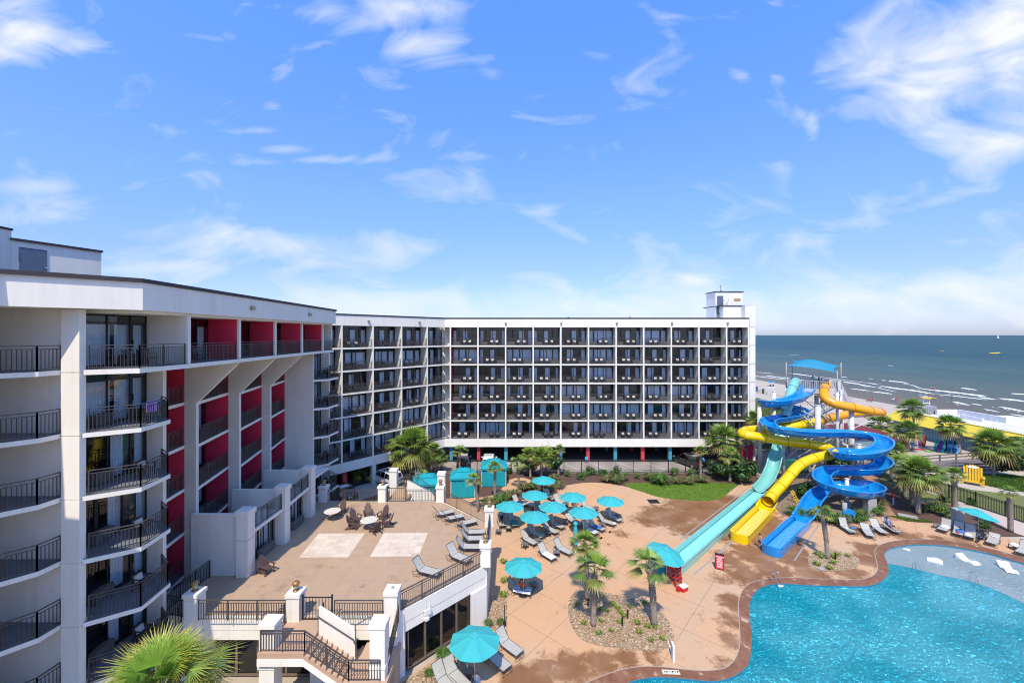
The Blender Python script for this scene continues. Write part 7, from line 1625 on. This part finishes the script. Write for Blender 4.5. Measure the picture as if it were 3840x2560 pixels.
for s in (-1,1):
    b=MB(); b.bar((.1,s*.88,0),(.1,s*.88,1.0),.14); b.build('leg',yelp,YC); b=MB(); b.bar((-.9,s*.88,0),(-.9,s*.88,1.0),.12); b.build('leg',yelp,YC); b=MB(); b.obox((-.4,s*.9,1.03),(1.3,.22,.06)); b.build('armrest',yelp,YC)
# rail of old timber behind the right loungers, white towel cabinet
b=MB(); b.bar(G(3606,1976,.6),G(3700,1992,.6),.12,.18); b.bar(G(3606,1978,.1),G(3606,1978,.8),.12); b.bar(G(3695,1996,0),G(3695,1996,1.3),.16); tag(b.build('timber_barrier',wood),'low brown timber barrier behind the loungers at the tilted umbrella','barrier')
g_=G(3592,1975,0); b=MB(); b.box(-.35,-.3,0,.35,.3,1.7); b.box(-.38,-.33,1.7,.38,.33,1.78); tag(b.build('towel_cabinet',mat('cabinet_grey',(.4,.42,.42),(.35,.37,.37),1,.6),None,loc=tuple(g_),rz=R(-10)),'grey towel cabinet behind the right deck loungers','cabinet')
# ---------------------------------------------------------------- vehicles
def car(loc,rz,lab,paint,L_=4.7,W_=1.85,H_=1.72,hood=1.0,kind='suv',wheel_r=.36):
    t=thing('parked_car',lab,'car',loc,rz,'parked cars'); x0,x1=-L_/2,L_/2; hw=W_/2
    # side outline, front at +x
    bt=.28; belt=.98; low=[(x0,bt+.15),(x0+.1,bt),(x1-.12,bt),(x1,bt+.2),(x1-.02,.68),(x1-.25,.86),(x1-hood,.98),(x0+.08,1.02),(x0,.8)]
    cab=[(x1-hood,.97),(x1-hood-.75,H_-.04),(x1-hood-1.3,H_),(x0+.75,H_-.02),(x0+.35,H_-.12),(x0+.08,1.02)]
    def loft(b,pr,w0,w1,zc,mi=0):
        n=len(pr); wf=lambda z:hw if z<=zc else hw-(z-zc)/(H_-zc)*.24
        Lp=[(x,wf(z),z) for x,z in pr]; Rp=[(x,-wf(z),z) for x,z in pr]
        b.face(Lp[::-1],mi); b.face(Rp,mi)
        for i in range(n): j=(i+1)%n; b.face([Lp[i],Lp[j],Rp[j],Rp[i]],mi)
    b=MB(); loft(b,low,0,0,1.0); loft(b,[(x,z) for x,z in cab],0,0,.97); bo=b.build('body',paint,t)
    bv=bo.modifiers.new('bevel','BEVEL'); bv.width=.06; bv.segments=2; bv.limit_method='ANGLE'
    g=MB(); e=.012
    def wf(z): return hw-(z-.97)/(H_-.97)*.24
    for s in (1,-1):
        for (a,c2,d_,f_) in (((x1-hood-.12,1.03),(x1-hood-.78,H_-.14),(x1-hood-1.35,H_-.1),(x1-hood-1.35,1.03)),((x1-hood-1.45,1.03),(x1-hood-1.45,H_-.1),(x1-hood-2.3,H_-.1),(x1-hood-2.3,1.03)),((x1-hood-2.4,1.03),(x1-hood-2.4,H_-.1),(x0+.6,H_-.16),(x0+.35,1.05))):
            q=[(x,s*(wf(z)+e),z) for x,z in (a,c2,d_,f_)]; g.face(q if s<0 else q[::-1])
    def across(xa,za,xb,zb,m_=.12): g.face([(xa,-(wf(za)-m_),za),(xa,(wf(za)-m_),za),(xb,(wf(zb)-m_),zb),(xb,-(wf(zb)-m_),zb)])
    across(x1-hood-.03+.02,1.03,x1-hood-.70+.02,H_-.10); across(x0+.12-.02,1.08,x0+.34-.02,H_-.18)
    if kind=='suv': g.face([(x1-hood-1.4,-.5,H_+.008),(x1-hood-1.4,.5,H_+.008),(x0+1.0,.5,H_+.006),(x0+1.0,-.5,H_+.006)][::-1])
    g.build('windows',carglass if paint is not c_white else carglass,t)
    for s in (1,-1):
        for x in (x0+.85,x1-.9):
            w_=MB(); w_.tube([(x,s*(hw-.2),wheel_r),(x,s*(hw+.02),wheel_r)],wheel_r,18); ty=w_.build('wheel',ply,t); w_=MB(); w_.tube([(x,s*(hw+.0),wheel_r),(x,s*(hw+.03),wheel_r)],wheel_r*.62,12); w_.build('rim',steel,ty)
        h_=MB(); h_.obox((x1-.10,s*(hw-.28),.74),(.16,.38,.14)); h_.build('headlight',c_white,t); h_=MB(); h_.obox((x0+.03,s*(hw-.16),.92),(.10,.26,.16)); h_.build('tail_light',redp,t)
        h_=MB(); h_.obox((x1-hood-.35,s*(hw+.1),1.06),(.18,.2,.14)); h_.build('mirror',paint,t)
        if kind=='suv': h_=MB(); h_.tube([(x1-hood-1.1,s*(hw-.30),H_+.05),(x0+.9,s*(hw-.30),H_+.05)],.025,6); h_.build('roof_rail',steel,t)
    h_=MB(); h_.box(x0-.02,-.24,.62,x0+.0,.24,.74); h_.build('number_plate',c_white,t); return t
cb_=mat('car_black',(.012,.013,.016),(.010,.011,.013),1,.2,coat=.8); cw_=mat('car_white',(.70,.70,.70),(.66,.66,.66),1,.25,coat=.8); cs_=mat('car_silver',(.40,.41,.42),(.36,.37,.38),1,.3,metal=.5,coat=.6); cg=mat('car_dark_grey',(.06,.065,.07),(.05,.055,.06),1,.25,coat=.7)
g_=G(2576,1758,0); car((25.6,59.4,.01),R(112),'black car parked with its rear to the fence, under the straight wing',cb_)
car((-7.0,59.2,.01),R(95),'dark grey off-road car with rear spare wheel behind the middle cabana',cg,4.3,1.85,1.8)
b=MB(); b.tube([(-6.75,56.98,1.1),(-6.75,56.85,1.1)],.38,18); o=b.build('spare_wheel',ply,None); 
sp=[x for x in bpy.data.objects if x.get('label','').startswith('dark grey off-road')][0]; o.parent=sp; o.data.transform(TM[sp.name].inverted()); b=MB(); b.tube([(-6.75,56.84,1.1),(-6.75,56.82,1.1)],.22,12); b.build('rim',steel,o,w=True)
car((-3.3,58.9,.01),R(90),'white car whose roof shows above the right cabana',cw_,4.4,1.9,1.72)
car((-16.0,52.3,.01),R(140),'white car behind the yellow-fronded palm, under the angled wing',cw_,4.8,1.9,1.75)
car((-13.2,53.8,.01),R(140),'silver car behind the trunk of the tallest palm',cs_,4.5,1.8,1.5,kind='sedan')
car((-19.8,47.4,.01),R(138),'dark car in the garage shade behind the blue post',cb_,4.6,1.85,1.6)
car((24.0,70.5,.01),R(180),'dark car parked deep inside the garage at the right',cg,4.6,1.85,1.5)
b=MB(); g_=G(2208,1752,0); b.box(-.22,-.05,.5,.22,0,1.0); b.box(-.03,0,0,.03,.05,.5); tag(b.build('parking_sign',mat('sign_cyan',(.02,.40,.55),(.02,.36,.5),1,.5),None,loc=(g_.x,60.2,0)),'small bright blue sign beside the red garage column','sign')
# ---------------------------------------------------------------- beach things
def bin_(px,py,m,lab,h=1.0):
    g_=G(px,py,0); t=thing('rubbish_bin',lab,'bin',tuple(g_),R(20),'bins on the beach edge'); b=MB(); b.lathe([(.26,0),(.36,h)],12); b.build('body',m,t); b=MB(); b.lathe([(.40,h),(.38,h+.08)],12); b.build('lid',m,t)
bin_(2862,1476,mat('bin_green',(.02,.09,.06),(.015,.07,.045),1,.5),'green bin on the sand left of the slides',1.5); bin_(3081,1524,MATS['bin_green'],'green bin seen between the slide struts',1.5); bin_(2838,1468,c_blue,'blue bin at the hotel corner on the sand',1.6)
def lowf(pts,lab):
    b=MB()
    for (p,q) in zip(pts[:-1],pts[1:]):
        A=G(*p,0);B=G(*q,0); n=max(3,int((B-A).length/.8)); b.bar(A+V((0,0,1)),B+V((0,0,1)),.06)
        for i in range(n+1): c=A.lerp(B,i/n); b.bar(c,c+V((0,0,1.05)),.05)
    tag(b.build('sand_fence',wood),lab,'fence')
lowf([(2838,1476),(2850,1472),(2878,1482)],'short timber fence beside the green bin on the sand'); lowf([(2888,1486),(2940,1498),(3010,1515),(3110,1535)],'timber sand fence running behind the slides')
BPp=[(2888,1449,SIT,R(200),c_black,c_black,'person in black sitting on the beach blanket, left of a pair',skin2,1.7),(2899,1449,SIT,R(200),c_black,c_black,'person in black sitting on the beach blanket, right of a pair',skin2,1.7),(3362,1503,STAND,R(60),c_redo,None,'person standing at the waterline in orange swimwear',skin,1.7),
(3482,1491,WALK,R(80),c_redo,None,'person in red wading in the shallow surf',skin,1.6),(3493,1461,STAND,R(60),None,c_redo,'person in the surf, left of a pair beyond the foam line',skin,1.7),(3503,1462,STAND,R(40),None,c_redo,'person in the surf, right of a pair beyond the foam line',skin,1.7),(3531,1493,STAND,R(200),c_white,None,'person in white shirt in the shallow surf',skin,1.5),(3568,1494,WALK,R(10),c_teal,c_teal,'person in teal swimwear in the surf, left of a pair',skin,1.4),(3574,1495,WALK,R(10),c_green,c_black,'person in green swimwear in the surf, right of a pair',skin,1.4),
(3252,1502,LIE,R(160),None,c_maroon,'person reclining in a beach chair, left of a pair on the sand',skin,1.7),(3264,1505,LIE,R(160),None,c_maroon,'person reclining in a beach chair, right of a pair on the sand',skin,1.7),(2914,1416,STAND,R(90),None,c_navy,'lone person at the water edge near the hotel end',skin,1.7)]
for px,py,J,rz,tp,bt,lab,s_,h_ in BPp:
    g_=G(px,py,0); zz_=.28 if J is LIE else (-.35 if g_.x>101 else 0); person((g_.x,g_.y,zz_),rz,lab,J,h_,sk=s_,top=tp,bottom=bt,group='people on the beach and in the surf')
for i,(px,py) in enumerate(((3252,1504),(3264,1507),(3347,1500))):
    g_=G(px,py,0); t=thing('beach_chair',('low beach chair under the left reclining person','low beach chair under the right reclining person','empty white beach chair near the waterline')[i],'chair',tuple(g_),R(160)); b=MB(); b.obox((0,0,.25),(.5,.55,.05)); b.obox((-.38,0,.5),(.06,.55,.6),rot=Matrix.Rotation(R(-25),3,'Y')); b.build('seat',c_maroon if i<2 else c_white,t); b=MB(); b.tube([(.25,-.27,0),(-.3,-.27,.45)],.02,5); b.tube([(.25,.27,0),(-.3,.27,.45)],.02,5); b.build('legs',steel,t)
g_=G(2893,1452,0); b=MB(); b.obox((0,0,.02),(3.0,2.0,.03)); tag(b.build('beach_blanket',c_white,None,loc=tuple(g_)),'pale blanket under the pair in black on the sand','blanket')
g_=G(2902,1452,0); t=thing('beach_umbrella','small blue beach umbrella leaning over the blanket','umbrella',(g_.x+.5,g_.y+2,0)); b=MB(); b.tube([(0,0,0),(0,.0,1.9)],.03,6); b.build('pole',steel,t); b=MB(); b.lathe([(1.3,1.55),(.7,1.85),(.0,2.0)],8); b.build('canopy',slide_b,t)
g_=G(3500,1493,-.2); b=MB(); b.obox((0,0,.1),(1.4,.6,.12)); tag(b.build('float',slide_o,None,loc=tuple(g_)),'orange float in the surf right of the person in red','float')
g_=G(3468,1528,0); t=thing('lifeguard_stand','white beach lifeguard stand with yellow canopy behind the tall palm','lifeguard stand',tuple(g_),R(-20)); b=MB()
for x in (-.7,.7):
    for yy in (-.7,.7): b.bar((x,yy,0),(x*.8,yy*.8,2.6),.1)
b.box(-.8,-.8,1.2,.8,.8,1.35); b.box(-.8,.6,1.35,.8,.7,2.1); b.bar((-.5,-1.3,0),(-.5,-.7,1.3),.08); b.bar((.5,-1.3,0),(.5,-.7,1.3),.08); b.build('frame',c_white,t); b=MB(); b.box(-.9,-.9,2.6,.9,.9,2.72); b.box(-.9,-.92,2.4,.9,-.9,2.6); b.build('canopy',slide_y,t)
for px,py,lab,m_ in ((3535,1315,'tiny red buoy boat far out at sea',slide_o),(3733,1324,'yellow rubber boat far out at sea',slide_y)):
    Y_=F*CZ/(py-HY); s=Y_/F*20 if px>3600 else Y_/F*7; b=MB(); b.tube([(-s*.9,0,.0),(-s*.5,0,.05*s),(s*.5,0,.05*s),(s*.9,0,.12*s)],[.05*s,.11*s,.11*s,.05*s],8); b.tube([(-s*.9,.22*s,.0),(s*.9,.1*s,.12*s)],.09*s,8); tag(b.build('small_boat',m_,None,loc=(XY(px,Y_),Y_,-.2),smooth=True),lab,'boat')
Y_=2600; b=MB(); b.face([(0,0,1),(9,0,1),(1,0,22)]); b.face([(-1,0,1),(-6,0,2),(-.5,0,18)]); x=XY(3742,Y_); t=thing('sailboat','tiny white sailboat on the horizon at the right','sailboat',(x,Y_,-.2)); b2=MB(); b2.tube([(-7,0,.5),(0,0,.4),(8,0,.9)],[.3,1.4,.5],8); b2.build('hull',white,t); b.build('sail',c_white,t)
# remove helper prototypes that were never placed
for n_ in [o.name for o in bpy.data.objects if o.get('label')=='x']:
    o=bpy.data.objects[n_]
    for c in list(o.children_recursive): bpy.data.objects.remove(c)
    bpy.data.objects.remove(o)
